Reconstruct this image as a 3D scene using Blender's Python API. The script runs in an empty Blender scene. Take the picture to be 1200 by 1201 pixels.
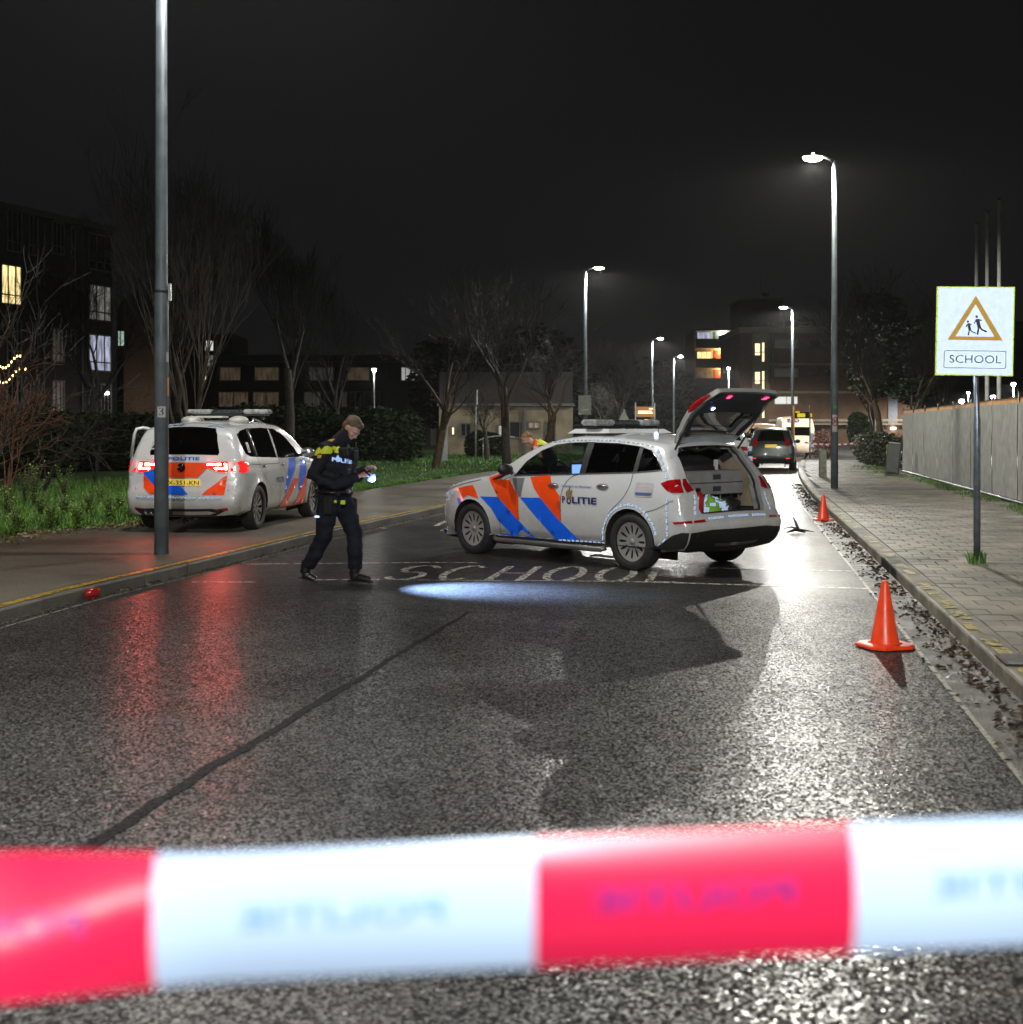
import bpy, bmesh, math, random
from mathutils import Vector, Matrix, noise
from mathutils.geometry import delaunay_2d_cdt
R = math.radians
PI = math.pi
rnd = random.Random(7)

# ------------------------------------------------------------------ camera, world, exposure
scene = bpy.context.scene
col = scene.collection
F, HOR, HC = 1533.33, 503.0, 1.60           # focal length in photo pixels, horizon row, eye height
cam_d = bpy.data.cameras.new('camera')
cam_d.sensor_fit = 'HORIZONTAL'; cam_d.sensor_width = 36; cam_d.lens = 46
cam_d.shift_y = -(600.5 - HOR) / 1200
cam_d.clip_start = 0.05; cam_d.clip_end = 2000
cam_d.dof.use_dof = True; cam_d.dof.focus_distance = 17.0; cam_d.dof.aperture_fstop = 3.1
cam_d.dof.aperture_blades = 9
cam = bpy.data.objects.new('camera', cam_d); col.objects.link(cam)
cam.location = (0, 0, HC); cam.rotation_euler = (PI / 2, 0, 0)
scene.camera = cam

world = bpy.data.worlds.new('World'); scene.world = world
world.use_nodes = True
wn = world.node_tree.nodes; wl = world.node_tree.links
bg = wn['Background']
tc = wn.new('ShaderNodeTexCoord'); sp = wn.new('ShaderNodeSeparateXYZ'); rp = wn.new('ShaderNodeValToRGB')
nz = wn.new('ShaderNodeTexNoise'); nz.inputs['Scale'].default_value = 1.6; nz.inputs['Detail'].default_value = 3
ad = wn.new('ShaderNodeMath'); ad.operation = 'MULTIPLY_ADD'; ad.inputs[1].default_value = 0.35; 
wl.new(tc.outputs['Generated'], sp.inputs[0]); wl.new(tc.outputs['Generated'], nz.inputs['Vector'])
wl.new(nz.outputs['Fac'], ad.inputs[0]); wl.new(sp.outputs['Z'], ad.inputs[2]); wl.new(ad.outputs[0], rp.inputs['Fac'])
rp.color_ramp.elements[0].position = 0.08; rp.color_ramp.elements[0].color = (0.0058, 0.0058, 0.0066, 1)
rp.color_ramp.elements[1].position = 0.75; rp.color_ramp.elements[1].color = (0.0056, 0.0055, 0.0057, 1)
wl.new(rp.outputs['Color'], bg.inputs['Color']); bg.inputs['Strength'].default_value = 1.0

scene.view_settings.view_transform = 'Standard'; scene.view_settings.look = 'None'
scene.view_settings.exposure = 0.0; scene.view_settings.gamma = 1.0
scene.view_settings.use_curve_mapping = False
scene.render.engine = 'CYCLES'
cy = scene.cycles
cy.use_denoising = True; cy.denoiser = 'OPENIMAGEDENOISE'
try: cy.denoising_prefilter = 'ACCURATE'; cy.denoising_input_passes = 'RGB_ALBEDO_NORMAL'
except Exception: pass
cy.max_bounces = 6; cy.diffuse_bounces = 2; cy.glossy_bounces = 4; cy.transparent_max_bounces = 12
cy.volume_bounces = 0; cy.sample_clamp_indirect = 3.0; cy.caustics_reflective = False; cy.caustics_refractive = False
cy.use_light_tree = True

LAMP_W = 5000.0
# the photographer's flash beside the lens: what the retroreflective tape, vests and signs send back
fl = bpy.data.lights.new('camera_flash', 'POINT'); fl.energy = 12; fl.color = (0.74, 0.86, 1.0); fl.shadow_soft_size = 0.03
flo = bpy.data.objects.new('camera_flash', fl); col.objects.link(flo); flo.location = (0.04, -0.03, HC + 0.16)

# ------------------------------------------------------------------ helpers
def G(px, py, z=0.0):
    s = (py - HOR) / (HC - z)
    return Vector(((px - 600) / s, F / s, z))
def P(px, py, Y):
    return Vector(((px - 600) * Y / F, Y, HC - (py - HOR) * Y / F))

MATS = {}
def mat(name, color=(0.5, 0.5, 0.5), rough=0.5, metal=0.0, spec=0.5, em=None, es=0.0, coat=0.0, var=0.12, nscale=6.0,
        bump=0.0, bscale=60.0, rvar=0.0, color2=None, lo=0.35, hi=0.65, alpha=None):
    if name in MATS: return MATS[name]
    m = bpy.data.materials.new(name); m.use_nodes = True
    nt = m.node_tree; n = nt.nodes; l = nt.links
    b = n['Principled BSDF']
    t = n.new('ShaderNodeTexCoord'); nz = n.new('ShaderNodeTexNoise')
    nz.inputs['Scale'].default_value = nscale; nz.inputs['Detail'].default_value = 5
    l.new(t.outputs['Object'], nz.inputs['Vector'])
    cr = n.new('ShaderNodeValToRGB'); l.new(nz.outputs['Fac'], cr.inputs['Fac'])
    c2 = color2 if color2 else tuple(c * (1 - var) for c in color)
    c1 = color if color2 else tuple(min(1, c * (1 + var)) for c in color)
    cr.color_ramp.elements[0].position = lo; cr.color_ramp.elements[0].color = (*c2, 1)
    cr.color_ramp.elements[1].position = hi; cr.color_ramp.elements[1].color = (*c1, 1)
    l.new(cr.outputs['Color'], b.inputs['Base Color'])
    b.inputs['Roughness'].default_value = rough; b.inputs['Metallic'].default_value = metal
    b.inputs['Specular IOR Level'].default_value = spec
    b.inputs['Coat Weight'].default_value = coat; b.inputs['Coat Roughness'].default_value = 0.08
    if rvar:
        mr = n.new('ShaderNodeMapRange'); mr.inputs['To Min'].default_value = rough - rvar; mr.inputs['To Max'].default_value = rough + rvar
        mr.inputs['From Min'].default_value = 0.35; mr.inputs['From Max'].default_value = 0.65
        l.new(nz.outputs['Fac'], mr.inputs['Value']); l.new(mr.outputs[0], b.inputs['Roughness'])
    if bump:
        n2 = n.new('ShaderNodeTexNoise'); n2.inputs['Scale'].default_value = bscale; n2.inputs['Detail'].default_value = 4
        l.new(t.outputs['Object'], n2.inputs['Vector'])
        bp = n.new('ShaderNodeBump'); bp.inputs['Strength'].default_value = bump; bp.inputs['Distance'].default_value = 0.02
        l.new(n2.outputs['Fac'], bp.inputs['Height']); l.new(bp.outputs['Normal'], b.inputs['Normal'])
    if em:
        b.inputs['Emission Color'].default_value = (*em, 1); b.inputs['Emission Strength'].default_value = es
    if alpha is not None: b.inputs['Alpha'].default_value = alpha
    MATS[name] = m
    return m

def retro(name, color=(0.9, 0.95, 1.0), gain=1.0, rough=0.15, base=(0.4, 0.42, 0.46)):
    """retroreflective sheeting: sends light back to where it came from (lobe centred on the incoming direction)"""
    if name in MATS: return MATS[name]
    m = bpy.data.materials.new(name); m.use_nodes = True
    nt = m.node_tree; n = nt.nodes; l = nt.links
    b = n['Principled BSDF']; b.inputs['Base Color'].default_value = (*base, 1); b.inputs['Roughness'].default_value = 0.4
    g = n.new('ShaderNodeBsdfGlossy'); g.inputs['Color'].default_value = (*[c * gain for c in color], 1)
    g.inputs['Roughness'].default_value = rough
    ge = n.new('ShaderNodeNewGeometry'); l.new(ge.outputs['Incoming'], g.inputs['Normal'])
    mx = n.new('ShaderNodeMixShader'); mx.inputs[0].default_value = 0.5
    t = n.new('ShaderNodeTexCoord'); nz = n.new('ShaderNodeTexNoise'); nz.inputs['Scale'].default_value = 25
    l.new(t.outputs['Object'], nz.inputs['Vector'])
    mr = n.new('ShaderNodeMapRange'); mr.inputs['To Min'].default_value = 0.6; mr.inputs['To Max'].default_value = 0.85
    l.new(nz.outputs['Fac'], mr.inputs['Value']); l.new(mr.outputs[0], mx.inputs[0])
    l.new(b.outputs[0], mx.inputs[1]); l.new(g.outputs[0], mx.inputs[2])
    l.new(mx.outputs[0], n['Material Output'].inputs['Surface'])
    MATS[name] = m
    return m

def glass(name, tint=(0.05, 0.06, 0.06), rough=0.03, mixv=0.75):
    if name in MATS: return MATS[name]
    m = bpy.data.materials.new(name); m.use_nodes = True
    nt = m.node_tree; n = nt.nodes; l = nt.links
    tr = n.new('ShaderNodeBsdfTransparent'); tr.inputs['Color'].default_value = (*tint, 1)
    g = n.new('ShaderNodeBsdfGlossy'); g.inputs['Roughness'].default_value = rough
    lw = n.new('ShaderNodeLayerWeight'); lw.inputs['Blend'].default_value = 0.35
    mr = n.new('ShaderNodeMapRange'); mr.inputs['To Min'].default_value = 0.06; mr.inputs['To Max'].default_value = mixv
    l.new(lw.outputs['Fresnel'], mr.inputs['Value'])
    t = n.new('ShaderNodeTexCoord'); nz = n.new('ShaderNodeTexNoise'); nz.inputs['Scale'].default_value = 30
    l.new(t.outputs['Object'], nz.inputs['Vector'])
    bp = n.new('ShaderNodeBump'); bp.inputs['Strength'].default_value = 0.05; bp.inputs['Distance'].default_value = 0.01
    l.new(nz.outputs['Fac'], bp.inputs['Height']); l.new(bp.outputs[0], g.inputs['Normal'])
    mx = n.new('ShaderNodeMixShader'); l.new(mr.outputs[0], mx.inputs[0]); l.new(tr.outputs[0], mx.inputs[1]); l.new(g.outputs[0], mx.inputs[2])
    l.new(mx.outputs[0], n['Material Output'].inputs['Surface'])
    MATS[name] = m
    return m

def tag(o, label=None, cat=None, group=None, kind=None):
    if label: o['label'] = label
    if cat: o['category'] = cat
    if group: o['group'] = group
    if kind: o['kind'] = kind
    return o

def thing(name, label, cat, loc=(0, 0, 0), rz=0.0, group=None):
    o = bpy.data.objects.new(name, None); col.objects.link(o)
    o.empty_display_size = 0.2
    o.location = loc; o.rotation_euler = (0, 0, rz)
    return tag(o, label, cat, group)

def perp(d):
    a = Vector((0, 0, 1)) if abs(d.z) < 0.9 else Vector((1, 0, 0))
    u = d.cross(a).normalized(); return u, d.cross(u).normalized()

class MB:
    def __init__(s): s.v = []; s.f = []; s.smooth = []
    def add(s, vs, fs, smooth=False, M=None):
        k = len(s.v)
        s.v += [tuple(M @ Vector(p)) for p in vs] if M else [tuple(p) for p in vs]
        s.f += [tuple(i + k for i in f) for f in fs]; s.smooth += [smooth] * len(fs)
        return s
    def box(s, c, d, rz=0.0, M=None, bev=0.0):
        x, y, z = d[0] / 2, d[1] / 2, d[2] / 2
        T = Matrix.Translation(c) @ Matrix.Rotation(rz, 4, 'Z')
        if M is not None: T = M @ T
        if bev:
            b = bev; vs = []
            for sz in (-1, 1):
                for (ax, ay, az) in ((b, b, 0), (0, 0, b)) if sz < 0 else ((0, 0, b), (b, b, 0)):
                    pass
            levels = [(-z, b), (-z + b, 0), (z - b, 0), (z, b)]
            for (zz, ins) in levels:
                X, Y = x - ins, y - ins; q = b if ins == 0 else b * 0.4
                vs += [(-X + q, -Y, zz), (X - q, -Y, zz), (X, -Y + q, zz), (X, Y - q, zz), (X - q, Y, zz), (-X + q, Y, zz), (-X, Y - q, zz), (-X, -Y + q, zz)]
            fs = [tuple(range(7, -1, -1)), tuple(range(24, 32))]
            for L in range(3):
                for i in range(8):
                    j = (i + 1) % 8; fs.append((L * 8 + i, L * 8 + j, L * 8 + 8 + j, L * 8 + 8 + i))
            return s.add(vs, fs, False, T)
        vs = [(-x, -y, -z), (x, -y, -z), (x, y, -z), (-x, y, -z), (-x, -y, z), (x, -y, z), (x, y, z), (-x, y, z)]
        return s.add(vs, [(0, 3, 2, 1), (4, 5, 6, 7), (0, 1, 5, 4), (1, 2, 6, 5), (2, 3, 7, 6), (3, 0, 4, 7)], False, T)
    def tube(s, pts, rad, n=8, cap=True, smooth=True, flat=1.0, up=None):
        pts = [Vector(p) for p in pts]
        if not isinstance(rad, (list, tuple)): rad = [rad] * len(pts)
        vs = []; fs = []; u = None
        for i, p in enumerate(pts):
            d = (pts[min(i + 1, len(pts) - 1)] - pts[max(i - 1, 0)]).normalized()
            if u is None: u, w = perp(d) if up is None else (Vector(up), d.cross(Vector(up)).normalized())
            else:
                u = (u - d * u.dot(d)).normalized(); w = d.cross(u).normalized()
            for k in range(n):
                a = 2 * PI * k / n
                vs.append(p + u * (math.cos(a) * rad[i]) + w * (math.sin(a) * rad[i] * flat))
        for i in range(len(pts) - 1):
            for k in range(n):
                j = (k + 1) % n; fs.append((i * n + k, i * n + j, (i + 1) * n + j, (i + 1) * n + k))
        if cap: fs += [tuple(range(n - 1, -1, -1)), tuple((len(pts) - 1) * n + k for k in range(n))]
        return s.add(vs, fs, smooth)
    def lathe(s, prof, n=24, M=None, smooth=True, axis='Z'):
        vs = []; fs = []
        for r, h in prof:
            for k in range(n):
                a = 2 * PI * k / n
                if axis == 'Z': vs.append((r * math.cos(a), r * math.sin(a), h))
                else: vs.append((r * math.cos(a), h, r * math.sin(a)))
        for i in range(len(prof) - 1):
            for k in range(n):
                j = (k + 1) % n; fs.append((i * n + k, i * n + j, (i + 1) * n + j, (i + 1) * n + k))
        return s.add(vs, fs, smooth, M)
    def ell(s, c, r, n=12, m=8, M=None):
        vs = [(c[0], c[1], c[2] - r[2])]; fs = []
        for i in range(1, m):
            t = PI * i / m - PI / 2
            for k in range(n):
                a = 2 * PI * k / n
                vs.append((c[0] + r[0] * math.cos(t) * math.cos(a), c[1] + r[1] * math.cos(t) * math.sin(a), c[2] + r[2] * math.sin(t)))
        vs.append((c[0], c[1], c[2] + r[2])); e = len(vs) - 1
        for k in range(n):
            j = (k + 1) % n; fs.append((0, 1 + j, 1 + k)); fs.append((e, 1 + (m - 2) * n + k, 1 + (m - 2) * n + j))
            for i in range(m - 2): fs.append((1 + i * n + k, 1 + i * n + j, 1 + (i + 1) * n + j, 1 + (i + 1) * n + k))
        return s.add(vs, fs, True, M)
    def prism(s, poly, z0, z1, M=None):
        n = len(poly)
        vs = [(x, y, z0) for x, y in poly] + [(x, y, z1) for x, y in poly]
        fs = [tuple(range(n - 1, -1, -1)), tuple(range(n, 2 * n))] + [(i, (i + 1) % n, n + (i + 1) % n, n + i) for i in range(n)]
        return s.add(vs, fs, False, M)
    def mesh(s, name):
        me = bpy.data.meshes.new(name); me.from_pydata(s.v, [], s.f); me.update()
        me.polygons.foreach_set('use_smooth', s.smooth)
        return me
    def build(s, name, m, parent=None, loc=None, rot=None, kind=None, merge=False):
        me = s.mesh(name)
        if merge:
            b = bmesh.new(); b.from_mesh(me); bmesh.ops.remove_doubles(b, verts=b.verts, dist=1e-4); bmesh.ops.recalc_face_normals(b, faces=b.faces); b.to_mesh(me); b.free()
        if m: me.materials.append(m)
        o = bpy.data.objects.new(name, me); col.objects.link(o)
        if parent: o.parent = parent
        if loc is not None: o.location = loc
        if rot is not None: o.rotation_euler = rot
        if kind: o['kind'] = kind
        return o

def copy_tree(o, parent=None):
    c = o.copy(); col.objects.link(c); c.parent = parent
    for ch in list(o.children): copy_tree(ch, c)
    return c

def lerp_t(tab, x):
    if x <= tab[0][0]: return tab[0][1]
    for (a, b), (c, d) in zip(tab, tab[1:]):
        if x <= c: return b + (d - b) * (x - a) / (c - a)
    return tab[-1][1]

def inpoly(x, y, poly):
    c = False; j = len(poly) - 1
    for i in range(len(poly)):
        xi, yi = poly[i][0], poly[i][1]; xj, yj = poly[j][0], poly[j][1]
        if (yi > y) != (yj > y) and x < (xj - xi) * (y - yi) / (yj - yi) + xi: c = not c
        j = i
    return c
def dens(poly, step, closed=True):
    out = []; n = len(poly)
    for i in range(n if closed else n - 1):
        a = poly[i]; b = poly[(i + 1) % n]
        k = max(1, int(math.ceil(math.dist(a, b) / step)))
        for t in range(k): out.append((a[0] + (b[0] - a[0]) * t / k, a[1] + (b[1] - a[1]) * t / k))
    if not closed: out.append(tuple(poly[-1]))
    return out
def dedge(x, y, poly):
    best = 9.0
    for i in range(len(poly)):
        d = (poly[i][0] - x) ** 2 + (poly[i][1] - y) ** 2
        if d < best: best = d
    return math.sqrt(best)
def smooth_poly(pts, step=0.03, closed=False):
    """Catmull-Rom through the points"""
    n = len(pts); out = []
    rng = range(n) if closed else range(n - 1)
    for i in rng:
        if closed: p0, p1, p2, p3 = pts[i - 1], pts[i], pts[(i + 1) % n], pts[(i + 2) % n]
        else: p0, p1, p2, p3 = pts[max(i - 1, 0)], pts[i], pts[i + 1], pts[min(i + 2, n - 1)]
        k = max(1, int(math.dist(p1, p2) / step))
        for j in range(k):
            t = j / k
            out.append(tuple(0.5 * ((2 * p1[c]) + (-p0[c] + p2[c]) * t + (2 * p0[c] - 5 * p1[c] + 4 * p2[c] - p3[c]) * t * t
                       + (-p0[c] + 3 * p1[c] - 3 * p2[c] + p3[c]) * t ** 3) for c in range(2)))
    if not closed: out.append(tuple(pts[-1]))
    return out

def sheet(outline, holes, step, bstep=None, extra=(), keep_outline=False):
    """triangulate a 2-D outline with holes, filled with a regular grid; returns verts2d, tris"""
    bstep = bstep or step
    ol = list(outline) if keep_outline else dens(outline, bstep)
    hs = [dens(h, bstep) for h in holes]
    vs = []; es = []
    for loop in [ol] + hs:
        k = len(vs); vs += loop; es += [(k + i, k + (i + 1) % len(loop)) for i in range(len(loop))]
    x0 = min(p[0] for p in ol); x1 = max(p[0] for p in ol); y0 = min(p[1] for p in ol); y1 = max(p[1] for p in ol)
    allb = list(vs)
    def tryadd(x, y, md):
        if inpoly(x, y, ol) and not any(inpoly(x, y, h) for h in hs) and dedge(x, y, allb) > md: vs.append((x, y))
    nx = int((x1 - x0) / step); ny = int((y1 - y0) / step)
    for i in range(1, nx + 1):
        for j in range(1, ny + 1):
            tryadd(x0 + (i - 0.5) * (x1 - x0) / max(nx, 1), y0 + (j - 0.5) * (y1 - y0) / max(ny, 1), step * 0.45)
    for (x, y) in extra: tryadd(x, y, 0.004)
    r = delaunay_2d_cdt([Vector(p) for p in vs], es, [], 0, 1e-5)
    V = [(p.x, p.y) for p in r[0]]; T = []
    for f in r[2]:
        cx = sum(V[i][0] for i in f) / 3; cy_ = sum(V[i][1] for i in f) / 3
        if inpoly(cx, cy_, ol) and not any(inpoly(cx, cy_, h) for h in hs): T.append(tuple(f))
    return V, T

def text2d(s, size, bold=0.0, mirror=False):
    cu = bpy.data.curves.new('t', 'FONT'); cu.body = s; cu.size = size; cu.offset = bold * size
    cu.align_x = 'CENTER'; cu.align_y = 'CENTER'; cu.resolution_u = 3
    o = bpy.data.objects.new('t', cu); col.objects.link(o)
    dg = bpy.context.evaluated_depsgraph_get(); me = bpy.data.meshes.new_from_object(o.evaluated_get(dg))
    vs = [(v.co.x * (-1 if mirror else 1), v.co.y) for v in me.vertices]; fs = [tuple(p.vertices) for p in me.polygons]
    bpy.data.objects.remove(o); bpy.data.curves.remove(cu); bpy.data.meshes.remove(me)
    return vs, fs

def remesh(mb, name, m, parent, voxel, smooth=4, kind=None):
    """join overlapping closed shapes into one continuous surface"""
    me = mb.mesh(name + '_raw'); o = bpy.data.objects.new('tmp', me); col.objects.link(o)
    r = o.modifiers.new('r', 'REMESH'); r.mode = 'VOXEL'; r.voxel_size = voxel
    s = o.modifiers.new('s', 'SMOOTH'); s.iterations = smooth; s.factor = 0.5
    dg = bpy.context.evaluated_depsgraph_get(); dg.update()
    me2 = bpy.data.meshes.new_from_object(o.evaluated_get(dg)); me2.name = name
    bpy.data.objects.remove(o); bpy.data.meshes.remove(me)
    me2.polygons.foreach_set('use_smooth', [True] * len(me2.polygons)); me2.materials.clear(); me2.materials.append(m)
    o = bpy.data.objects.new(name, me2); col.objects.link(o); o.parent = parent
    return o

# ------------------------------------------------------------------ materials of the ground
def asphalt(name, wet=1.0, base=(0.022, 0.021, 0.020), stone=95.0, bump=0.9, brown=True, rlo=0.36, rhi=0.46, tiltk=1.0, patchy=False):
    m = bpy.data.materials.new(name); m.use_nodes = True
    nt = m.node_tree; n = nt.nodes; l = nt.links; b = n['Principled BSDF']
    ge = n.new('ShaderNodeNewGeometry')
    vo = n.new('ShaderNodeTexVoronoi'); vo.inputs['Scale'].default_value = stone; vo.feature = 'F1'
    l.new(ge.outputs['Position'], vo.inputs['Vector'])
    v2 = n.new('ShaderNodeTexVoronoi'); v2.inputs['Scale'].default_value = stone * 0.43; l.new(ge.outputs['Position'], v2.inputs['Vector'])
    big = n.new('ShaderNodeTexNoise'); big.inputs['Scale'].default_value = 0.55; big.inputs['Detail'].default_value = 6; big.inputs['Roughness'].default_value = 0.6
    l.new(ge.outputs['Position'], big.inputs['Vector'])
    mid = n.new('ShaderNodeTexNoise'); mid.inputs['Scale'].default_value = 7; mid.inputs['Detail'].default_value = 4
    l.new(ge.outputs['Position'], mid.inputs['Vector'])
    # per-stone colour
    cr = n.new('ShaderNodeValToRGB'); l.new(vo.outputs['Color'], cr.inputs['Fac'])
    e = cr.color_ramp.elements
    e[0].position = 0.15; e[0].color = (*[c * 0.55 for c in base], 1); e[1].position = 0.85; e[1].color = (*[c * 2.4 for c in base], 1)
    if patchy:
        e[0].position = .3; e3 = e.new(.93); e3.color = (*[c * 5 for c in base], 1); e4 = e.new(.96); e4.color = (*[c * 15 for c in base], 1)
    hs = n.new('ShaderNodeMixRGB'); hs.blend_type = 'MULTIPLY'; hs.inputs[0].default_value = 1
    c2 = n.new('ShaderNodeValToRGB'); l.new(big.outputs['Fac'], c2.inputs['Fac'])
    c2.color_ramp.elements[0].position = 0.35; c2.color_ramp.elements[0].color = (0.72, 0.66, 0.62, 1) if brown else (0.7, 0.68, 0.64, 1)
    c2.color_ramp.elements[1].position = 0.65; c2.color_ramp.elements[1].color = (1.25, 1.23, 1.2, 1)
    l.new(cr.outputs['Color'], hs.inputs[1]); l.new(c2.outputs['Color'], hs.inputs[2]); l.new(hs.outputs[0], b.inputs['Base Color'])
    mr = n.new('ShaderNodeMapRange'); mr.inputs['From Min'].default_value = 0.36; mr.inputs['From Max'].default_value = 0.64
    mr.inputs['To Min'].default_value = rlo; mr.inputs['To Max'].default_value = rhi
    l.new(big.outputs['Fac'], mr.inputs['Value'])
    ma = n.new('ShaderNodeMath'); ma.operation = 'MULTIPLY_ADD'; ma.inputs[1].default_value = 0.25; ma.use_clamp = True
    sub = n.new('ShaderNodeMath'); sub.operation = 'SUBTRACT'; sub.inputs[1].default_value = 0.5
    l.new(mid.outputs['Fac'], sub.inputs[0]); l.new(sub.outputs[0], ma.inputs[0]); l.new(mr.outputs[0], ma.inputs[2]); l.new(ma.outputs[0], b.inputs['Roughness'])
    # height
    fn = n.new('ShaderNodeTexNoise'); fn.inputs['Scale'].default_value = stone * 1.6; fn.inputs['Detail'].default_value = 2; l.new(ge.outputs['Position'], fn.inputs['Vector'])
    h = n.new('ShaderNodeMath'); h.operation = 'MULTIPLY_ADD'; h.inputs[1].default_value = 0.15
    l.new(v2.outputs['Distance'], h.inputs[0]); l.new(fn.outputs['Fac'], h.inputs[2])
    bs = n.new('ShaderNodeMapRange'); bs.inputs['From Min'].default_value = 0.36; bs.inputs['From Max'].default_value = 0.62
    bs.inputs['To Min'].default_value = bump * 0.35; bs.inputs['To Max'].default_value = bump
    l.new(big.outputs['Fac'], bs.inputs['Value'])
    bp = n.new('ShaderNodeBump'); bp.invert = True; bp.inputs['Distance'].default_value = 0.006
    l.new(bs.outputs[0], bp.inputs['Strength']); l.new(h.outputs[0], bp.inputs['Height']); l.new(bp.outputs[0], b.inputs['Normal'])
    b.inputs['Specular IOR Level'].default_value = 0.5
    if patchy:      # coarse open aggregate near the camera, an older and finer worn surface from the school marking on; worn wheel tracks
        sx = n.new('ShaderNodeSeparateXYZ'); l.new(ge.outputs['Position'], sx.inputs[0])
        my = n.new('ShaderNodeMath'); my.operation = 'MULTIPLY_ADD'; my.inputs[1].default_value = 2.2; l.new(big.outputs['Fac'], my.inputs[0]); l.new(sx.outputs['Y'], my.inputs[2])
        pm = n.new('ShaderNodeMapRange'); pm.inputs['From Min'].default_value = 12.6; pm.inputs['From Max'].default_value = 15.0; pm.inputs['To Min'].default_value = 1.0; pm.inputs['To Max'].default_value = 0.5
        l.new(my.outputs[0], pm.inputs['Value'])
    def facet(src, tilt, out):
        vs_ = n.new('ShaderNodeVectorMath'); vs_.operation = 'SUBTRACT'; vs_.inputs[1].default_value = (.5, .5, .5); l.new(vo.outputs['Color'], vs_.inputs[0])
        vm = n.new('ShaderNodeVectorMath'); vm.operation = 'MULTIPLY'; vm.inputs[1].default_value = (tilt, tilt, tilt * .4)
        if patchy:
            sc_ = n.new('ShaderNodeVectorMath'); sc_.operation = 'SCALE'; l.new(vs_.outputs[0], sc_.inputs[0]); l.new(pm.outputs[0], sc_.inputs['Scale']); l.new(sc_.outputs[0], vm.inputs[0])
        else: l.new(vs_.outputs[0], vm.inputs[0])
        va = n.new('ShaderNodeVectorMath'); va.operation = 'ADD'; l.new(vm.outputs[0], va.inputs[0]); l.new(src, va.inputs[1])
        vn = n.new('ShaderNodeVectorMath'); vn.operation = 'NORMALIZE'; l.new(va.outputs[0], vn.inputs[0]); l.new(vn.outputs[0], out)
    facet(bp.outputs[0], .26 * tiltk, b.inputs['Normal'])
    b.inputs['Coat Weight'].default_value = 0.6 * wet; b.inputs['Coat Roughness'].default_value = 0.18; b.inputs['Coat IOR'].default_value = 1.33
    bp2 = n.new('ShaderNodeBump'); bp2.invert = True; bp2.inputs['Distance'].default_value = 0.006
    bs2 = n.new('ShaderNodeMath'); bs2.operation = 'MULTIPLY'; bs2.inputs[1].default_value = 0.45
    l.new(bs.outputs[0], bs2.inputs[0]); l.new(bs2.outputs[0], bp2.inputs['Strength']); l.new(h.outputs[0], bp2.inputs['Height']); facet(bp2.outputs[0], .17 * tiltk, b.inputs['Coat Normal'])
    if patchy:      # every stone holds its own share of the water film
        sc3 = n.new('ShaderNodeSeparateColor'); l.new(vo.outputs['Color'], sc3.inputs[0])
        cr3 = n.new('ShaderNodeValToRGB'); l.new(sc3.outputs[1], cr3.inputs['Fac']); q = cr3.color_ramp.elements
        q[0].position = .45; q[0].color = (.008, .008, .008, 1); q[1].position = .97; q[1].color = (1, 1, 1, 1); q2 = q.new(.80); q2.color = (.26, .26, .26, 1)
        fl3 = n.new('ShaderNodeMapRange'); fl3.inputs['From Min'].default_value = 1.0; fl3.inputs['From Max'].default_value = 0.5; fl3.inputs['To Min'].default_value = 0; fl3.inputs['To Max'].default_value = .08; l.new(pm.outputs[0], fl3.inputs['Value'])
        mxx = n.new('ShaderNodeMath'); mxx.operation = 'MAXIMUM'; l.new(cr3.outputs['Color'], mxx.inputs[0]); l.new(fl3.outputs[0], mxx.inputs[1]); l.new(mxx.outputs[0], b.inputs['Coat Weight'])
        ml3 = n.new('ShaderNodeMath'); ml3.operation = 'MULTIPLY'; ml3.inputs[1].default_value = .75; l.new(mxx.outputs[0], ml3.inputs[0]); l.new(ml3.outputs[0], b.inputs['Specular IOR Level'])
    MATS[name] = m
    return m

M_asph = asphalt('wet_asphalt', stone=95.0, bump=.35, patchy=True, base=(0.034, 0.034, 0.0335))
M_walk = asphalt('damp_path_asphalt', wet=0.12, base=(0.085, 0.075, 0.058), stone=160, bump=0.35, brown=False, rlo=0.5, rhi=0.75, tiltk=.35)
M_tile = mat('pavement_tile_concrete', (0.19, 0.170, 0.130), 0.55, var=0.35, nscale=9, bump=0.35, bscale=90, rvar=0.15)
M_joint = mat('joint_sand', (0.03, 0.026, 0.02), 0.9)
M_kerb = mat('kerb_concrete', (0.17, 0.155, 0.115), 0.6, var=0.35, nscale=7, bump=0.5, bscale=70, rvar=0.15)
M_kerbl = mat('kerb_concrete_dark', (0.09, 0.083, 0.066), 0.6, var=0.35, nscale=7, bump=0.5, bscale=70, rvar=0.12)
M_tar = mat('tar_sealant', (0.004, 0.004, 0.004), 0.6, spec=.04, var=0.3, nscale=30, bump=0.5, bscale=50, rvar=0.1)
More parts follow.
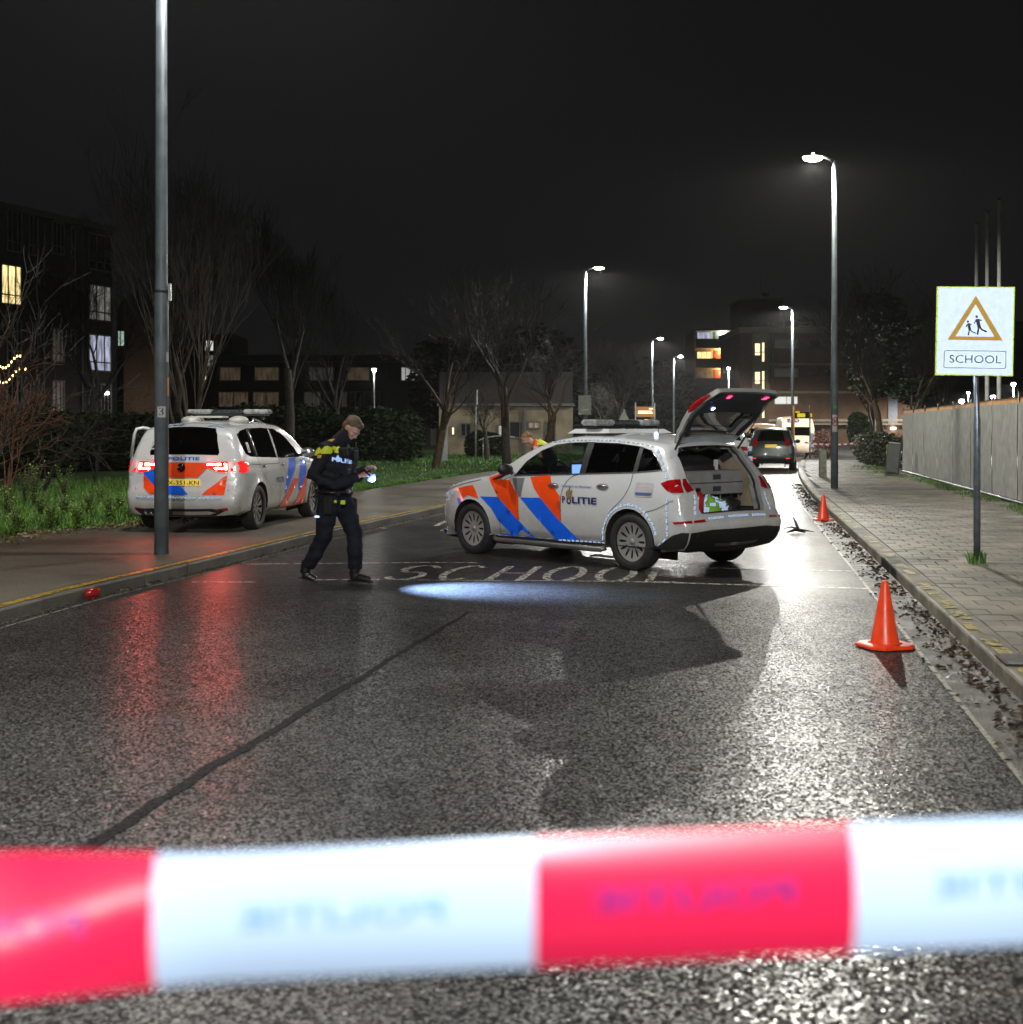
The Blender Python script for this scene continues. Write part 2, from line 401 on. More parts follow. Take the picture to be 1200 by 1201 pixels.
def vary(m, amt):
    """each piece gets its own shade"""
    nt = m.node_tree; n = nt.nodes; l = nt.links; b = n['Principled BSDF']; src = b.inputs['Base Color'].links[0].from_socket
    oi = n.new('ShaderNodeObjectInfo'); ge = n.new('ShaderNodeNewGeometry'); a = n.new('ShaderNodeMath'); a.operation = 'ADD'; l.new(oi.outputs['Random'], a.inputs[0]); l.new(ge.outputs['Random Per Island'], a.inputs[1])
    f = n.new('ShaderNodeMath'); f.operation = 'FRACT'; l.new(a.outputs[0], f.inputs[0])
    mr = n.new('ShaderNodeMapRange'); mr.inputs['To Min'].default_value = 1 - amt; mr.inputs['To Max'].default_value = 1 + amt; l.new(f.outputs[0], mr.inputs['Value'])
    big = n.new('ShaderNodeTexNoise'); big.inputs['Scale'].default_value = 1.3; big.inputs['Detail'].default_value = 5; l.new(ge.outputs['Position'], big.inputs['Vector'])
    m2 = n.new('ShaderNodeMapRange'); m2.inputs['From Min'].default_value = .38; m2.inputs['From Max'].default_value = .62; m2.inputs['To Min'].default_value = .6; m2.inputs['To Max'].default_value = 1.2; l.new(big.outputs['Fac'], m2.inputs['Value'])
    k = n.new('ShaderNodeMath'); k.operation = 'MULTIPLY'; l.new(mr.outputs[0], k.inputs[0]); l.new(m2.outputs[0], k.inputs[1])
    v = n.new('ShaderNodeVectorMath'); v.operation = 'SCALE'; l.new(src, v.inputs[0]); l.new(k.outputs[0], v.inputs['Scale']); l.new(v.outputs[0], b.inputs['Base Color'])
vary(M_tile, .22); vary(M_kerb, .2); vary(M_kerbl, .18)
def worn_paint(name, c, wear=0.5, rough=0.4):
    m = mat(name, c, rough, var=0.2, nscale=25)
    n = m.node_tree.nodes; l = m.node_tree.links
    nz = n.new('ShaderNodeTexNoise'); nz.inputs['Scale'].default_value = 14; nz.inputs['Detail'].default_value = 7; nz.inputs['Roughness'].default_value = 0.7
    ge = n.new('ShaderNodeNewGeometry'); l.new(ge.outputs['Position'], nz.inputs['Vector'])
    mr = n.new('ShaderNodeMapRange'); mr.inputs['From Min'].default_value = wear - 0.03; mr.inputs['From Max'].default_value = wear + 0.03
    l.new(nz.outputs['Fac'], mr.inputs['Value']); l.new(mr.outputs[0], n['Principled BSDF'].inputs['Alpha'])
    return m
M_white = worn_paint('worn_white_road_paint', (0.66, 0.64, 0.56), 0.475)
M_yel = worn_paint('worn_yellow_kerb_paint', (0.50, 0.33, 0.03), 0.45)
M_yelr = worn_paint('flaked_yellow_kerb_paint', (0.42, 0.34, 0.10), 0.49)
M_grass = mat('grass_blades', (0.12, 0.26, 0.03), 0.5, color2=(0.045, 0.10, 0.014), nscale=2.5)
M_lawn = mat('lawn_turf', (0.045, 0.115, 0.014), 0.8, color2=(0.025, 0.06, 0.010), nscale=1.5, bump=0.8, bscale=40)
M_soil = mat('lawn_soil', (0.022, 0.045, 0.010), 0.8, color2=(0.014, 0.022, 0.008), nscale=1.5, bump=0.8, bscale=40)
M_leaf = mat('dead_leaf', (0.085, 0.055, 0.03), 0.4, color2=(0.016, 0.012, 0.008), nscale=3)
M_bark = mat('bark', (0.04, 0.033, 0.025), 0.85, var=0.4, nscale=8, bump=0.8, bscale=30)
M_twig = mat('twigs', (0.045, 0.035, 0.022), 0.8, var=0.3)
M_twigr = mat('reddish_twigs', (0.10, 0.040, 0.018), 0.7, var=0.3)
M_leaves = mat('evergreen_leaves', (0.020, 0.030, 0.009), 0.8, spec=.15, color2=(0.007, 0.012, 0.004), nscale=5)

# ------------------------------------------------------------------ ground, road, kerbs, pavements
def XR(y):
    s = 3.12 + 0.175 * (y - 8.41)
    t = min(max(0, y - 25), 35); s += 0.0009 * t * t
    if y > 60: s += 0.063 * (y - 60)
    return s
LT = [(-30, -9.4), (0, -5.45), (10.75, -4.21), (12.3, -4.0), (14.7, -3.5), (18.6, -2.8), (23, -1.8), (26.1, -1.1), (30, -0.42)]
def XL(y):
    return lerp_t(LT, y) if y < 30 else XR(y) - (XR(30) + 0.42)
def grid_strip(f0, f1, ys, nx, z=0.0, mbx=None, zf=None):
    mb = mbx or MB(); vs = []; fs = []
    for i, y in enumerate(ys):
        a, b = f0(y), f1(y)
        for k in range(nx + 1):
            x = a + (b - a) * k / nx; vs.append((x, y, zf(x, y) if zf else z))
    for i in range(len(ys) - 1):
        for k in range(nx):
            q = i * (nx + 1) + k; fs.append((q, q + 1, q + nx + 2, q + nx + 1))
    return mb.add(vs, fs, True)
def frange(a, b, st):
    n = int(round((b - a) / st)); return [a + (b - a) * i / n for i in range(n + 1)]

mb = MB(); mb.add([(-420, -60, -0.06), (420, -60, -0.06), (420, 320, -0.06), (-420, 320, -0.06)], [(0, 1, 2, 3)])
tag(mb.build('ground', M_soil), kind='structure')
ysr = frange(-25, 230, 1.5)
road = grid_strip(lambda y: XL(y) - 0.02, lambda y: XR(y) + 0.02, ysr, 8).build('road', M_asph); tag(road, kind='structure')
# gutter strip along the right kerb
gut = grid_strip(lambda y: XR(y) - 0.36, lambda y: XR(y) + 0.01, ysr, 1, 0.004).build('gutter', mat('gutter_concrete', (0.05, 0.045, 0.035), 0.45, var=0.4, nscale=5, bump=0.6, bscale=80, rvar=0.15)); tag(gut, kind='structure')
M_line = worn_paint('worn_lit_edge_line', (0.30, 0.28, 0.23), 0.45)  # worn pale line, gutter edge's lamplight put into its colour
gl_ = grid_strip(lambda y: XR(y) - 0.385, lambda y: XR(y) - 0.355, frange(4, 60, 0.5), 1, 0.008).build('gutter_edge_line', M_line, road)
gl2 = grid_strip(lambda y: XL(y) + 0.13, lambda y: XL(y) + 0.155, frange(6, 40, 0.5), 1, 0.004).build('gutter_edge_line', M_line, road)
# left path (asphalt footway)
path = grid_strip(lambda y: XL(y) - 3.45 - (0.5 if y < 19 else 0), lambda y: XL(y) - 0.21, ysr, 6, 0.118, zf=lambda x, y: 0.118 + 0.006 * noise.noise(Vector((x * .6, y * .6, 0)))).build('left_path', M_walk); tag(path, kind='structure')

# kerb stones
def kerb(name, fx, side, y0, y1, Lk, m, label):
    root = bpy.data.objects.new(name, None); col.objects.link(root); tag(root, kind='structure')
    w, h = 0.20, 0.12
    mb0 = MB(); b = 0.022
    prof = [(0, -0.05), (0, h - b), (b * .3, h - b * .3), (b, h), (w, h), (w, -0.05)]
    prof = [(side * x, z) for x, z in prof]
    L2 = Lk - 0.008
    vs = [(x, -L2 / 2, z) for x, z in prof] + [(x, L2 / 2, z) for x, z in prof]; n = len(prof)
    fs = [(i, (i + 1) % n, n + (i + 1) % n, n + i) for i in range(n - 1)] + [tuple(range(n)), tuple(range(2 * n - 1, n - 1, -1))]
    mb0.add(vs, fs); me = mb0.mesh('kerb_stone'); me.materials.append(m)
    y = y0
    while y < y1:
        x = fx(y); x2 = fx(y + 1); ang = math.atan2(x2 - x, 1.0)
        o = bpy.data.objects.new('kerb_stone', me); col.objects.link(o); o.parent = root
        o.location = (x, y, rnd.uniform(-0.003, 0.003)); o.rotation_euler = (0, 0, -ang + rnd.uniform(-.004, .004))
        y += Lk * math.cos(ang)
    return root
kr = kerb('right_kerb', XR, 1, 5.0, 62, 1.0, M_kerb, 'r')
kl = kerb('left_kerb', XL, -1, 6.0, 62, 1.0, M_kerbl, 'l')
# yellow paint along the kerb tops
grid_strip(lambda y: XL(y) - 0.135, lambda y: XL(y) - 0.03, frange(6, 60, 0.5), 1, 0.1265).build('yellow_line', M_yel, kl)
mbp = MB()
for y in frange(6.4, 50, 0.62):
    if rnd.random() < 0.85:
        a = rnd.uniform(0.02, 0.05); b = a + rnd.uniform(0.08, 0.13); L = rnd.uniform(0.3, 0.58)
        grid_strip(lambda q: XR(q) + a, lambda q: XR(q) + b, [y, y + L], 1, 0.1262, mbp)
mbp.build('yellow_paint', M_yelr, kr, kind='stuff')
# slabs under the pavements
sl = MB(); grid_strip(lambda y: XR(y) + 0.19, lambda y: XR(y) + 4.6, ysr, 2, 0.105, sl)
pav = sl.build('right_pavement', M_joint); tag(pav, kind='structure')
# tiles, 30 x 30 cm in half bond, laid in a straight frame along the road
ua = math.atan(0.176); U = Vector((math.sin(ua), math.cos(ua), 0)); V_ = Vector((math.cos(ua), -math.sin(ua), 0))
O_ = Vector((XR(8.41), 8.41, 0))
tiles = []
T = 0.30
for i in range(-16, 190):
    for j in range(-1, 16):
        c = O_ + U * (i * T + T / 2) + V_ * (0.2 + (j + (0.5 if i % 2 else 0.0)) * T + T / 2)
        if c.y < 3 or c.y > 62: continue
        ed = (c.x - XR(c.y))
        if ed > 4.05: continue
        half = False
        if ed < 0.2 + T * 0.42:
            if ed < 0.2 - T * .1 : continue
            half = True; c = c + V_ * (T * .26)
            if c.x - XR(c.y) < 0.2 + T * .18: continue
        px = 600 + F * c.x / c.y
        tiles.append((300 + c.y if half else (c.y if px < 1215 and c.y > 4 else 100 + abs(c.y)), c))
tiles.sort(key=lambda t: t[0])
def tile_mb(mb, M):
    g = T / 2 - 0.004; b = 0.006
    mb.add([(-g, -g, 0), (g, -g, 0), (g, g, 0), (-g, g, 0), (-g + b, -g + b, .02), (g - b, -g + b, .02), (g - b, g - b, .02), (-g + b, g - b, .02)],
           [(0, 1, 5, 4), (1, 2, 6, 5), (2, 3, 7, 6), (3, 0, 4, 7), (4, 5, 6, 7)], False, M)
    return mb
tmesh = tile_mb(MB(), Matrix()).mesh('paving_tile'); tmesh.materials.append(M_tile)
mbt = MB()
for k, (d, c) in enumerate(tiles):
    z = 0.100 + rnd.uniform(-0.0025, 0.0025); rx = rnd.uniform(-.010, .010); ry = rnd.uniform(-.010, .010)
    if k < 298:
        o = bpy.data.objects.new('paving_tile', tmesh); col.objects.link(o); o.parent = pav
        o.location = (c.x, c.y, z); o.rotation_euler = (rx, ry, -ua)
    else:
        tile_mb(mbt, Matrix.Translation((c.x, c.y, z)) @ (Matrix.Rotation(-ua, 4, 'Z') @ Matrix.Diagonal((.48, 1, 1, 1)) @ Matrix.Rotation(ua, 4, 'Z') if d >= 300 else Matrix()) @ Matrix.Rotation(-ua, 4, 'Z') @ Matrix.Rotation(rx, 4, 'X') @ Matrix.Rotation(ry, 4, 'Y'))
mbt.build('paving_tiles', M_tile, pav, kind='stuff')
# drain cover set in the right kerb
c = G(1185, 770, 0.12); dr = thing('drain_cover', 'small steel gully grate let into the kerb at the right edge', 'drain', (XR(8.3) + 0.17, 8.3, 0.128), -ua)
MB().box((0, 0, 0), (0.32, 0.36, 0.012)).build('frame', mat('dark_iron', (0.03, 0.03, 0.03), 0.5, 0.6), dr)
mg = mat('worn_steel', (0.35, 0.35, 0.34), 0.35, 0.9)
for k in range(9):
    MB().box((0, -0.15 + k * 0.0375, 0.012), (0.28, 0.018, 0.012)).build('bar', mg, dr)

# markings: SCHOOL box, tar seam, far marks
def road_pt(d, y, z=0.004):                    # d metres from the left kerb of the right-hand frame
    return O_ + U * (y - 8.41) + V_ * d
mk = MB()
A = G(432, 682.5); B_ = G(1030, 691)
A2 = G(384, 660.5); B2 = G(1034, 671)
def line(mb, a, b, w, z=0.004):
    d = (b - a); d.z = 0; d.normalize(); q = Vector((-d.y, d.x, 0)) * w / 2
    mb.add([(*(a - q).xy, z), (*(b - q).xy, z), (*(b + q).xy, z), (*(a + q).xy, z)], [(0, 1, 2, 3)])
marks = MB()
line(marks, G(225, 683), G(300, 683), .06); line(marks, G(350, 680.5), G(445, 680), .06); line(marks, G(735, 682.3), B_, .07); line(marks, G(470, 680.5), G(730, 682.2), .045)
line(marks, G(290, 662), G(500, 660), .06); line(marks, G(500, 660), G(560, 660.3), .06); line(marks, G(820, 666.2), B2, .06)
marks.build('box_line', M_white, road)
# letters: stroke polygons in a unit cell (w 1, h 1), mapped on the road
def stroke(mb, pts, w, fn, z=0.0045):
    pts = dens(pts, 0.12, False)
    for a, b in zip(pts, pts[1:]):
        A_, Bq = fn(*a), fn(*b); d = (Bq - A_); q = Vector((-d.y, d.x, 0)).normalized() * w / 2
        e = d.normalized() * w * 0.12
        mb.add([(*(A_ - q - e).xy, z), (*(Bq - q + e).xy, z), (*(Bq + q + e).xy, z), (*(A_ + q - e).xy, z)], [(0, 1, 2, 3)])
arc = lambda cx, cy_, rx, ry, a0, a1, n=10: [(cx + rx * math.cos(R(a0 + (a1 - a0) * i / n)), cy_ + ry * math.sin(R(a0 + (a1 - a0) * i / n))) for i in range(n + 1)]
LET = {'S': [arc(.5, .74, .42, .26, 20, 270) + arc(.5, .26, .42, .26, 90, -160)],
       'C': [arc(.5, .5, .45, .5, 50, 310)], 'H': [[(0.1, 0), (0.1, 1)], [(0.9, 0), (0.9, 1)], [(0.1, .5), (0.9, .5)]],
       'O': [arc(.5, .5, .45, .5, 0, 360, 16)], 'L': [[(0.1, 1), (0.1, 0), (0.9, 0)]]}
p0 = G(433, 681.0); p1 = G(812, 684.5); q0 = G(445, 661.5)
base_d = (p1 - p0) / 6.0
vup = U * 1.42
for k, ch in enumerate('SCHOOL'):
    lm = MB(); o0 = p0 + base_d * (k + 0.12) + U * 0.1
    for st in LET[ch]: stroke(lm, st, 0.085, lambda a, b: o0 + base_d * 0.72 * a + vup * b)
    lm.build('road_letter', M_white, road)
far = MB()
for px in (905, 915, 927): 
    c = G(px, 562); line(far, c, c + V_ * 0.35, .35)
line(far, G(895, 555.5), G(935, 555), .3)
for (a, b) in (((511, 617), (524, 611)), ((436, 618), (452, 620))): line(far, G(*a), G(*b), .09)
far.build('block_marking', M_white, road)
# tar seam
sm = MB(); tab = [(100, 997, 22), (150, 965, 20), (200, 930, 17), (260, 893, 16), (320, 858, 13), (370, 826, 13), (395, 811, 15), (420, 798, 9), (470, 765, 8), (505, 745, 7), (530, 730, 5), (552, 717, 2)]
pl = []; 
for (x, y, w) in tab: g = G(x, y); pl.append((g.x, g.y, w / (F / g.y)))
pts = []
for (a, b) in zip(pl, pl[1:]):
    n = max(2, int(math.dist(a[:2], b[:2]) / 0.04))
    for i in range(n): t = i / n; pts.append(tuple(a[c] + (b[c] - a[c]) * t for c in range(3)))
d0 = Vector((pl[1][0] - pl[0][0], pl[1][1] - pl[0][1])).normalized()
pts = [(pl[0][0] - d0.x * s_, pl[0][1] - d0.y * s_, pl[0][2]) for s_ in frange(3, .05, .06)] + pts
vs = []
for i, (x, y, w) in enumerate(pts):
    wl_ = w * 0.5 * (1 + 0.7 * noise.noise(Vector((y * 9, 0, 0)))); wr = w * 0.5 * (1 + 0.7 * noise.noise(Vector((y * 9, 5, 0))))
    ox = 0.02 * noise.noise(Vector((y * 2.5, 9, 0)))
    vs += [(x - wl_ + ox, y, 0.003), (x + wr + ox, y, 0.003)]
sm.add(vs, [(2 * i, 2 * i + 1, 2 * i + 3, 2 * i + 2) for i in range(len(pts) - 1)]); sm.build('tar_seam', M_tar, road)
# lawns either side, level with the path
def zl(x, y): return 0.10 + 0.05 * noise.noise(Vector((x * .25, y * .25, 1))) + 0.02 * noise.noise(Vector((x * 1.5, y * 1.5, 1)))
lawn = MB(); grid_strip(lambda y: -150, lambda y: -30, frange(-20, 300, 20), 4, 0, lawn, zf=zl)
grid_strip(lambda y: -30, lambda y: XL(y) - 3.43 - (0.5 if y < 19 else 0), frange(-20, 120, 1.0), 30, 0, lawn, zf=zl)
tag(lawn.build('lawn', M_lawn), kind='structure')
lw = MB(); grid_strip(lambda y: XR(y) + 4.3, lambda y: XR(y) + 60, frange(-20, 120, 4), 12, 0, lw, zf=lambda x, y: 0.085 + 0.02 * noise.noise(Vector((x, y, 4))))
tag(lw.build('verge', mat('verge_soil', (0.04, 0.04, 0.02), 0.85, var=0.4, nscale=3, bump=0.8, bscale=30)), kind='structure')

# ------------------------------------------------------------------ street lamps
M_pole = mat('grey_painted_steel', (0.13, 0.155, 0.175), 0.55, 0.1, var=0.2, nscale=5, rvar=0.1)
M_polel = mat('pale_galvanised_steel', (0.34, 0.36, 0.36), 0.4, 0.55, var=0.25, nscale=12, rvar=0.12)
M_head = mat('lamp_housing', (0.2, 0.2, 0.2), 0.4, 0.3)
M_lens = mat('lit_led_lens', (1, 1, 1), 0.3, em=(1.0, 0.97, 0.86), es=75)
M_cool = mat('lit_cool_lens', (1, 1, 1), 0.3, em=(0.95, 0.97, 1.0), es=50)
M_sticker = mat('white_sticker', (0.5, 0.5, 0.48), 0.5)
def lamp(px, Y, X, h, arm, label, r0=0.085, r1=0.06, z0=0.12, W=LAMP_W, colr=(1.0, 0.985, 0.93), step=True, size=1.0, head=0.22, dome=False, lens=None, z_h=None):
    t = thing('street_lamp', label, 'street lamp', (X, Y, z0), 0)
    if dome: t['group'] = 'post-top lamps'
    else: t['group'] = 'street lamps along the road'
    mb = MB()
    if step: mb.tube([(0, 0, 0), (0, 0, 3.1), (0, 0, 3.16), (0, 0, h)], [r0, r0 * .98, r0 * .86, r1], 16)
    else: mb.tube([(0, 0, 0), (0, 0, h)], [r0, r1], 10)
    mb.build('pole', M_pole if not dome else M_polel, t)
    if not dome:
        s = 1 if arm > 0 else -1
        MB().tube([(0, 0, h - 0.05), (arm * 0.25, 0, h + 0.03), (arm * 0.6, 0, h + 0.09)], [r1 * .95, .035, .03], 8).build('bracket', M_pole, t)
        hd = MB().box((arm * 0.6 + s * head, 0, h + 0.12), (head * 2, 0.17 * size, 0.07), bev=0.02).build('lamp_head', M_head, t)
        MB().ell((arm * 0.6 + s * head * 1.05, 0, h + 0.078), (head * .95, 0.085 * size, 0.055 * size), 14, 8).build('lens', lens or M_lens, hd)  # bowl swollen by size so the lens also shows the lamp's glare
        lx, lz = arm * 0.6 + s * head * 1.05, h + 0.078 - .055 * size - .075
    else:
        MB().lathe([(0.001, h + .26), (0.20, h + .24), (0.21, h + .21), (0.001, h + .20)], 14).build('lamp_head', M_head, t)
        MB().lathe([(0.001, h + 0.19), (0.10, h + .185), (0.12, h + 0.1), (0.05, h + 0.01), (.001, h)], 12).build('lens', lens or M_lens, t)
        lx, lz = -0.17, h + 0.14
    if W:
        L = bpy.data.lights.new('lamp_light', 'SPOT'); L.energy = W; L.color = colr; L.shadow_soft_size = 0.07
        L.spot_size = R(178); L.spot_blend = 0.25
        # street-lantern optics: weak straight down and towards the post, strong to the sides
        L.use_nodes = True; ln = L.node_tree.nodes; ll = L.node_tree.links; em_ = ln['Emission']
        tcx = ln.new('ShaderNodeTexCoord'); sx = ln.new('ShaderNodeSeparateXYZ'); ab = ln.new('ShaderNodeMath'); ab.operation = 'ABSOLUTE'
        mr_ = ln.new('ShaderNodeMapRange'); mr_.inputs['From Min'].default_value = .62; mr_.inputs['From Max'].default_value = .96; mr_.inputs['To Min'].default_value = 1.0; mr_.inputs['To Max'].default_value = .16
        ll.new(tcx.outputs['Normal'], sx.inputs[0]); ll.new(sx.outputs['Z'], ab.inputs[0]); ll.new(ab.outputs[0], mr_.inputs['Value']); ll.new(mr_.outputs[0], em_.inputs['Strength'])
        o = bpy.data.objects.new('lamp_light', L); col.objects.link(o); o.parent = t; o.location = (lx, 0, lz - 0.02)
    return t
L0 = lamp(0, 15.5, -4.15, 8.3, 0.7, 'tall grey lamp post standing on the left path before the parked police minivan', W=LAMP_W * 0.95)
# stickers, door seam and band on the near post
MB().tube([(0, 0, 3.09), (0, 0, 3.13)], .0875, 16).build('seam_band', mat('dark_seam', (0.03, 0.03, 0.03), 0.6), L0)
def stick(t, z, ang, w, h, m, name='sticker', r=0.0875):
    mb = MB(); n = 5; vs = []
    for i in range(n + 1):
        a = ang + (i / n - .5) * w / r
        vs += [(r * math.sin(a), -r * math.cos(a), z - h / 2), (r * math.sin(a), -r * math.cos(a), z + h / 2)]
    mb.add(vs, [(2 * i, 2 * i + 2, 2 * i + 3, 2 * i + 1) for i in range(n)], True)
    return mb.build(name, m, t)
stick(L0, 1.68, 0.25, 0.10, 0.13, M_sticker); stick(L0, 2.33, 1.2, .05, .12, M_sticker)
v_, f_ = text2d('3', 0.13, 0.02)
MB().add([(0.0885 * math.sin(.25 + x / .0885), -0.0885 * math.cos(.25 + x / .0885), 1.68 + y) for x, y in v_], f_).build('number', mat('blue_ink', (0.02, 0.03, 0.12), 0.5), L0)
stick(L0, 1.98, 1.35, .05, .22, mat('orange_sticker', (0.55, 0.2, 0.05), 0.5))
MB().box((0.10, 0, 3.1), (0.03, 0.05, 0.2)).build('bracket_box', M_polel, L0)
R1 = lamp(0, 32.5, 8.03, 8.15, -0.45, 'nearest lit lamp post on the right, with a round 30 sticker', r0=0.09, r1=0.055, W=LAMP_W * .80, size=1.9, head=.26, colr=(1.0, .97, .86))
stick(R1, 1.62, -0.1, .13, .42, M_sticker, r=0.0915); stick(R1, 2.02, 0, .09, .09, mat('green_sticker', (0.03, 0.3, 0.12), 0.5), r=.0915)
ring = []
for i in range(25): a = 2 * PI * i / 24; ring.append((0.115 * math.cos(a), 0.115 * math.sin(a)))
def onpole(r, x, z, zc): return (r * math.sin(x / r), -r * math.cos(x / r), z + zc)
MB().add([onpole(.0935, x * .75, z, 1.66) for x, z in ring] + [onpole(.0935, x * .56, z * .76, 1.66) for x, z in ring], [(i, i + 1, 26 + i, 25 + i) for i in range(24)]).build('red_ring', mat('red_ring', (0.5, 0.03, 0.03), 0.4), R1)
v_, f_ = text2d('30', 0.13, 0.02); MB().add([onpole(.094, x, y, 1.66) for x, y in v_], f_).build('number', mat('black_ink', (0.01, 0.01, 0.01), 0.5), R1)
lamp(0, 70.0, 15.05, 7.9, -0.45, 'second lit lamp post on the right, before the block of flats', step=True, size=1.3, W=LAMP_W * 1.3)
lamp(0, 54.0, 3.05, 8.05, 0.55, 'lit lamp post beyond the hatchback carrying the back of a white sign', size=1.3, W=LAMP_W * .8)
lamp(0, 92.5, 9.95, 7.8, 0.6, 'lit lamp post on the left of the road beside the orange information board', size=1.6, W=LAMP_W * 1.2)
lamp(0, 112, 13.9, 7.6, 0.6, 'farthest lit lamp post left of the raised tailgate', size=1.8, W=LAMP_W * 1.2)
lamp(0, 72, (439 - 600) / F * 72, 4.6, 0, 'short post-top lamp in front of the dark terraced houses', dome=True, step=False, r0=.05, r1=.035, W=500)
lamp(0, 96, (855 - 600) / F * 96, 5.8, 0, 'short post-top lamp in front of the lit galleries', dome=True, step=False, r0=.06, r1=.045, W=6000, lens=M_cool)
for (px, py, Y, lab) in ((1128, 471, 62, 'small distant lamp over the fence, just left of the sign post'), (1165, 466, 70, 'small distant lamp over the fence between the flagpoles'),
                         (1189, 451, 75, 'small distant lamp over the fence at the right edge'), (1136, 461, 120, 'faintest distant lamp hidden behind the school sign foot')):
    p = P(px, py, Y)
    lamp(0, Y, p.x, p.z - 0.2, 0, lab, dome=True, step=False, r0=.05, r1=.035, W=3000, lens=M_cool, z0=0.1)
# lamps on the same row behind the camera
lamp(0, -7.5, 0.75, 8.15, -0.45, 'lamp post of the same row on the right pavement behind the camera', W=LAMP_W * 1.9)
lamp(0, -22, -9.6, 8.15, 0.6, 'lamp post of the left row far behind the camera', W=LAMP_W * .8)

# ------------------------------------------------------------------ school sign
sp_ = G(1146, 661, .12)
sg = thing('school_sign', 'square white school sign with an orange triangle on a round steel post', 'sign', (sp_.x, sp_.y, 0.118), 0.0)
S0 = F / sp_.y
hz = lambda py: HC - (py - HOR) / S0 - 0.118
MB().tube([(0, 0, -.02), (0, 0, 1.58), (0, 0, 1.62), (-0.04, 0, hz(338))], [.038, .038, .030, .028], 14).build('post', mat('sign_post_steel', (0.20, 0.24, 0.29), 0.35, 0.7, var=0.25, nscale=9), sg)
bw, bh = 87 / S0 / math.cos(R(7)), 104 / S0
bc = ((1141 - 1146) / S0, -0.06, (hz(337) + hz(441)) / 2)
bo = bpy.data.objects.new('sign_board', None)
T_ = Matrix.Translation(bc) @ Matrix.Rotation(R(-7), 4, 'Z') @ Matrix.Rotation(R(1.2), 4, 'Y')
M_back = mat('sign_rim', (0.35, 0.42, 0.03), 0.5)
M_retro_w = retro('white_retro_sheet', gain=1.0, rough=.115)
M_retro_y = retro('yellow_retro_rim', (0.62, 0.8, 0.05), 1.0, rough=.115, base=(0.5, 0.55, 0.04))
M_retro_o = retro('orange_retro_print', (0.80, 0.42, 0.06), .9, rough=.13, base=(0.4, 0.2, 0.05))
M_ink = mat('navy_sign_ink', (0.02, 0.025, 0.09), 0.45)
brd = MB().box((0, 0, 0), (bw, 0.03, bh)).build('sign_board', M_back, sg); brd.matrix_local = T_
def sface(poly, off, m, name):
    o = MB().add([(x, -0.015 - off, z) for x, z in poly], [tuple(range(len(poly)))]).build(name, m, brd); return o
def sframe(po, pi, off, m, name):
    n = len(po)
    return MB().add([(x, -0.015 - off, z) for x, z in po + pi], [(i, (i + 1) % n, n + (i + 1) % n, n + i) for i in range(n)]).build(name, m, brd)
e = .5; X_, Z_ = bw / 2, bh / 2
sface([(-X_, -Z_), (X_, -Z_), (X_, Z_), (-X_, Z_)], .002, M_retro_y, 'yellow_rim')
sface([(-X_ + .012, -Z_ + .012), (X_ - .012, -Z_ + .012), (X_ - .012, Z_ - .012), (-X_ + .012, Z_ - .012)], .004, M_retro_w, 'white_face')
def SP(u, v):   # zoomed photo coordinates (8.575 px per photo px) to board plane
    return ((u - 527) / 8.575 / S0, (600 - v) / 8.575 / S0)
tri_o = [SP(527, 245), SP(795, 690), SP(262, 690)]; tri_i = [SP(527, 330), SP(716, 655), SP(338, 655)]
sframe(tri_o, tri_i, .006, M_retro_o, 'orange_triangle')
fig = MB()
def limb(mb, pts, w):
    pts = [SP(*p) for p in pts]
    for i, (a, b) in enumerate(zip(pts, pts[1:])):
        d = Vector((b[0] - a[0], b[1] - a[1])).normalized(); k = w / 8.575 / S0 / 2
        q = Vector((-d.y, d.x)) * k; y = -0.0215
        mb.add([(a[0] - q.x - d.x * k * .5, y, a[1] - q.y - d.y * k * .5), (b[0] - q.x + d.x * k * .5, y, b[1] - q.y + d.y * k * .5), (b[0] + q.x + d.x * k * .5, y, b[1] + q.y + d.y * k * .5), (a[0] + q.x - d.x * k * .5, y, a[1] + q.y - d.y * k * .5)], [(0, 1, 2, 3)])
def disc(mb, u, v, r, y=-0.0215):
    c = SP(u, v); k = r / 8.575 / S0
    mb.add([(c[0] + k * math.cos(2 * PI * i / 14), y, c[1] + k * math.sin(2 * PI * i / 14)) for i in range(14)], [tuple(range(14))])
for sx, (ox, oy), sc in ((1, (540, 456), 1.0), (1, (456, 506), .76)):
    q = lambda x, y: (ox + x * sc, oy + y * sc)
    disc(fig, *q(0, 0), 13 * sc); limb(fig, [q(8, 30), q(24, 95)], 34 * sc); limb(fig, [q(-4, 32), q(-22, 66)], 12 * sc)
    limb(fig, [q(18, 28), q(44, 36)], 13 * sc); limb(fig, [q(22, 90), q(10, 175)], 17 * sc); limb(fig, [q(26, 90), q(50, 128), q(96, 148)], 15 * sc)
fig.build('children_pictogram', M_ink, brd)
def rrect(x0, z0, x1, z1, r): 
    out = []
    for (cx, cz, a0) in ((x1 - r, z1 - r, 0), (x0 + r, z1 - r, 90), (x0 + r, z0 + r, 180), (x1 - r, z0 + r, 270)):
        out += [(cx + r * math.cos(R(a0 + k * 22.5)), cz + r * math.sin(R(a0 + k * 22.5))) for k in range(5)]
    return out
a, b = SP(230, 972), SP(832, 795); k = .006
sframe(rrect(a[0], a[1], b[0], b[1], .02), rrect(a[0] + k, a[1] + k, b[0] - k, b[1] - k, .016), .006, M_ink, 'text_border')
vt, ft = text2d('SCHOOL', 0.125, -0.004)
wt = max(x for x, y in vt) - min(x for x, y in vt); ht = max(y for x, y in vt) - min(y for x, y in vt)
W_ = 500 / 8.575 / S0; H_ = 78 / 8.575 / S0; cx_, cz_ = SP(533, 885)
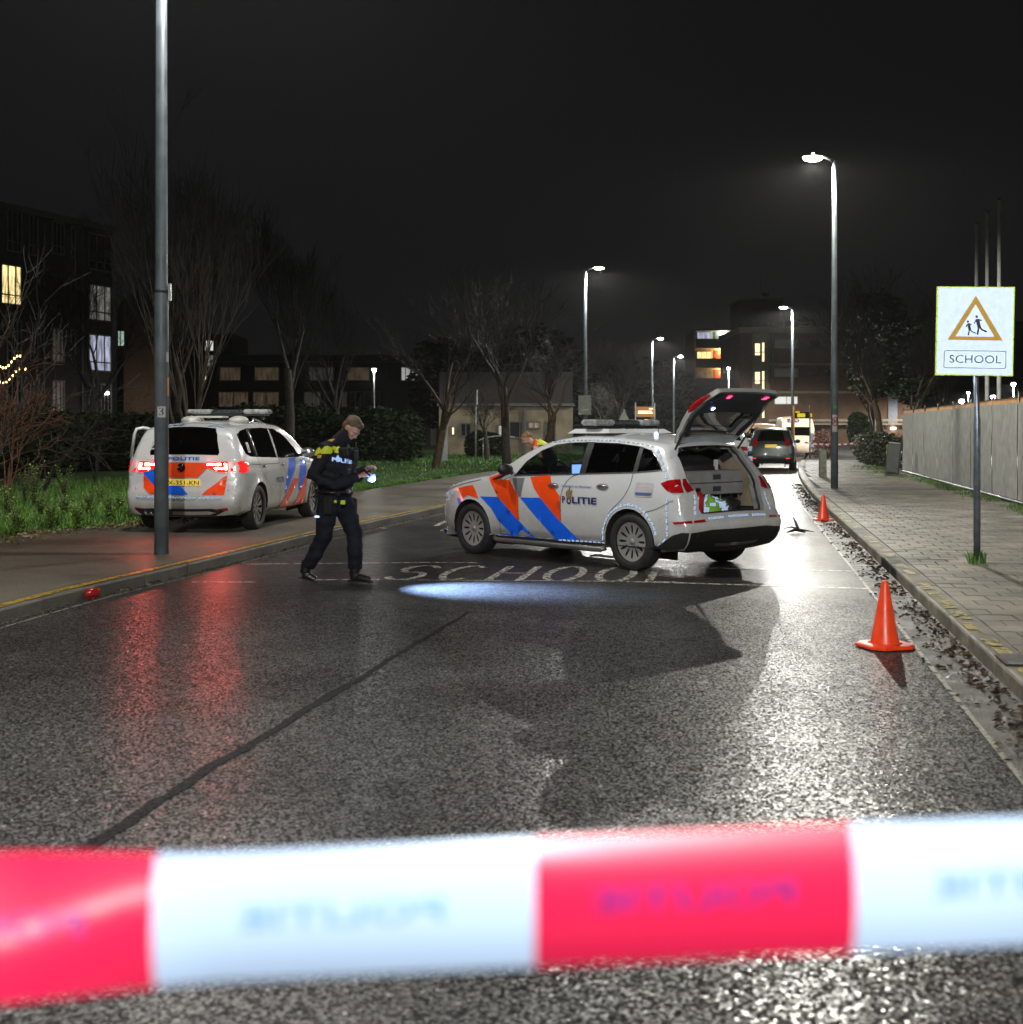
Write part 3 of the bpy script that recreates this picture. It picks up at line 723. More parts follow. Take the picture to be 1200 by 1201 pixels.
MB().add([(x / wt * W_ + cx_, -.0215, y / ht * H_ + cz_) for x, y in vt], ft).build('lettering', M_ink, brd)
# weeds at the foot
def blades(mb, c, n, h, spread, w=0.006, r=rnd):
    for _ in range(n):
        a = r.uniform(0, 2 * PI); d = r.uniform(0, spread); x = c[0] + d * math.cos(a); y = c[1] + d * math.sin(a); H = h * r.uniform(.5, 1.2)
        b = r.uniform(0, 2 * PI); lx, ly = math.cos(b), math.sin(b); q = r.uniform(.2, .8) * H
        mb.add([(x - ly * w, y + lx * w, c[2]), (x + ly * w, y - lx * w, c[2]), (x + lx * q * .35 + ly * w * .8, y + ly * q * .35 - lx * w * .8, c[2] + H * .6), (x + lx * q * .35 - ly * w * .8, y + ly * q * .35 + lx * w * .8, c[2] + H * .6), (x + lx * q, y + ly * q, c[2] + H)], [(0, 1, 2, 3), (3, 2, 4)])
mb = MB(); blades(mb, (sp_.x, sp_.y, .11), 110, .15, .09, .009)
tag(mb.build('weeds', M_grass), 'tuft of green weeds round the foot of the school sign post', 'weeds')

# ------------------------------------------------------------------ fence on the right
fa, fb = G(1200, 596.5, .1), G(1058, 555, .1)
fd = (fb - fa).normalized(); f0 = fa - fd * 16; Lf = (fb - f0).length
fr = thing('mesh_fence', 'long fence covered in grey windbreak cloth with an orange top band', 'fence', (f0.x, f0.y, 0.09), math.atan2(fd.y, fd.x))
M_cloth = mat('grey_windbreak_cloth', (0.37, 0.375, 0.34), 0.7, var=0.16, nscale=3.5, bump=0.3, bscale=120)
wv = M_cloth.node_tree; w_ = wv.nodes.new('ShaderNodeTexWave'); w_.inputs['Scale'].default_value = 7; w_.inputs['Distortion'].default_value = 9; w_.inputs['Detail'].default_value = 2; w_.inputs['Detail Scale'].default_value = .6
tc_ = [n for n in wv.nodes if n.type == 'TEX_COORD'][0]; wv.links.new(tc_.outputs['Object'], w_.inputs['Vector'])
mixm = wv.nodes.new('ShaderNodeMixRGB'); mixm.blend_type = 'MULTIPLY'; mixm.inputs[0].default_value = .3
crn = [n for n in wv.nodes if n.type == 'VALTORGB'][0]; wv.links.new(crn.outputs[0], mixm.inputs[1]); wv.links.new(w_.outputs['Color'], mixm.inputs[2]); wv.links.new(mixm.outputs[0], wv.nodes['Principled BSDF'].inputs['Base Color'])
M_orange = mat('orange_band', (0.62, 0.27, 0.02), 0.5, var=0.25, nscale=2)
M_post = mat('fence_post_steel', (0.12, 0.13, 0.13), 0.5, 0.5)
npan = int(Lf / 2.6); pw = Lf / npan; FH = 2.12
for k in range(npan):
    mb = MB(); vs = []; nx = 12
    for i in range(nx + 1):
        for z in (0.14, .6, 1.1, 1.6, FH - .1):
            x = k * pw + .03 + (pw - .06) * i / nx
            vs.append((x, 0.035 * noise.noise(Vector((x * 1.7, z * 1.5, 3))) - .02, z))
    mb.add(vs, [(i * 5 + j, i * 5 + 5 + j, i * 5 + 6 + j, i * 5 + 1 + j) for i in range(nx) for j in range(4)], True)
    mb.build('cloth_panel', M_cloth, fr)
    mb = MB(); vs = []
    for i in range(7):
        x = k * pw + pw * i / 6; w = .025 * noise.noise(Vector((x * 1.1, 0, 0)))
        vs += [(x, -.045 + w, FH - .13 + w), (x, -.05 + w, FH + .005), (x, -0.02, FH + .01)]
    mb.add(vs, [(i * 3 + j, i * 3 + 3 + j, i * 3 + 4 + j, i * 3 + 1 + j) for i in range(6) for j in (0, 1)], False)
    mb.build('top_band', M_orange, fr)
for k in range(npan + 1):
    MB().tube([(k * pw, -0.05, -.1), (k * pw, -0.05, FH + 0.09)], .026, 8).build('fence_post', M_post, fr)
MB().tube([(0, -.04, .10), (Lf, -.04, .10)], .022, 6).build('bottom_rail', M_polel, fr)
for s_, w, h0 in ((Lf - 7.4, .12, 1.05), (Lf - 10.3, .05, 1.3), (Lf - 20.6, .06, .9)):
    MB().box((s_, -.085, FH - h0 / 2 - .1), (w, .01, h0)).build('orange_strap', M_orange, fr)

# flagpoles
for (px, pt, Y, lab) in ((1145.5, 266, 44, 'shortest looking of three flagpoles behind the fence, left one'), (1158, 252, 42.5, 'middle one of three flagpoles behind the fence'), (1172, 238, 41, 'tallest looking of three flagpoles behind the fence, right one')):
    x = (px - 600) / F * Y; h = HC + (HOR - pt) * Y / F
    t = thing('flagpole', lab, 'flagpole', (x, Y, .08), 0, 'three flagpoles behind the fence')
    MB().tube([(0, 0, 0), (0, 0, h)], [.075, .05], 10).build('pole', mat('flagpole_paint', (0.75, 0.76, 0.74), 0.5), t)
    MB().lathe([(.001, h + .07), (.06, h + .05), (.07, h + .02), (.05, h)], 10).build('cap', M_post, t)

# ------------------------------------------------------------------ traffic cones
M_cone = mat('orange_cone_plastic', (0.80, 0.055, 0.008), 0.38, var=0.08, nscale=10, rvar=0.06)
def cone(px, py, H, label, rz):
    g = G(px, py); t = thing('traffic_cone', label, 'traffic cone', (g.x, g.y, 0.004), rz, 'orange cones beside the right kerb')
    MB().lathe([(.112 * H / .5, .028), (.105 * H / .5, .04), (.026 * H / .5, H * .975), (.020 * H / .5, H), (.001, H * .995)], 28).build('cone_body', M_cone, t)
    w = 0.185 * H / .5; c = .07
    po = [(-w + c, -w), (w - c, -w), (w, -w + c), (w, w - c), (w - c, w), (-w + c, w), (-w, w - c), (-w, -w + c)]
    mb = MB(); lv = [(1.0, .004), (1.0, .02), (.93, .03), (.60, .031)]
    vs = [(x * k, y * k, z) for k, z in lv for x, y in po]
    mb.add(vs, [(L * 8 + i, L * 8 + (i + 1) % 8, L * 8 + 8 + (i + 1) % 8, L * 8 + 8 + i) for L in range(3) for i in range(8)] + [tuple(range(7, -1, -1))])
    mb.build('base', M_cone, t)
cone(1038, 759.5, .485, 'orange cone nearest the camera by the right gutter', .3)
cone(966, 610.5, .45, 'orange cone farther off beside the open-tailgate car', .1)

# dark rubber scrap on the road
g = G(936, 625); mb = MB()
mb.tube([(-.05, .1, .23), (-.03, .03, .16), (0, 0, .06), (.02, 0, .02)], [.012, .02, .03, .03], 6)
mb.tube([(-.22, .02, .06), (-.1, 0, .09), (.02, -.01, .05), (.25, .03, .012)], [.012, .035, .045, .012], 7, flat=.4)
mb.tube([(-.2, -.12, .012), (-.05, -.03, .05), (.1, -.08, .012)], [.01, .03, .01], 6)
o = mb.build('rubber_scrap', mat('black_rubber', (0.012, 0.012, 0.012), 0.5)); o.location = (g.x, g.y, 0.004)
tag(o, 'small twisted black rubber scrap lying on the road before the far cone', 'scrap')
# crushed red thing in the left gutter
g = G(94, 703); t = thing('lantern', 'crushed red plastic lantern lying against the left kerb', 'broken lantern', (g.x, g.y, 0.0), .3)
M_redp = mat('red_translucent_plastic', (0.32, 0.012, 0.012), 0.25, var=.3); M_reds = mat('dark_red_shards', (0.2, 0.02, 0.02), 0.3)
MB().tube([(.02, 0, .055), (.17, .02, .06)], [.05, .045], 9).build('housing', M_redp, t)
MB().lathe([(.05, 0), (.055, .04), (.03, .1), (.02, .11)], 9, M=Matrix.Translation((-.08, -.02, .0)) @ Matrix.Rotation(.5, 4, 'Y')).build('cap', M_redp, t)
mb = MB()
for k in range(34):
    x, y = rnd.uniform(-.32, .12), rnd.uniform(-.1, .08); s_ = rnd.uniform(.01, .03)
    M = Matrix.Translation((x, y, rnd.uniform(.005, .03))) @ Matrix.Rotation(rnd.uniform(0, 6), 4, Vector((rnd.random(), rnd.random(), rnd.random())).normalized())
    mb.add([(-s_, -s_, 0), (s_, -s_ * .6, 0), (s_ * .4, s_, s_ * .4)], [(0, 1, 2)], False, M)
mb.build('shards', M_reds, t, kind='stuff')

# ------------------------------------------------------------------ leaf litter
def litter(name, label, fn, n, mats_, size=(.015, .035)):
    mb = MB()
    for _ in range(n):
        x, y, z = fn(); s_ = rnd.uniform(*size)
        M = Matrix.Translation((x, y, z + s_ * .25)) @ Matrix.Rotation(rnd.uniform(0, 6.28), 4, 'Z') @ Matrix.Rotation(rnd.uniform(-.6, .6), 4, 'X') @ Matrix.Rotation(rnd.uniform(-.5, .5), 4, 'Y')
        c = rnd.uniform(.1, .5) * s_
        mb.add([(-s_, 0, 0), (-s_ * .2, -s_ * .6, c), (s_, 0, 0), (-s_ * .2, s_ * .6, c), (0, 0, -c * .4)], [(0, 1, 4), (1, 2, 4), (2, 3, 4), (3, 0, 4)], False, M)
    o = mb.build(name, mats_); tag(o, label, name.replace('_', ' '), kind='stuff'); return o
def fr_():
    while True:
        y = 5 + 33 * rnd.random() ** 1.3; d = abs(rnd.gauss(0, .13))
        if noise.noise(Vector((y * 1.1, 2, 0))) + .25 > rnd.uniform(-.3, .5) and d < .45: return (XR(y) - .03 - d, y, .006)
litter('wet_leaves', 'wet dark leaf litter gathered along the right gutter', fr_, 2000, M_leaf)
def fl_():
    y = 6.5 + 22 * rnd.random(); return (XL(y) + abs(rnd.gauss(0, .06)) + .02, y, .004)
litter('gutter_leaves', 'thin scatter of leaves along the left kerb', fl_, 700, mat('pale_leaf', (0.16, 0.13, 0.08), 0.5, color2=(0.03, 0.02, 0.015)), (.012, .028))
def fg_():
    y = 10 + 17 * rnd.random(); return (XL(y) - 3.95 + .5 * (y > 19) + rnd.gauss(0, .28), y, .13)
litter('verge_leaves', 'brown and pale leaves at the edge of the left verge', fg_, 3500, mat('tan_leaf', (0.30, 0.25, 0.13), 0.5, color2=(0.07, 0.045, 0.02)), (.02, .045))

# ------------------------------------------------------------------ grass
def edgeL(y): return XL(y) - 3.45 - (0.5 if y < 19 else 0.5 * max(0, 1 - (y - 19)))
mb = MB()
def blade(x, y, z, h, w, a, lean):
    lx, ly = math.cos(a), math.sin(a)
    mb.add([(x - ly * w, y + lx * w, z), (x + ly * w, y - lx * w, z), (x + lx * lean, y + ly * lean, z + h)], [(0, 1, 2)])
cnt = 0
while cnt < 60000:
    y = 11 + 24 * rnd.random(); d = abs(rnd.gauss(0, 2.2)) if rnd.random() < .6 else rnd.uniform(0, 9)
    x = edgeL(y) - d + .05
    if x > edgeL(y) + .1: continue
    h = .04 + .14 * min(1, d / .9) * rnd.uniform(.5, 1.2) * (1 + .8 * noise.noise(Vector((x * .8, y * .8, 0))))
    blade(x, y, .12, h, rnd.uniform(.006, .012), rnd.uniform(0, 6.28), rnd.uniform(.02, .15)); cnt += 1
tag(mb.build('long_grass', M_grass), 'rank green grass and weeds on the verge left of the parked car', 'grass', kind='stuff')
mb = MB()
for _ in range(26000):
    y = 29 + 46 * rnd.random(); d = abs(rnd.gauss(0, .3)) if rnd.random() < .35 else rnd.uniform(0, 10)
    x = XL(y) - 3.45 - d
    s_ = 1 + y / 60
    blade(x, y, .11, rnd.uniform(.025, .06) * s_, .012 * s_, rnd.uniform(0, 6.28), rnd.uniform(.02, .07))
tag(mb.build('mown_grass', mat('lawn_blades', (0.10, 0.26, 0.03), 0.6, color2=(0.035, 0.09, 0.012), nscale=.8)), 'short mown lawn beyond the left path', 'grass', kind='stuff')
mb = MB()
for _ in range(6000):
    y = 20 + 32 * rnd.random(); x0 = fa.x + (y - fa.y) * fd.x / fd.y; d = rnd.gauss(-.12, .16) if y < 40 else rnd.gauss(-.5, .4)
    if noise.noise(Vector((y * .6, 7, 0))) < -.15: continue
    blade(x0 + d, y, .10, rnd.uniform(.03, .12), .010, rnd.uniform(0, 6.28), rnd.uniform(.02, .06))
tag(mb.build('fence_grass', M_grass), 'low weeds and grass along the foot of the fence', 'grass', kind='stuff')
# broad-leaved weeds at the verge
def leafplant(c, h, n, label):
    t = thing('verge_plant', label, 'plant', c, rnd.uniform(0, 6), 'leafy weeds on the left verge')
    ms = MB(); ml = MB()
    for k in range(n):
        a = rnd.uniform(0, 6.28); r = rnd.uniform(.03, .35) * h; top = Vector((r * math.cos(a), r * math.sin(a), h * rnd.uniform(.5, 1)))
        ms.tube([(0, 0, 0), (top.x * .4, top.y * .4, top.z * .6), top], .004, 3)
        for q in range(9):
            f = .25 + .75 * q / 8; p = top * f; p.x = top.x * f * f; p.y = top.y * f * f
            b = rnd.uniform(0, 6.28); L = rnd.uniform(.025, .06); dx, dy = math.cos(b) * L, math.sin(b) * L; dz = rnd.uniform(-.02, .03)
            ml.add([p, (p.x + dx * .5 - dy * .35, p.y + dy * .5 + dx * .35, p.z + dz), (p.x + dx, p.y + dy, p.z + dz * .5), (p.x + dx * .5 + dy * .35, p.y + dy * .5 - dx * .35, p.z + dz)], [(0, 1, 2, 3)])
    ms.build('stems', M_twig, t); ml.build('leaves', mat('verge_leaves_green', (0.24, 0.42, 0.05), 0.5, color2=(0.12, 0.22, 0.03), nscale=4), t, kind='stuff')
for k, (px, py, h, lab) in enumerate(((40, 600, .9, 'tallest leafy weed near the left edge of the picture'), (75, 590, .75, 'leafy weed second from the left edge'), (20, 628, .45, 'low leafy weed at the very left edge of the verge'), (105, 612, .5, 'low leafy weed left of the bright clump'),
                                 (128, 614, .42, 'bright leafy clump close to the parked car'), (60, 622, .4, 'low leafy weed by the path edge'), (48, 612, .5, 'leafy weed between the two tall ones at the left'), (118, 596, .5, 'leafy weed at the back of the verge near the parked minivan'), (8, 612, .6, 'leafy weed cut by the left edge of the picture'), (140, 606, .4, 'leafy clump just behind the lamp post'), (76, 612, .45, 'leafy weed in the middle of the verge'), (30, 590, .7, 'tall leafy weed below the reddish shrub'), (90, 622, .35, 'small bright weed next to the path'))):
    leafplant(G(px, py, .12), h, 38, lab)

# ------------------------------------------------------------------ trees
def tree(name, label, x, y, z, H, tr, mtrunk, mtwig, seed, spread=.5, levels=5, lean=(0, 0), nfork=(3, 5), stems=1, up=.35, group=None, clear=.25, r_t=None):
    r = random.Random(seed); t = thing(name, label, 'tree', (x, y, z), 0, group)
    tk = MB(); cr = MB(); LB = [0]
    def grow(p, d, L, rad, lev):
        n = 4; pts = [p]; rr = [rad]; q = p
        for i in range(n):
            d = (d + Vector((r.gauss(0, .10), r.gauss(0, .10), up * .12 if lev else 0.02))).normalized()
            q = q + d * L / n; pts.append(q); rr.append(rad * (1 - .55 * (i + 1) / n if lev else 1 - .35 * (i + 1) / n))
        (tk if lev <= 1 else cr).tube(pts, rr, 8 if lev == 0 else (5 if lev == 1 else 3), cap=False)
        if lev >= levels: return
        k = r.randint(*nfork)
        for j in range(k):
            f = r.uniform(.35 if lev else .55, 1.0) if j < k - 1 else 1.0
            i = min(n, int(f * n + .5)); bp = pts[i]; bd = (pts[i] - pts[i - 1]).normalized()
            a = r.uniform(0, 6.28); u, w = perp(bd); sp_ = spread * r.uniform(.6, 1.3)
            nd = (bd + (u * math.cos(a) + w * math.sin(a)) * sp_ + Vector((0, 0, up * .3))).normalized()
            grow(bp, nd, L * r.uniform(.55, .82), max(rr[i] * .62, .006), lev + 1)
    for s_ in range(stems):
        a = 6.28 * s_ / max(stems, 1) + r.random(); sp2 = .0 if stems == 1 else r.uniform(.1, .32)
        grow(Vector((0, 0, 0)), Vector((lean[0] + sp2 * math.cos(a), lean[1] + sp2 * math.sin(a), 1)).normalized(), H * clear * (1 if stems == 1 else r.uniform(.7, 1.2)), tr, 0)
    tk.build('trunk', mtrunk, t); cr.build('crown', mtwig, t)
    return t
M_twigd = mat('dark_twigs', (0.016, 0.013, 0.010), 0.8, var=0.3)
def at(px, Y): return ((px - 600) / F * Y, Y)
tree('bare_tree', 'many-stemmed bare tree lit behind the near lamp post', *at(222, 34), .1, 7.8, .05, M_twig, M_twig, 3, .35, 4, stems=8, clear=.42, up=.7, nfork=(2, 4))
tree('bare_tree', 'tall dark bare tree behind the lamp post at the left', *at(205, 50), .1, 16, .22, M_bark, M_twigd, 5, .58, 6, clear=.27, up=.3)
tree('bare_tree', 'tall dark poplar between the two police cars', *at(338, 52), .1, 14.5, .24, M_bark, M_twigd, 6, .42, 6, clear=.27, up=.5)
tree('bare_tree', 'broad dark bare tree behind the flats at the far left', *at(105, 60), .1, 14, .26, M_bark, M_twigd, 8, .6, 6, clear=.25, up=.3)
tree('bare_tree', 'bare tree over the terraced houses right of the poplar', *at(400, 66), .1, 11, .2, M_bark, M_twigd, 9, .5, 5, clear=.27)
M_barkl = mat('bark_painted_lamplit', (0.085, 0.055, 0.03), 0.85, var=.35, nscale=6, bump=.8, bscale=25)  # bark copy with warm lamplight put into its colour
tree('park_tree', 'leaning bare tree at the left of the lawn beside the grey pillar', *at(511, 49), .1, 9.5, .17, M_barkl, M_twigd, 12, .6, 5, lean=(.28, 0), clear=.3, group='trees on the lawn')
tree('park_tree', 'upright dark tree in the middle of the lawn', *at(596, 47), .1, 10, .19, M_bark, M_twigd, 14, .6, 5, lean=(-.06, 0), clear=.3, group='trees on the lawn')
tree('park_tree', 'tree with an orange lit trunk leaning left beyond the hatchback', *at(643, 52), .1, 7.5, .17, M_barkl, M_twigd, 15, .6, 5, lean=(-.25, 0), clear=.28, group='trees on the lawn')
tree('park_tree', 'bushy bare tree before the pale house', *at(572, 62), .1, 5, .12, M_bark, M_twigd, 18, .7, 5, clear=.25, group='trees on the lawn')
tree('roadside_tree', 'bare tree left of the orange information board', *at(727, 80), .1, 9, .14, M_bark, M_twigd, 16, .5, 5, clear=.3, stems=2)
tree('roadside_tree', 'low spreading tree behind the triangular sign', *at(705, 95), .1, 8, .14, M_bark, M_twigd, 17, .7, 5, clear=.25)
tree('garden_tree', 'slim bare tree standing in the hedge right of the lamp post', *at(1026, 62), .1, 9.5, .16, M_bark, M_twigd, 21, .5, 6, clear=.3, group='trees behind the fence')
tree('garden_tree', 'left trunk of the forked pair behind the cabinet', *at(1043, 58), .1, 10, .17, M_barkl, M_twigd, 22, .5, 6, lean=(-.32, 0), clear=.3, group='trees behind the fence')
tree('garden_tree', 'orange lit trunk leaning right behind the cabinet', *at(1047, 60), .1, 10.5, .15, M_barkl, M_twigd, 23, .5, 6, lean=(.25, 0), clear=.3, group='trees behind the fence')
tree('garden_tree', 'dark tree behind the school sign', *at(1100, 68), .1, 10, .17, M_bark, M_twigd, 24, .55, 6, clear=.27, group='trees behind the fence')
# twiggy shrubs close on the left
for k, (px, Y, H, m, lab, ln, st) in enumerate(((-45, 23, 2.6, M_twigr, 'reddish twiggy shrub reaching in from the left edge', (.35, 0), 6), (5, 27, 2.3, M_twigr, 'reddish shrub under the warm lit window', (.1, 0), 5),
                                        (50, 29, 2.0, M_twigd, 'grey twiggy shrub with long arching branches', (.35, 0), 4), (112, 33, 2.0, M_twigd, 'dark twiggy shrub before the set-back flats', (0, 0), 4), (-70, 20, 3.2, M_twigd, 'tall shrub with branches arching over the left verge', (.5, 0), 4))):
    tree('twiggy_shrub', lab, *at(px, Y), .1, H, .022, m, m, 40 + k, .6, 4, stems=st, clear=.5, up=.15, nfork=(2, 3), lean=ln, group='shrubs on the left verge')

# dark bushes and the hedge: leaf masses
def bush(name, label, cat, boxes, n, size, m, seed, group=None, kind=None):
    r = random.Random(seed); mb = MB()
    tot = sum(b[3] * b[4] * b[5] for b in boxes)
    for (cx, cy_, cz, sx, sy, sz) in boxes:
        k = int(n * sx * sy * sz / tot)
        for _ in range(k):
            while True:
                u = [r.uniform(-1, 1) for _ in range(3)]
                if abs(u[0]) ** 3 + abs(u[1]) ** 3 + abs(u[2]) ** 3 < 1 and (max(map(abs, u)) > .55 or r.random() < .2): break
            p = Vector((cx + u[0] * sx / 2, cy_ + u[1] * sy / 2, cz + u[2] * sz / 2))
            p.z += .25 * noise.noise(Vector((p.x * .9, p.y * .9, 0))) * sz * .5
            p.z = max(p.z, .1)
            s_ = size * r.uniform(.6, 1.3); a = Vector((r.gauss(0, 1), r.gauss(0, 1), r.gauss(0, 1))).normalized(); b, c = perp(a)
            mb.add([p - b * s_, p - c * s_ * .5, p + b * s_, p + c * s_ * .5], [(0, 1, 2, 3)])
    o = mb.build(name, m); tag(o, label, cat, group, kind); return o
def ABC(px0, px1, Y, z, h, d): x0 = (px0 - 600) / F * Y; x1 = (px1 - 600) / F * Y; return ((x0 + x1) / 2, Y, z, abs(x1 - x0), d, h)
bush('thicket', 'long dark thicket behind the police cars and the walking officer', 'thicket', [ABC(230, 400, 60, 1.35, 2.7, 4), ABC(390, 500, 60, 1.25, 2.6, 4), ABC(60, 240, 48, 1.1, 2.2, 5), ABC(-40, 90, 40, 1.2, 2.4, 4)], 16000, .13, M_leaves, 1, kind='stuff')
hx = [G(1050, 556, .12), G(1010, 538, .12), G(985, 530, .12)]
bush('hedge', 'clipped dark hedge along the right pavement beyond the lamp post', 'hedge', [(14.4, 50, .75, 1.2, 3.5, 1.4), (15.0, 53.4, .75, 1.2, 3.6, 1.45), (15.8, 57, .72, 1.2, 3.6, 1.4), (16.7, 60.6, .72, 1.2, 3.7, 1.35), (17.6, 64, .72, 1.2, 3.6, 1.35), (18.5, 68, .72, 1.2, 4, 1.3)], 15000, .06, mat('hedge_leaves', (0.05, 0.062, 0.018), .5, color2=(0.02, 0.026, 0.010), nscale=4), 2)
bush('dense_crown', 'dark dense tree crown hanging over the hedge right of the lamp post', 'tree crown', [ABC(995, 1060, 66, 5.9, 5.2, 5), ABC(1040, 1100, 70, 5.2, 4.5, 5)], 5200, .16, M_leaves, 11)
bush('shrub', 'round dark shrub before the brick flats', 'shrub', [ABC(996, 1018, 85, 1.6, 2.2, 2.5)], 2500, .12, M_leaves, 5)
bush('shrub', 'low dark shrub in front of the pale house', 'shrub', [ABC(545, 590, 70, .7, 1.5, 2)], 2000, .11, M_leaves, 6)
bush('treeline', 'dark mass of far trees above the pale house', 'trees', [ABC(480, 560, 100, 5.2, 6.5, 8), ABC(540, 690, 100, 5.0, 8.5, 8), ABC(690, 812, 125, 4, 8, 8), ABC(250, 470, 150, 3.5, 7, 6)], 14000, .32, mat('far_dark_foliage', (0.006, 0.0065, 0.005), .9, spec=.05), 7, kind='stuff')
# ------------------------------------------------------------------ buildings
def brickmat(name, c1, c2, mortar, sc=1.0):
    m = bpy.data.materials.new(name); m.use_nodes = True; nt = m.node_tree; n = nt.nodes; l = nt.links; b = n['Principled BSDF']
    t = n.new('ShaderNodeTexCoord'); mp = n.new('ShaderNodeMapping'); mp.inputs['Rotation'].default_value = (R(90), 0, 0)
    br = n.new('ShaderNodeTexBrick'); br.inputs['Scale'].default_value = 4 * sc; br.inputs['Color1'].default_value = (*c1, 1); br.inputs['Color2'].default_value = (*c2, 1); br.inputs['Mortar'].default_value = (*mortar, 1)
    nz = n.new('ShaderNodeTexNoise'); nz.inputs['Scale'].default_value = .7; mx = n.new('ShaderNodeMixRGB'); mx.blend_type = 'MULTIPLY'; mx.inputs[0].default_value = .7
    l.new(t.outputs['Object'], mp.inputs[0]); l.new(mp.outputs[0], br.inputs['Vector']); l.new(t.outputs['Object'], nz.inputs['Vector'])
    l.new(br.outputs['Color'], mx.inputs[1]); l.new(nz.outputs['Fac'], mx.inputs[2]); l.new(mx.outputs[0], b.inputs['Base Color'])
    b.inputs['Roughness'].default_value = .85
    return m
M_brick = brickmat('dark_brown_brick', (0.42, 0.22, 0.12), (0.32, 0.16, 0.09), (0.34, 0.30, 0.25))
M_brickd = brickmat('grey_brown_brick', (0.055, 0.045, 0.04), (0.04, 0.033, 0.03), (0.07, 0.065, 0.06))
M_band = mat('pale_concrete_band', (0.55, 0.48, 0.36), .7, var=.2)
M_frame = mat('white_window_frame', (0.42, 0.42, 0.40), .5)
M_framed = mat('dull_window_frame', (0.10, 0.10, 0.10), .6)
M_pane = mat('dark_window_pane', (0.012, 0.013, 0.015), .08)
M_dark = mat('dark_recess', (0.012, 0.012, 0.012), .9)
def litpane(name, c, s): return mat(name, tuple(x * .5 for x in c), .4, em=c, es=s, var=.35, nscale=1.3)
def curtain(name, c, s, sc=9, lo=.35):
    """a lit window with curtain folds"""
    if name in MATS: return MATS[name]
    m = litpane(name, c, s); nt = m.node_tree; w = nt.nodes.new('ShaderNodeTexNoise'); w.inputs['Scale'].default_value = sc; w.inputs['Detail'].default_value = 3
    mp = nt.nodes.new('ShaderNodeMapping'); mp.inputs['Scale'].default_value = (1, 1, .12)
    t = [n for n in nt.nodes if n.type == 'TEX_COORD'][0]; nt.links.new(t.outputs['Object'], mp.inputs[0]); nt.links.new(mp.outputs[0], w.inputs['Vector'])
    mr = nt.nodes.new('ShaderNodeMapRange'); mr.inputs['From Min'].default_value = lo; mr.inputs['From Max'].default_value = .7; mr.inputs['To Min'].default_value = s * .25; mr.inputs['To Max'].default_value = s * 1.4
    nt.links.new(w.outputs['Fac'], mr.inputs['Value']); nt.links.new(mr.outputs[0], nt.nodes['Principled BSDF'].inputs['Emission Strength'])
    return m
M_warm = curtain('warm_lit_window', (1.0, .78, .35), 1.6)
M_stair = litpane('lit_stairwell', (1.0, .84, .52), 1.4)
M_greyw = curtain('dim_grey_window', (.8, .78, .7), .2)
M_bluew = curtain('cool_lit_window', (.72, .75, 1.0), .6)
M_tan = curtain('dim_tan_curtain', (.85, .6, .38), .06)
M_tanb = curtain('dim_grey_curtain', (.6, .58, .5), .05)
M_whitew = litpane('white_lit_window', (.95, .97, .9), .75)

class Facade:
    def __init__(s, name, label, cat, o, rz, W, D, H, m, z0=.08, group=None):
        s.t = thing(name, label, cat, (o[0], o[1], z0), rz, group); s.o = Vector((o[0], o[1], z0)); s.rz = rz
        if W: s.wall = MB().box((W / 2, D / 2, H / 2), (W, D, H)).build('wall', m, s.t)
    def loc(s, px, py):
        d = Vector(((px - 600) / F, 1, -(py - HOR) / F)); o = Vector((0, 0, HC)) - s.o
        a = Vector((math.cos(s.rz), math.sin(s.rz), 0)); n = Vector((math.sin(s.rz), -math.cos(s.rz), 0))
        t = -(o.dot(n)) / d.dot(n); p = o + d * t
        return p.dot(a), p.z
    def win(s, px0, px1, py0, py1, pane=None, mull=(.5,), trans=(), fm=None, fw=.07, y=0, raw=None):
        if raw: x0, x1, z0, z1 = raw
        else:
            xm, _ = s.loc((px0 + px1) / 2, py0); x0, _ = s.loc(px0, py0); x1, _ = s.loc(px1, py0)
            z1 = s.loc((px0 + px1) / 2, py0)[1]; z0 = s.loc((px0 + px1) / 2, py1)[1]
        fm = fm or M_frame; mb = MB(); w, h = x1 - x0, z1 - z0
        yy = y - .03
        mb.box((x0 + fw / 2, yy, z0 + h / 2), (fw, .07, h)); mb.box((x1 - fw / 2, yy, z0 + h / 2), (fw, .07, h))
        mb.box((x0 + w / 2, yy, z0 + fw / 2), (w - 2 * fw, .07, fw)); mb.box((x0 + w / 2, yy, z1 - fw / 2), (w - 2 * fw, .07, fw))
        for f in mull: mb.box((x0 + w * f, yy + .004, z0 + h / 2), (fw * .8, .06, h - 2 * fw))
        for f in trans: mb.box((x0 + w / 2, yy + .008, z0 + h * f), (w - 2 * fw, .05, fw * .8))
        o = mb.build('window', fm, s.t)
        MB().box((x0 + w / 2, y - .012, z0 + h / 2), (w - fw, .02, h - fw)).build('pane', pane or M_pane, o)
        return o
    def part(s, name, c, d, m): return MB().box(c, d).build(name, m, s.t)

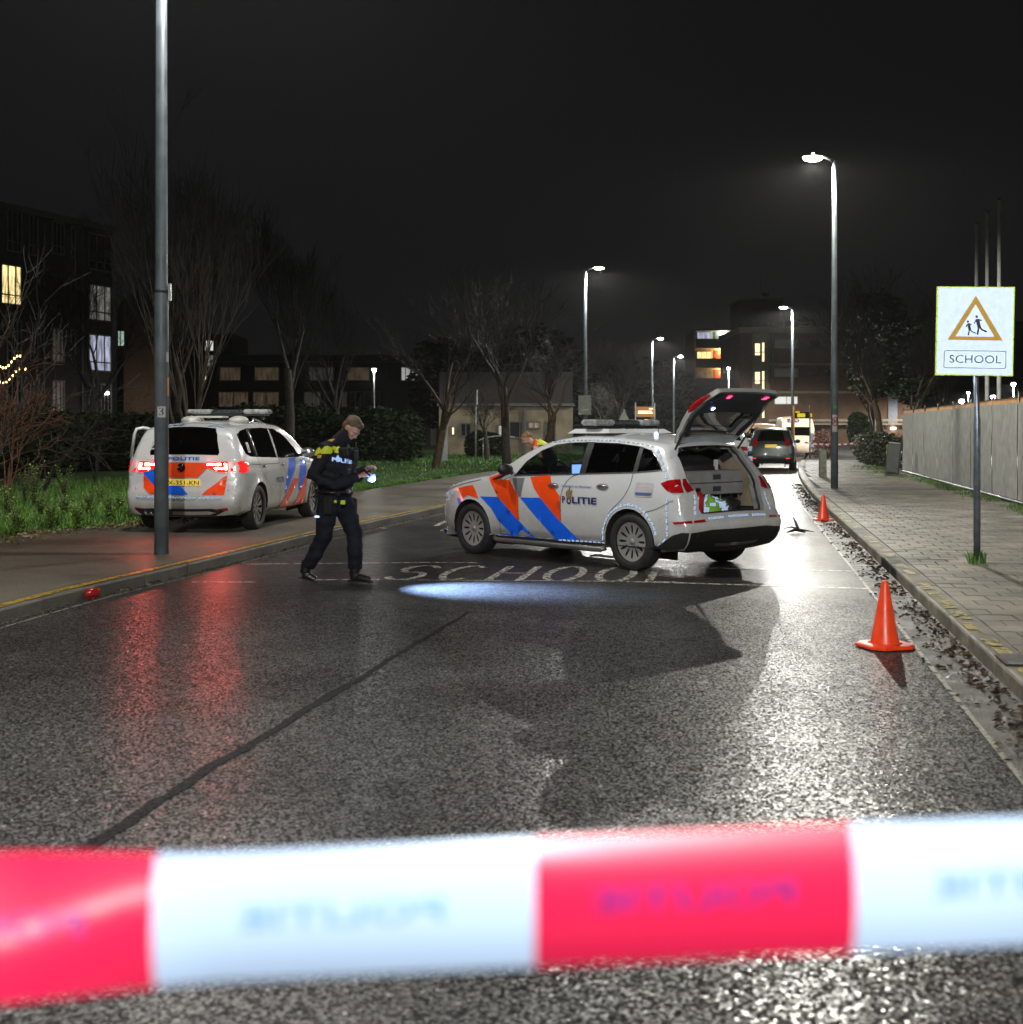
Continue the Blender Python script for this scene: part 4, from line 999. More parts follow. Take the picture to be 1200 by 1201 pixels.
# brick flats across the end of the road
Yf = 127; sF = F / Yf
x0 = (868 - 600) / sF; x1 = (1072 - 600) / sF
bf = Facade('brick_flats', 'brown brick block of flats with pale floor bands at the end of the road', 'building', (x0, Yf), 0, x1 - x0, 12, 11.0, M_brick)
Wf = x1 - x0
for py in (427, 460, 493):
    z = bf.loc(900, py)[1]; xs = (408 - 0) if py == 427 else 0
    bf.part('floor_band', (Wf / 2 + 1.4, -.06, z), (Wf - 2.8, .14, .22), M_band)
bf.part('roof_edge', (Wf / 2, 5.9, 11.12), (Wf + .3, 12.5, .55), M_band)
bf.part('canopy', (Wf / 2 + 2.2, -.5, bf.loc(900, 497.5)[1]), (Wf - 4.4, .9, .14), M_band)
bf.part('stair_panel', (2.05, -.03, 7.5), (1.7, .08, 6.6), M_band)
for pyo in (0, 33.5, 66):
    bf.win(884.5, 892, 402 + pyo, 417.5 + pyo, M_stair, mull=(), trans=(.27,), fm=M_framed, y=-.07)
    bf.win(892.8, 897.2, 401 + pyo, 425 + pyo, M_stair, mull=(), trans=(.5,), fm=M_framed, y=-.07)
    pn = M_tanb if pyo < 60 else M_whitew
    bf.win(908, 936, 398.5 + pyo, 408.5 + pyo, pn, mull=(.52,))
    if pyo < 60: bf.win(1000, 1022, 398.5 + pyo, 408.5 + pyo, M_pane, mull=(.5,))
for px in (950, 968): 
    for pyo in (0, 33.5): bf.win(px, px + 12, 399 + pyo, 408 + pyo, M_pane, mull=(), fm=M_framed)
for a in (881, 912, 955): bf.win(a, a + 20, 502, 528, mat('white_garage_door', (0.5, 0.5, 0.46), .6) if a == 881 else M_dark, mull=(), fm=M_framed)
lad = MB(); xl = bf.loc(900.5, 400)[0]; xr_ = bf.loc(906, 400)[0]
lad.box((xl, -.25, 8.9), (.07, .07, 6)); lad.box((xr_, -.25, 8.9), (.07, .07, 6))
for k in range(18): lad.box(((xl + xr_) / 2, -.25, 6.1 + k * .33), (xr_ - xl, .05, .05))
lad.build('ladder', M_polel, bf.t)
bf.part('pale_end_panel', (bf.loc(1047, 480)[0], -.05, 3.6), (.9, .1, 3.4), mat('pale_panel', (0.42, 0.44, 0.5), .6))
MB().box((bf.loc(1047, 502)[0], -.2, bf.loc(1047, 502.5)[1]), (.45, .3, .22)).build('wall_lamp', litpane('wall_lamp_light', (1, 1, .95), 6), bf.t)
# rail and roof clutter
mb = MB()
for k in range(22): mb.box((.6 + k * .75, .4, 11.75), (.04, .04, .75))
mb.box((.6 + 8, .4, 12.1), (16.5, .04, .04)); mb.build('roof_railing', M_post, bf.t)
x = bf.loc(875, 350)[0]; x2 = bf.loc(925, 350)[0]
bf.part('roof_house', ((x + x2) / 2, 6, 12.7), (x2 - x, 6, 3.2), M_brickd)
bf.part('roof_house_trim', ((x + x2) / 2, 6, 14.38), (x2 - x + .2, 6.2, .15), M_framed)
mb = MB(); mb.tube([(x + 2.6, 6, 14.4), (x + 2.6, 6, 17)], .04, 5); mb.tube([(x + 3.4, 6, 14.4), (x + 3.4, 6, 15.6)], .04, 5); mb.box((x + 3.0, 6, 15.2), (.5, .2, .4)); mb.build('aerial', M_post, bf.t)
mb = MB(); mb.box((bf.loc(952, 385)[0], 3, 11.9), (.9, .6, .12)); mb.build('roof_hatch', M_band, bf.t)
# gallery wing farther left
Yg = 185; sG = F / Yg; xg0 = (816 - 600) / sG; xg1 = (869 - 600) / sG; Wg = xg1 - xg0
ga = Facade('gallery_flats', 'farther wing of the flats with three lit open galleries', 'building', (xg0, Yg + 1.3), 0, Wg, 10, 15.4, mat('gallery_wall', (0.30, 0.25, 0.17), .8, var=.2))
M_spand = mat('grey_green_parapet', (0.09, 0.11, 0.105), .7)
M_door = mat('red_door', (0.35, 0.05, 0.03), .5)
zs = [ga.loc(840, p)[1] for p in (398.5, 421.5, 444.5, 467, 490)]
for k, z in enumerate(zs):
    ga.part('parapet', (Wg / 2, -1.3, z - .55), (Wg, .12, 1.25), M_spand)
    ga.part('gallery_slab', (Wg / 2, -.65, z - 1.22), (Wg, 1.3, .16), M_band)
    if k < 3:
        wcol = [M_greyw, M_warm, M_tanb][k]
        ga.win(0, 0, 0, 0, [M_bluew, M_warm, M_tanb][k], mull=(.33, .66), raw=(.35, 2.5, z, z + 1.15), fw=.09)
        d = MB().box((3.3, -.03, z + .2), (.85, .06, 2.1)).build('door', M_door if k else M_framed, ga.t)
        lp = MB().ell((4.0, -.15, z + 1.0), (.09, .09, .09), 8, 6).build('gallery_lamp', litpane('gallery_lamp_warm' if k == 1 else 'gallery_lamp_white', (1, .75, .4) if k == 1 else (1, 1, .9), 22), ga.t)
        L = bpy.data.lights.new('gallery_light', 'POINT'); L.energy = 800 if k == 1 else 420; L.color = (1, .62, .25) if k >= 1 else (.85, 1, .85); L.shadow_soft_size = .08
        o = bpy.data.objects.new('gallery_light', L); col.objects.link(o); o.parent = ga.t; o.location = (4.0, -.4, z + 1.0)
ga.part('roof_edge', (Wg / 2, -.5, 15.55), (Wg + .2, 2.2, .3), M_band)
# darker far block at the right with a few lit windows
db = Facade('far_flats', 'dark far building behind the trees at the right with few lit windows', 'building', ((985 - 600) / F * 170, 170), 0, 24, 8, 15.6, M_brickd)
for (a, b, c, d, m) in ((1008, 1020, 382, 388, M_stair), (1045, 1048, 396, 399, M_whitew), (1030, 1040, 398, 404, M_pane), (1060, 1072, 412, 419, M_pane), (1089, 1091, 415, 418, M_stair)): db.win(a, b, c, d, m, mull=(.35, .7) if b - a > 5 else (), fm=M_framed)

# flats at the left, seen at an angle
A_ = Vector((-23.7, 60.6)); Bv = Vector((-20.7, 67.8)); dA = (Bv - A_).normalized(); Lb = (Bv - A_).length + 10
oA = Bv - dA * Lb; rzA = math.atan2(dA.y, dA.x)
lb = Facade('left_flats', 'four-storey brick flats at the left edge with one warm lit window', 'building', (oA.x, oA.y), rzA, Lb, 9, 11.75, M_brickd)
lb.part('roof_edge', (Lb / 2, 4.4, 11.85), (Lb + .3, 9.4, .3), mat('roof_trim', (0.08, 0.08, 0.08), .6))
wf = mat('grey_window_frame', (0.16, 0.16, 0.16), .6)
rows = [((7, 25, 247, 296, M_pane), (33, 44, 252, 300, M_pane), (60, 75, 260, 299, M_pane), (82, 88, 266, 302, M_pane), (103, 130, 275, 318, M_pane)),
        ((0, 25, 310, 358, M_warm), (34, 44, 312, 356, M_pane), (60, 75, 322, 364, M_pane), (82, 88, 326, 366, M_pane), (103, 130, 334, 377, M_greyw)),
        ((7, 25, 375, 424, M_pane), (34, 44, 378, 424, M_pane), (60, 75, 384, 425, M_tanb), (82, 88, 386, 426, M_pane), (103, 130, 392, 436, M_bluew)),
        ((7, 25, 440, 484, M_pane), (60, 75, 446, 484, M_tanb), (103, 113, 450, 488, M_tanb), (117, 130, 450, 492, M_pane))]
for r_ in rows:
    for (a, b, c, d, m) in r_: lb.win(a, b, c, d, m, mull=(.35, .7) if b - a > 12 else ((.5,) if b - a > 9 else ()), trans=(.25,), fm=wf if m is not M_warm else M_framed, fw=.08)
for px in (50, 95): 
    x = lb.loc(px, 380)[0]; MB().tube([(x, -.08, .2), (x, -.08, 11.6)], .06, 6).build('drainpipe', wf, lb.t)
MB().box((lb.loc(123, 461)[0], -.12, lb.loc(123, 461)[1]), (.22, .12, .18)).build('wall_lamp', litpane('wall_lamp_light', (1, 1, .95), 6), lb.t)
sb = Facade('set_back_flats', 'narrow set-back part beside the left flats with a lit green-white slit window', 'building', (Bv.x - .3, Bv.y + 3.0), rzA * .3, 1.9, 6, 8.6, M_brick)
sb.win(137, 147, 387, 407, litpane('green_white_window', (.75, 1, .85), .45), mull=(.4,), fm=M_framed)
# lights of farther houses left, seen through the branches
fh = Facade('far_house', 'far house behind the many-stemmed tree with speckled white windows', 'building', ((160 - 600) / F * 130, 130), 0, 9.5, 8, 11, M_brickd)
fh.win(240, 251, 399, 412, M_whitew, mull=(.3, .6), fm=M_framed); fh.win(240, 251, 416, 430, M_greyw, mull=(.3, .6), fm=M_framed); fh.win(240, 242.5, 437, 448, M_stair, mull=(), fm=M_framed)
fh.win(174, 178, 409, 415, M_stair, mull=(), fm=M_framed); fh.win(174, 179, 388, 400, M_greyw, mull=(), fm=M_framed)
# string lights on the left flats' fence
gw = thing('string_lights', 'string of small warm bulbs sagging by the left edge of the picture', 'string lights', (0, 0, 0), 0)
M_bulb = mat('warm_bulb', (1, 1, 1), .4, em=(1, .7, .25), es=9)
for (a, b) in (((0, 430), (27, 419)), ((0, 448), (30, 433))):
    cable = []
    for k in range(9):
        f = k / 8; p = P(a[0] + (b[0] - a[0]) * f, a[1] + (b[1] - a[1]) * f + 4 * math.sin(f * PI * 2), 56); cable.append(p)
        if rnd.random() < .85: MB().ell(p, (.035, .035, .05), 6, 5).build('bulb', M_bulb, gw)
    MB().tube(cable, .01, 3).build('cable', M_post, gw)

# terraced houses
Yt = 115; th_ = Facade('terraced_houses', 'dark row of terraced houses with dim curtained windows beyond the thicket', 'building', ((250 - 600) / F * Yt, Yt), 0, (505 - 250) / F * Yt, 9, 7.4, M_brickd)
Wt = (505 - 250) / F * Yt
mb = MB(); mb.add([(-.3, -.5, 7.4), (Wt + .3, -.5, 7.4), (Wt + .3, 4.5, 8.3), (-.3, 4.5, 8.3), (-.3, 9.5, 7.4), (Wt + .3, 9.5, 7.4)], [(0, 1, 2, 3), (3, 2, 5, 4), (0, 3, 4), (1, 5, 2)]); mb.build('roof', mat('dark_roof_tiles', (0.02, 0.018, 0.016), .8), th_.t)
for (a, b, m) in ((257, 283, M_tan), (298, 328, M_tan), (361, 392, M_tanb), (407, 434, M_tan), (470, 493, litpane('speckled_white_window', (.95, .95, .9), .35))): th_.win(a, b, 430, 447, m, mull=(.68,) if m is M_tanb else (() if m is M_tan else (.25, .5, .75)), fm=wf, fw=.09)
for (a, b, m) in ((256, 292, M_tan), (296, 328, M_tan), (356, 377, M_tanb), (379, 393, M_pane), (400, 408, M_tanb), (410, 424, M_pane), (426, 446, M_pane)): th_.win(a, b, 459, 478, m, mull=(.5,), fm=wf, fw=.09)
for px in (343, 397, 452): x = th_.loc(px, 440)[0]; th_.part('party_pier', (x, -.08, 3.7), (.3, .16, 7.3), M_brickd)
th_.part('gutter', (Wt / 2, -.55, 7.38), (Wt + .4, .14, .12), wf)

# pale low house beyond the lawn
Yp = 76; x0 = (515 - 600) / F * Yp; x1 = (672 - 600) / F * Yp
M_pale = mat('pale_render', (0.22, 0.18, 0.12), .8, var=.3, nscale=1.2)
ph = Facade('pale_house', 'low pale rendered house with dark openings behind the lawn trees', 'building', (x0, Yp), 0, x1 - x0, 7, 2.9, M_pale)
Wp = x1 - x0
ph.part('upper_storey', (Wp / 2, 3.5, 3.9), (Wp, 6.4, 1.9), M_brickd)
ph.part('eaves_board', (Wp / 2, -.12, 2.92), (Wp + .2, .28, .16), M_framed)
ph.win(597, 613, 494, 514, M_dark, mull=(.8,), fm=M_framed); ph.win(584, 592.5, 498, 511.5, M_whitew, mull=(.3, .65), fm=M_framed)
ph.win(529, 534, 500, 511, M_stair, mull=(), fm=M_framed); ph.win(619, 634, 494, 503, M_tan, mull=(.5,), fm=M_framed); ph.win(540, 553, 496, 512, M_pane, mull=(.5,), fm=M_framed); ph.win(640, 652, 494, 520, M_dark, mull=(), fm=M_framed)
for px in (560, 594, 616): x = ph.loc(px, 490)[0]; ph.part('pilaster', (x, -.07, 1.45), (.16, .14, 2.85), M_framed)
g = P(521.5, 494, 60); pl_ = thing('lit_pillar', 'pale square pillar with a bluish lit cap at the left of the pale house', 'pillar', (g.x, 60, .1), 0)
MB().box((0, 0, (g.z - .1) / 2), (.26, .26, g.z - .1)).build('shaft', mat('pale_metal_panel', (0.28, 0.29, 0.31), .4, .3), pl_)
MB().box((0, 0, g.z - .06), (.28, .28, .07)).build('cap_light', litpane('cap_blue', (.7, .8, 1), .9), pl_)
g = P(583, 511, 66); cp = thing('bike_shelter', 'small curved shelter roof on thin posts before the pale house', 'shelter', (g.x, 66, .1), 0)
mb = MB(); pr = [(-.9, .95), (-.5, 1.1), (0, 1.17), (.6, 1.15), (.9, 1.1)]
vs = [(x, y, z) for x, z in pr for y in (-.6, .6)]; mb.add(vs + [(x, y, z - .04) for (x, y, z) in vs], [(2 * i, 2 * i + 1, 2 * i + 3, 2 * i + 2) for i in range(4)] + [(10 + 2 * i, 12 + 2 * i, 13 + 2 * i, 11 + 2 * i) for i in range(4)] + [(2 * i, 2 * i + 2, 12 + 2 * i, 10 + 2 * i) for i in range(4)]); mb.build('roof', M_polel, cp)
for x in (-.7, .35): MB().tube([(x, 0, 0), (x, 0, 1.05)], .035, 6).build('post', M_frame, cp)
for k, (px, py, c, lab) in enumerate(((498, 528, .12, 'rust-brown planter'), (604, 519, .3, 'pale parcel box'), (612, 517, .35, 'small wooden box'))):
    pass

# ------------------------------------------------------------------ street furniture
def post_sign(name, label, cat, px, py0, py1, Y, r=.03, z0=.1, m=None):
    p = P(px, py0, Y); t = thing(name, label, cat, (p.x, Y, z0), 0)
    MB().tube([(0, 0, -.05), (0, 0, p.z - z0)], r, 8).build('post', m or M_polel, t)
    return t, p.z - z0
g = G(557, 551, .1); t, h = post_sign('edge_on_sign', 'thin pole on the lawn edge with a sign seen edge-on', 'sign', 558, 458, 0, g.y, .032)
MB().box((.05, 0, h - .25), (.045, .5, .55), bev=.01).build('sign_plate', mat('sign_edge_paint', (0.5, 0.5, 0.48), .5), t)
t = thing('sign_back', 'blank back of a square white sign fixed to the second left lamp post', 'sign', (P(686, 475, 53.7).x, 53.75, P(686, 475, 53.7).z), 0)
MB().box((0, .0, 0), (15 / F * 53.7, .025, 23 / F * 53.7)).build('sign_plate', mat('sign_back_grey', (0.20, 0.22, 0.19), .5, .3), t); MB().box((0, -.03, -.2), (.3, .02, .04)).build('clamp', M_polel, t); MB().box((-.19, -.02, -.37), (.08, .01, .03)).build('retro_chip', M_retro_w, t)
t, h = post_sign('triangle_sign', 'small grey back of a triangular sign beyond the light bar', 'sign', 732, 480, 0, 66, .03)
MB().add([(-.26, -.04, h - .55), (.26, -.04, h - .55), (0, -.04, h), (-.26, -.06, h - .55), (.26, -.06, h - .55), (0, -.06, h)], [(3, 4, 5), (0, 2, 1), (0, 1, 4, 3), (1, 2, 5, 4), (2, 0, 3, 5)]).build('sign_plate', mat('sign_back_grey'), t)
Yi = 84; t = thing('information_board', 'orange glowing information board on two posts left of the raised tailgate', 'sign', (P(757, 490, Yi).x, Yi, .1), 0)
sI = F / Yi; zt = P(757, 477, Yi).z - .1; zb = P(757, 489, Yi).z - .1
MB().box((0, 0, (zt + zb) / 2), (21 / sI, .05, zt - zb)).build('board', mat('orange_brown_board', (0.30, 0.12, 0.02), .5, em=(1, .42, .08), es=.16), t)  # board emits a little in place of street light reflected off it
for k, (a, b, z) in enumerate(((-.40, .36, .55), (-.42, .42, .38), (.2, .42, .8))): MB().box(((a + b) / 2 * 21 / sI, -.035, zb + (zt - zb) * z), ((b - a) * 21 / sI, .01, .07)).build('board_glow_line', litpane('board_text_glow', (1, .88, .6), 1.6), t)  # text bars glow to imitate reflected light
for x in (-.55, .52): MB().box((x * 21 / sI, .0, (zt + .25) / 2), (.07, .07, zt + .25)).build('post', M_polel, t)
MB().box((0.05, -.05, zb - .22), (.22, .03, .12)).build('lower_plate', litpane('board_text_glow', (1, .88, .6), 1.6), t); MB().box((.3, -.05, zb - .3), (.3, .03, .3)).build('lower_panel', mat('orange_brown_board', (0.30, 0.12, 0.02)), t)
# yellow direction plates on the second right lamp post
Yd = 69.8; t = thing('direction_sign', 'bright yellow route plates on the second right lamp post', 'sign', (15.05, Yd, P(938, 487, Yd).z), 0)
sD = F / Yd; M_yr = mat('yellow_plate', (0.65, 0.50, 0.01), .4, em=(1, .85, .02), es=.5)  # plates given a glow of their own though they are no lamp
MB().box((.42, 0, 0), (.42, .04, .20)).build('plate', M_yr, t); MB().box((.22, 0, .17), (.22, .04, .08)).build('plate', M_yr, t); MB().box((.93, 0, .01), (.12, .04, .2)).build('plate', M_yr, t)
MB().box((.5, .02, 0), (1.0, .03, .34)).build('backing', M_dark, t)
MB().tube([(0, -.11, -2.1), (0, -.11, .5)], .05, 8).build('post_orange_light', mat('post_orange_light', (0.45, 0.2, 0.01), .5), t)  # orange tube round the post stands for orange light falling on it
t, h = post_sign('thin_sign_post', 'thin brown post right of the second lamp post', 'post', 950, 475, 0, 66, .035, m=mat('rusty_post', (0.12, 0.08, 0.05), .7))
MB().box((.09, 0, P(952, 518, 66).z - .1), (.14, .03, .86)).build('marker_plate', retro('blue_white_retro', (0.62, 0.72, 1.0), .9), t)
# banded beacon post behind the car
Yb = 44; p = P(880, 523, Yb); t = thing('beacon_post', 'blue and white banded beacon post behind the open-tailgate car', 'bollard', (p.x, Yb, 0.0), 0)
for k in range(6):
    z0 = k * p.z / 6; MB().tube([(0, 0, z0), (0, 0, z0 + p.z / 6 - .002)], .085 if k < 5 else .07, 12).build('band', M_retro_w if k % 2 else mat('dark_blue_band', (0.01, 0.02, 0.1), .4), t)
# concrete bollard and litter bin on the right pavement
g = G(965, 560, .12); t = thing('bollard', 'short square grey bollard on the right pavement left of the lamp post', 'bollard', (g.x, g.y, .115), .2)
MB().box((0, 0, .42), (.19, .19, .86), bev=.02).build('post', mat('weathered_concrete', (0.17, 0.18, 0.15), .8, var=.35, nscale=9, bump=.4), t)
MB().box((0, 0, .862), (.15, .15, .03), bev=.01).build('cap', M_post, t)
g = G(1046, 558, .12); t = thing('utility_cabinet', 'dark narrow cabinet leaning beside the hedge end', 'cabinet', (g.x, g.y, .115), -.35); t.rotation_euler = (0, R(5), -.35)
MB().box((0, 0, .52), (.42, .3, 1.02), bev=.03).build('body', mat('dark_grey_plastic', (0.045, 0.05, 0.048), .45, var=.2), t)
MB().box((0, 0, 1.045), (.36, .26, .025), bev=.01).build('lid', mat('pale_lid', (0.45, 0.45, 0.42), .5), t); MB().box((-.215, -.05, .82), (.012, .12, .3)).build('yellow_sticker', mat('yellow_sticker', (0.6, 0.45, 0.02), .5), t)
MB().box((0, -.155, .1), (.3, .02, .05)).build('vent', M_dark, t)
bush('reddish_shrub', 'small reddish lit shrub behind the square bollard', 'shrub', [ABC(952, 980, 66, .85, 1.5, 1.3)], 1500, .06, mat('reddish_leaves', (0.22, 0.09, 0.05), .6, color2=(0.08, 0.03, 0.02), nscale=5), 9)
# barrier tape across the pavement, far off
a = P(944, 519, 62); b = P(1030, 514.5, 60); mb = MB(); mr_ = MB(); n = 24; vs = []
for i in range(n):
    p = a.lerp(b, i / n); q = a.lerp(b, (i + 1) / n); s1 = -.18 * math.sin(PI * i / n); s2 = -.18 * math.sin(PI * (i + 1) / n)
    (mb if i % 2 else mr_).add([(p.x, p.y, p.z + s1 - .035), (q.x, q.y, q.z + s2 - .035), (q.x, q.y, q.z + s2 + .035), (p.x, p.y, p.z + s1 + .035)], [(0, 1, 2, 3)])
t = thing('far_barrier_tape', 'thin red and white tape strung across the far pavement to the hedge', 'barrier tape', (0, 0, 0)); mb.build('white_stretch', mat('tape_white_far', (0.7, 0.7, 0.7), .4), t); mr_.build('red_stretch', mat('tape_red_far', (0.5, 0.03, 0.05), .4), t)
# ------------------------------------------------------------------ cars
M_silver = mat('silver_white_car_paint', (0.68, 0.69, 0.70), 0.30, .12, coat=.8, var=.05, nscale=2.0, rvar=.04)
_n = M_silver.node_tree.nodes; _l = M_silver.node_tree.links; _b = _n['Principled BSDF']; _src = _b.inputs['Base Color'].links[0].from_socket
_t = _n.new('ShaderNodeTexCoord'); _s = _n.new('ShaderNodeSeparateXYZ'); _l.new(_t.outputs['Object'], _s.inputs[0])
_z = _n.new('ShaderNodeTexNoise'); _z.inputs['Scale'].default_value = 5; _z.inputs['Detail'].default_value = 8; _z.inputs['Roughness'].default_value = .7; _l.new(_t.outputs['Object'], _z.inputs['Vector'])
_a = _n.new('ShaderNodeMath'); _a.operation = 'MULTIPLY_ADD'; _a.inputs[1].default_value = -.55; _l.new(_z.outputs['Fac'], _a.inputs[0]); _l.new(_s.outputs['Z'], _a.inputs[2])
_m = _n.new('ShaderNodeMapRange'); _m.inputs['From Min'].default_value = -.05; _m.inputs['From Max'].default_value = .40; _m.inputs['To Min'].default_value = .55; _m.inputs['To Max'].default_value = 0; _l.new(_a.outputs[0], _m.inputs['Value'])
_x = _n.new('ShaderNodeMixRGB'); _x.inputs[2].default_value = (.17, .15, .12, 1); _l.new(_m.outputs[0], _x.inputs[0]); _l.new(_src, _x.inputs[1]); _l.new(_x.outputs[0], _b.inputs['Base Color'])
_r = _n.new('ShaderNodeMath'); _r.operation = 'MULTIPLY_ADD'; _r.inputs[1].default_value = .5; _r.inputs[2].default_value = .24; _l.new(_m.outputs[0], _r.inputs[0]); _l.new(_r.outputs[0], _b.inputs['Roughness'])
M_blackp = mat('black_plastic_trim', (0.012, 0.012, 0.012), .45, bump=.2, bscale=200)
M_under = mat('underbody_black', (0.004, 0.004, 0.004), .9)
M_rubber = mat('tyre_rubber', (0.016, 0.016, 0.017), .7, var=.35, nscale=12)
M_chrome = mat('bright_trim', (0.55, 0.55, 0.55), .2, .9)
M_gap = mat('panel_gap', (0.008, 0.008, 0.008), .8)
M_blue = mat('police_blue_foil', (0.004, 0.13, 0.90), .35, coat=.4, var=.08)
M_red = mat('police_orange_red_foil', (0.95, 0.075, 0.006), .35, coat=.4, var=.08)
M_navy = mat('navy_lettering', (0.012, 0.015, 0.12), .4)
M_bluel = mat('blue_lettering', (0.01, 0.09, 0.5), .4)
M_goldl = mat('gold_emblem', (0.28, 0.19, 0.05), .4, .3)
M_gold2 = mat('pale_pink_sticker', (0.62, 0.45, 0.47), .4)
M_tailred = mat('tail_lamp_red', (0.35, 0.004, 0.008), .12, coat=.8, var=.25, nscale=20)
M_tailon = mat('lit_tail_lamp', (0.5, 0.01, 0.01), .15, em=(1.0, .02, .015), es=.9, coat=.6, var=.2, nscale=16)
M_tailhot = mat('lit_tail_lamp_core', (1, .3, .2), .2, em=(1.0, .12, .08), es=230)
M_glass = glass('car_window_glass', (0.72, 0.78, 0.78), mixv=.6)
M_gdark = glass('tinted_car_glass', (0.05, 0.055, 0.06))
M_tape = retro('silver_retro_tape', (0.62, 0.76, 1.0), 1.0)
M_plate = mat('yellow_number_plate', (0.75, 0.52, 0.05), .4, em=(1, .72, .15), es=.35)  # plate glows by itself in place of plate lighting
M_blackt = mat('black_ink', (0.01, 0.01, 0.01))
M_cap = mat('grey_wheel_cover', (0.33, 0.33, 0.32), .4, .3, var=.15)
M_alloy = mat('bright_alloy', (0.45, 0.45, 0.45), .3, .8)
M_bluelamp = mat('blue_flash_lamp', (.2, .3, 1), .2, em=(.25, .35, 1.0), es=40)
M_redlamp = mat('lit_red_lamp', (1, .05, .1), .2, em=(1, .02, .08), es=9)

class CarShape:
    def __init__(s, sil, base, xf0, wff, pf, xr0, wfr, pr, r=.07, r2=.09):
        s.sil = smooth_poly(sil, .05); s.base = base; s.xf0, s.wff, s.pf, s.xr0, s.wfr, s.pr, s.r = xf0, wff, pf, xr0, wfr, pr, r
        s.ml = []
        x0 = min(p[0] for p in s.sil); x1 = max(p[0] for p in s.sil); s.x0, s.x1 = x0, x1
        n = 140; s.zt = []
        for i in range(n + 1):
            x = x0 + (x1 - x0) * i / n; best = 0
            for a, b in zip(s.sil, s.sil[1:]):
                if min(a[0], b[0]) <= x + 1e-6 and max(a[0], b[0]) >= x - 1e-6:
                    z = max(a[1], b[1]) if abs(b[0] - a[0]) < 1e-5 else a[1] + (b[1] - a[1]) * (x - a[0]) / (b[0] - a[0])
                    best = max(best, z)
            s.zt.append((x, best))
        z0 = min(p[1] for p in s.sil); z1 = max(p[1] for p in s.sil); s.xfz = []; s.xrz = []
        for i in range(101):
            z = z0 + (z1 - z0) * i / 100; xs = []
            for a, b in zip(s.sil, s.sil[1:]):
                if min(a[1], b[1]) <= z + 1e-6 and max(a[1], b[1]) >= z - 1e-6:
                    xs.append(max(a[0], b[0]) if abs(b[1] - a[1]) < 1e-5 else a[0] + (b[0] - a[0]) * (z - a[1]) / (b[1] - a[1]))
            s.xfz.append((z, max(xs) if xs else x1)); s.xrz.append((z, min(xs) if xs else x0))
        s.arches = []
    def S(s, x, z):
        w = lerp_t(s.base, z)
        for (ax, ra) in s.arches:
            d = math.hypot(x - ax, z - .33); 
            if d < ra + .10: w += .014 * max(0, 1 - abs(d - ra) / .10)
        xf = lerp_t(s.xfz, z) if z < 0.72 else s.x1
        if x > s.xf0:
            t = min(1, (x - s.xf0) / max(.05, xf - s.xf0)); w = s.wff + (w - s.wff) * max(0, 1 - t ** s.pf) ** (1 / s.pf)
        xr = lerp_t(s.xrz, z)
        x0 = s.xr0 + max(0, (xr - s.x0))
        if x < x0:
            t = min(1, (x0 - x) / max(.05, x0 - xr)); wr = s.wfr * lerp_t(s.base, z) / .89
            w = wr + (w - wr) * max(0, 1 - t ** s.pr) ** (1 / s.pr)
        d = lerp_t(s.zt, x) - z
        if d < s.r and z > .55:
            q = max(0, min(1, (s.r - d) / s.r)); w -= s.r * (1 - math.sqrt(max(0, 1 - q * q))) * .9
        return w
    def side(s, x, z, sgn, off=0.0):
        if off == 0.0: return (x, sgn * s.S(x, z), z)
        x = max(x, lerp_t(s.xrz, z) + .0015)
        e = .004; y = s.S(x, z); gx = (s.S(x + e, z) - s.S(x, z)) / e; gz = (s.S(x, z + e) - s.S(x, z - e)) / (2 * e)
        gx = max(-6, min(6, gx)); gz = max(-3, min(3, gz)); L = math.sqrt(1 + gx * gx + gz * gz)
        return (x - gx * off / L, sgn * (y + off / L), z - gz * off / L)

def car_side(cs, sgn, arches, zs, holes, step=.07):
    """side sheet: silhouette closed along the sill with wheel-arch cuts"""
    ol = list(cs.sil)
    xr, zr = ol[-1]; bot = []
    for (ax, ra) in sorted(arches, key=lambda a: a[0]):
        dz = zs - .33; hx = math.sqrt(max(0, ra * ra - dz * dz)); a0 = math.atan2(dz, -hx); a1 = math.atan2(dz, hx)
        if a0 < 0: a0 += 2 * PI
        n = 16
        bot += [(ax + ra * math.cos(a0 + (a1 - a0) * i / n), .33 + ra * math.sin(a0 + (a1 - a0) * i / n)) for i in range(n + 1)]
    ol2 = ol + dens([ol[-1]] + bot + [ol[0]], .06, False)[1:-1]
    ext = []
    for i in range(2, len(cs.sil) - 2, 1):
        a, b = cs.sil[i - 1], cs.sil[i + 1]; d = Vector((b[0] - a[0], b[1] - a[1])).normalized(); nn = Vector((d.y, -d.x))
        c = Vector((sum(p[0] for p in cs.sil) / len(cs.sil), .7))
        if (c - Vector(cs.sil[i])).dot(nn) < 0: nn = -nn
        for q in (.006, .018, .036, .06): p = Vector(cs.sil[i]) + nn * q; ext.append((p.x, p.y))
    # vertical lines near ends for the plan rounding
    for k in range(1, 7):
        for z in [zs + .06 * j for j in range(1, 22)]:
            for side_x in (cs.x1, cs.x0):
                x = side_x + (-1 if side_x > 0 else 1) * .035 * k * k * .4; ext.append((x, z))
    V, T = sheet(ol2, holes, step, .03, ext, keep_outline=True)
    vs = [cs.side(x, z, sgn) for x, z in V]
    fs = []
    for f in T:
        a, b, c = [Vector((vs[i][0], vs[i][2])) for i in f]
        ccw = (b - a).cross(c - a) > 0
        ok = ccw if sgn < 0 else not ccw
        fs.append(f if ok else f[::-1])
    return vs, fs

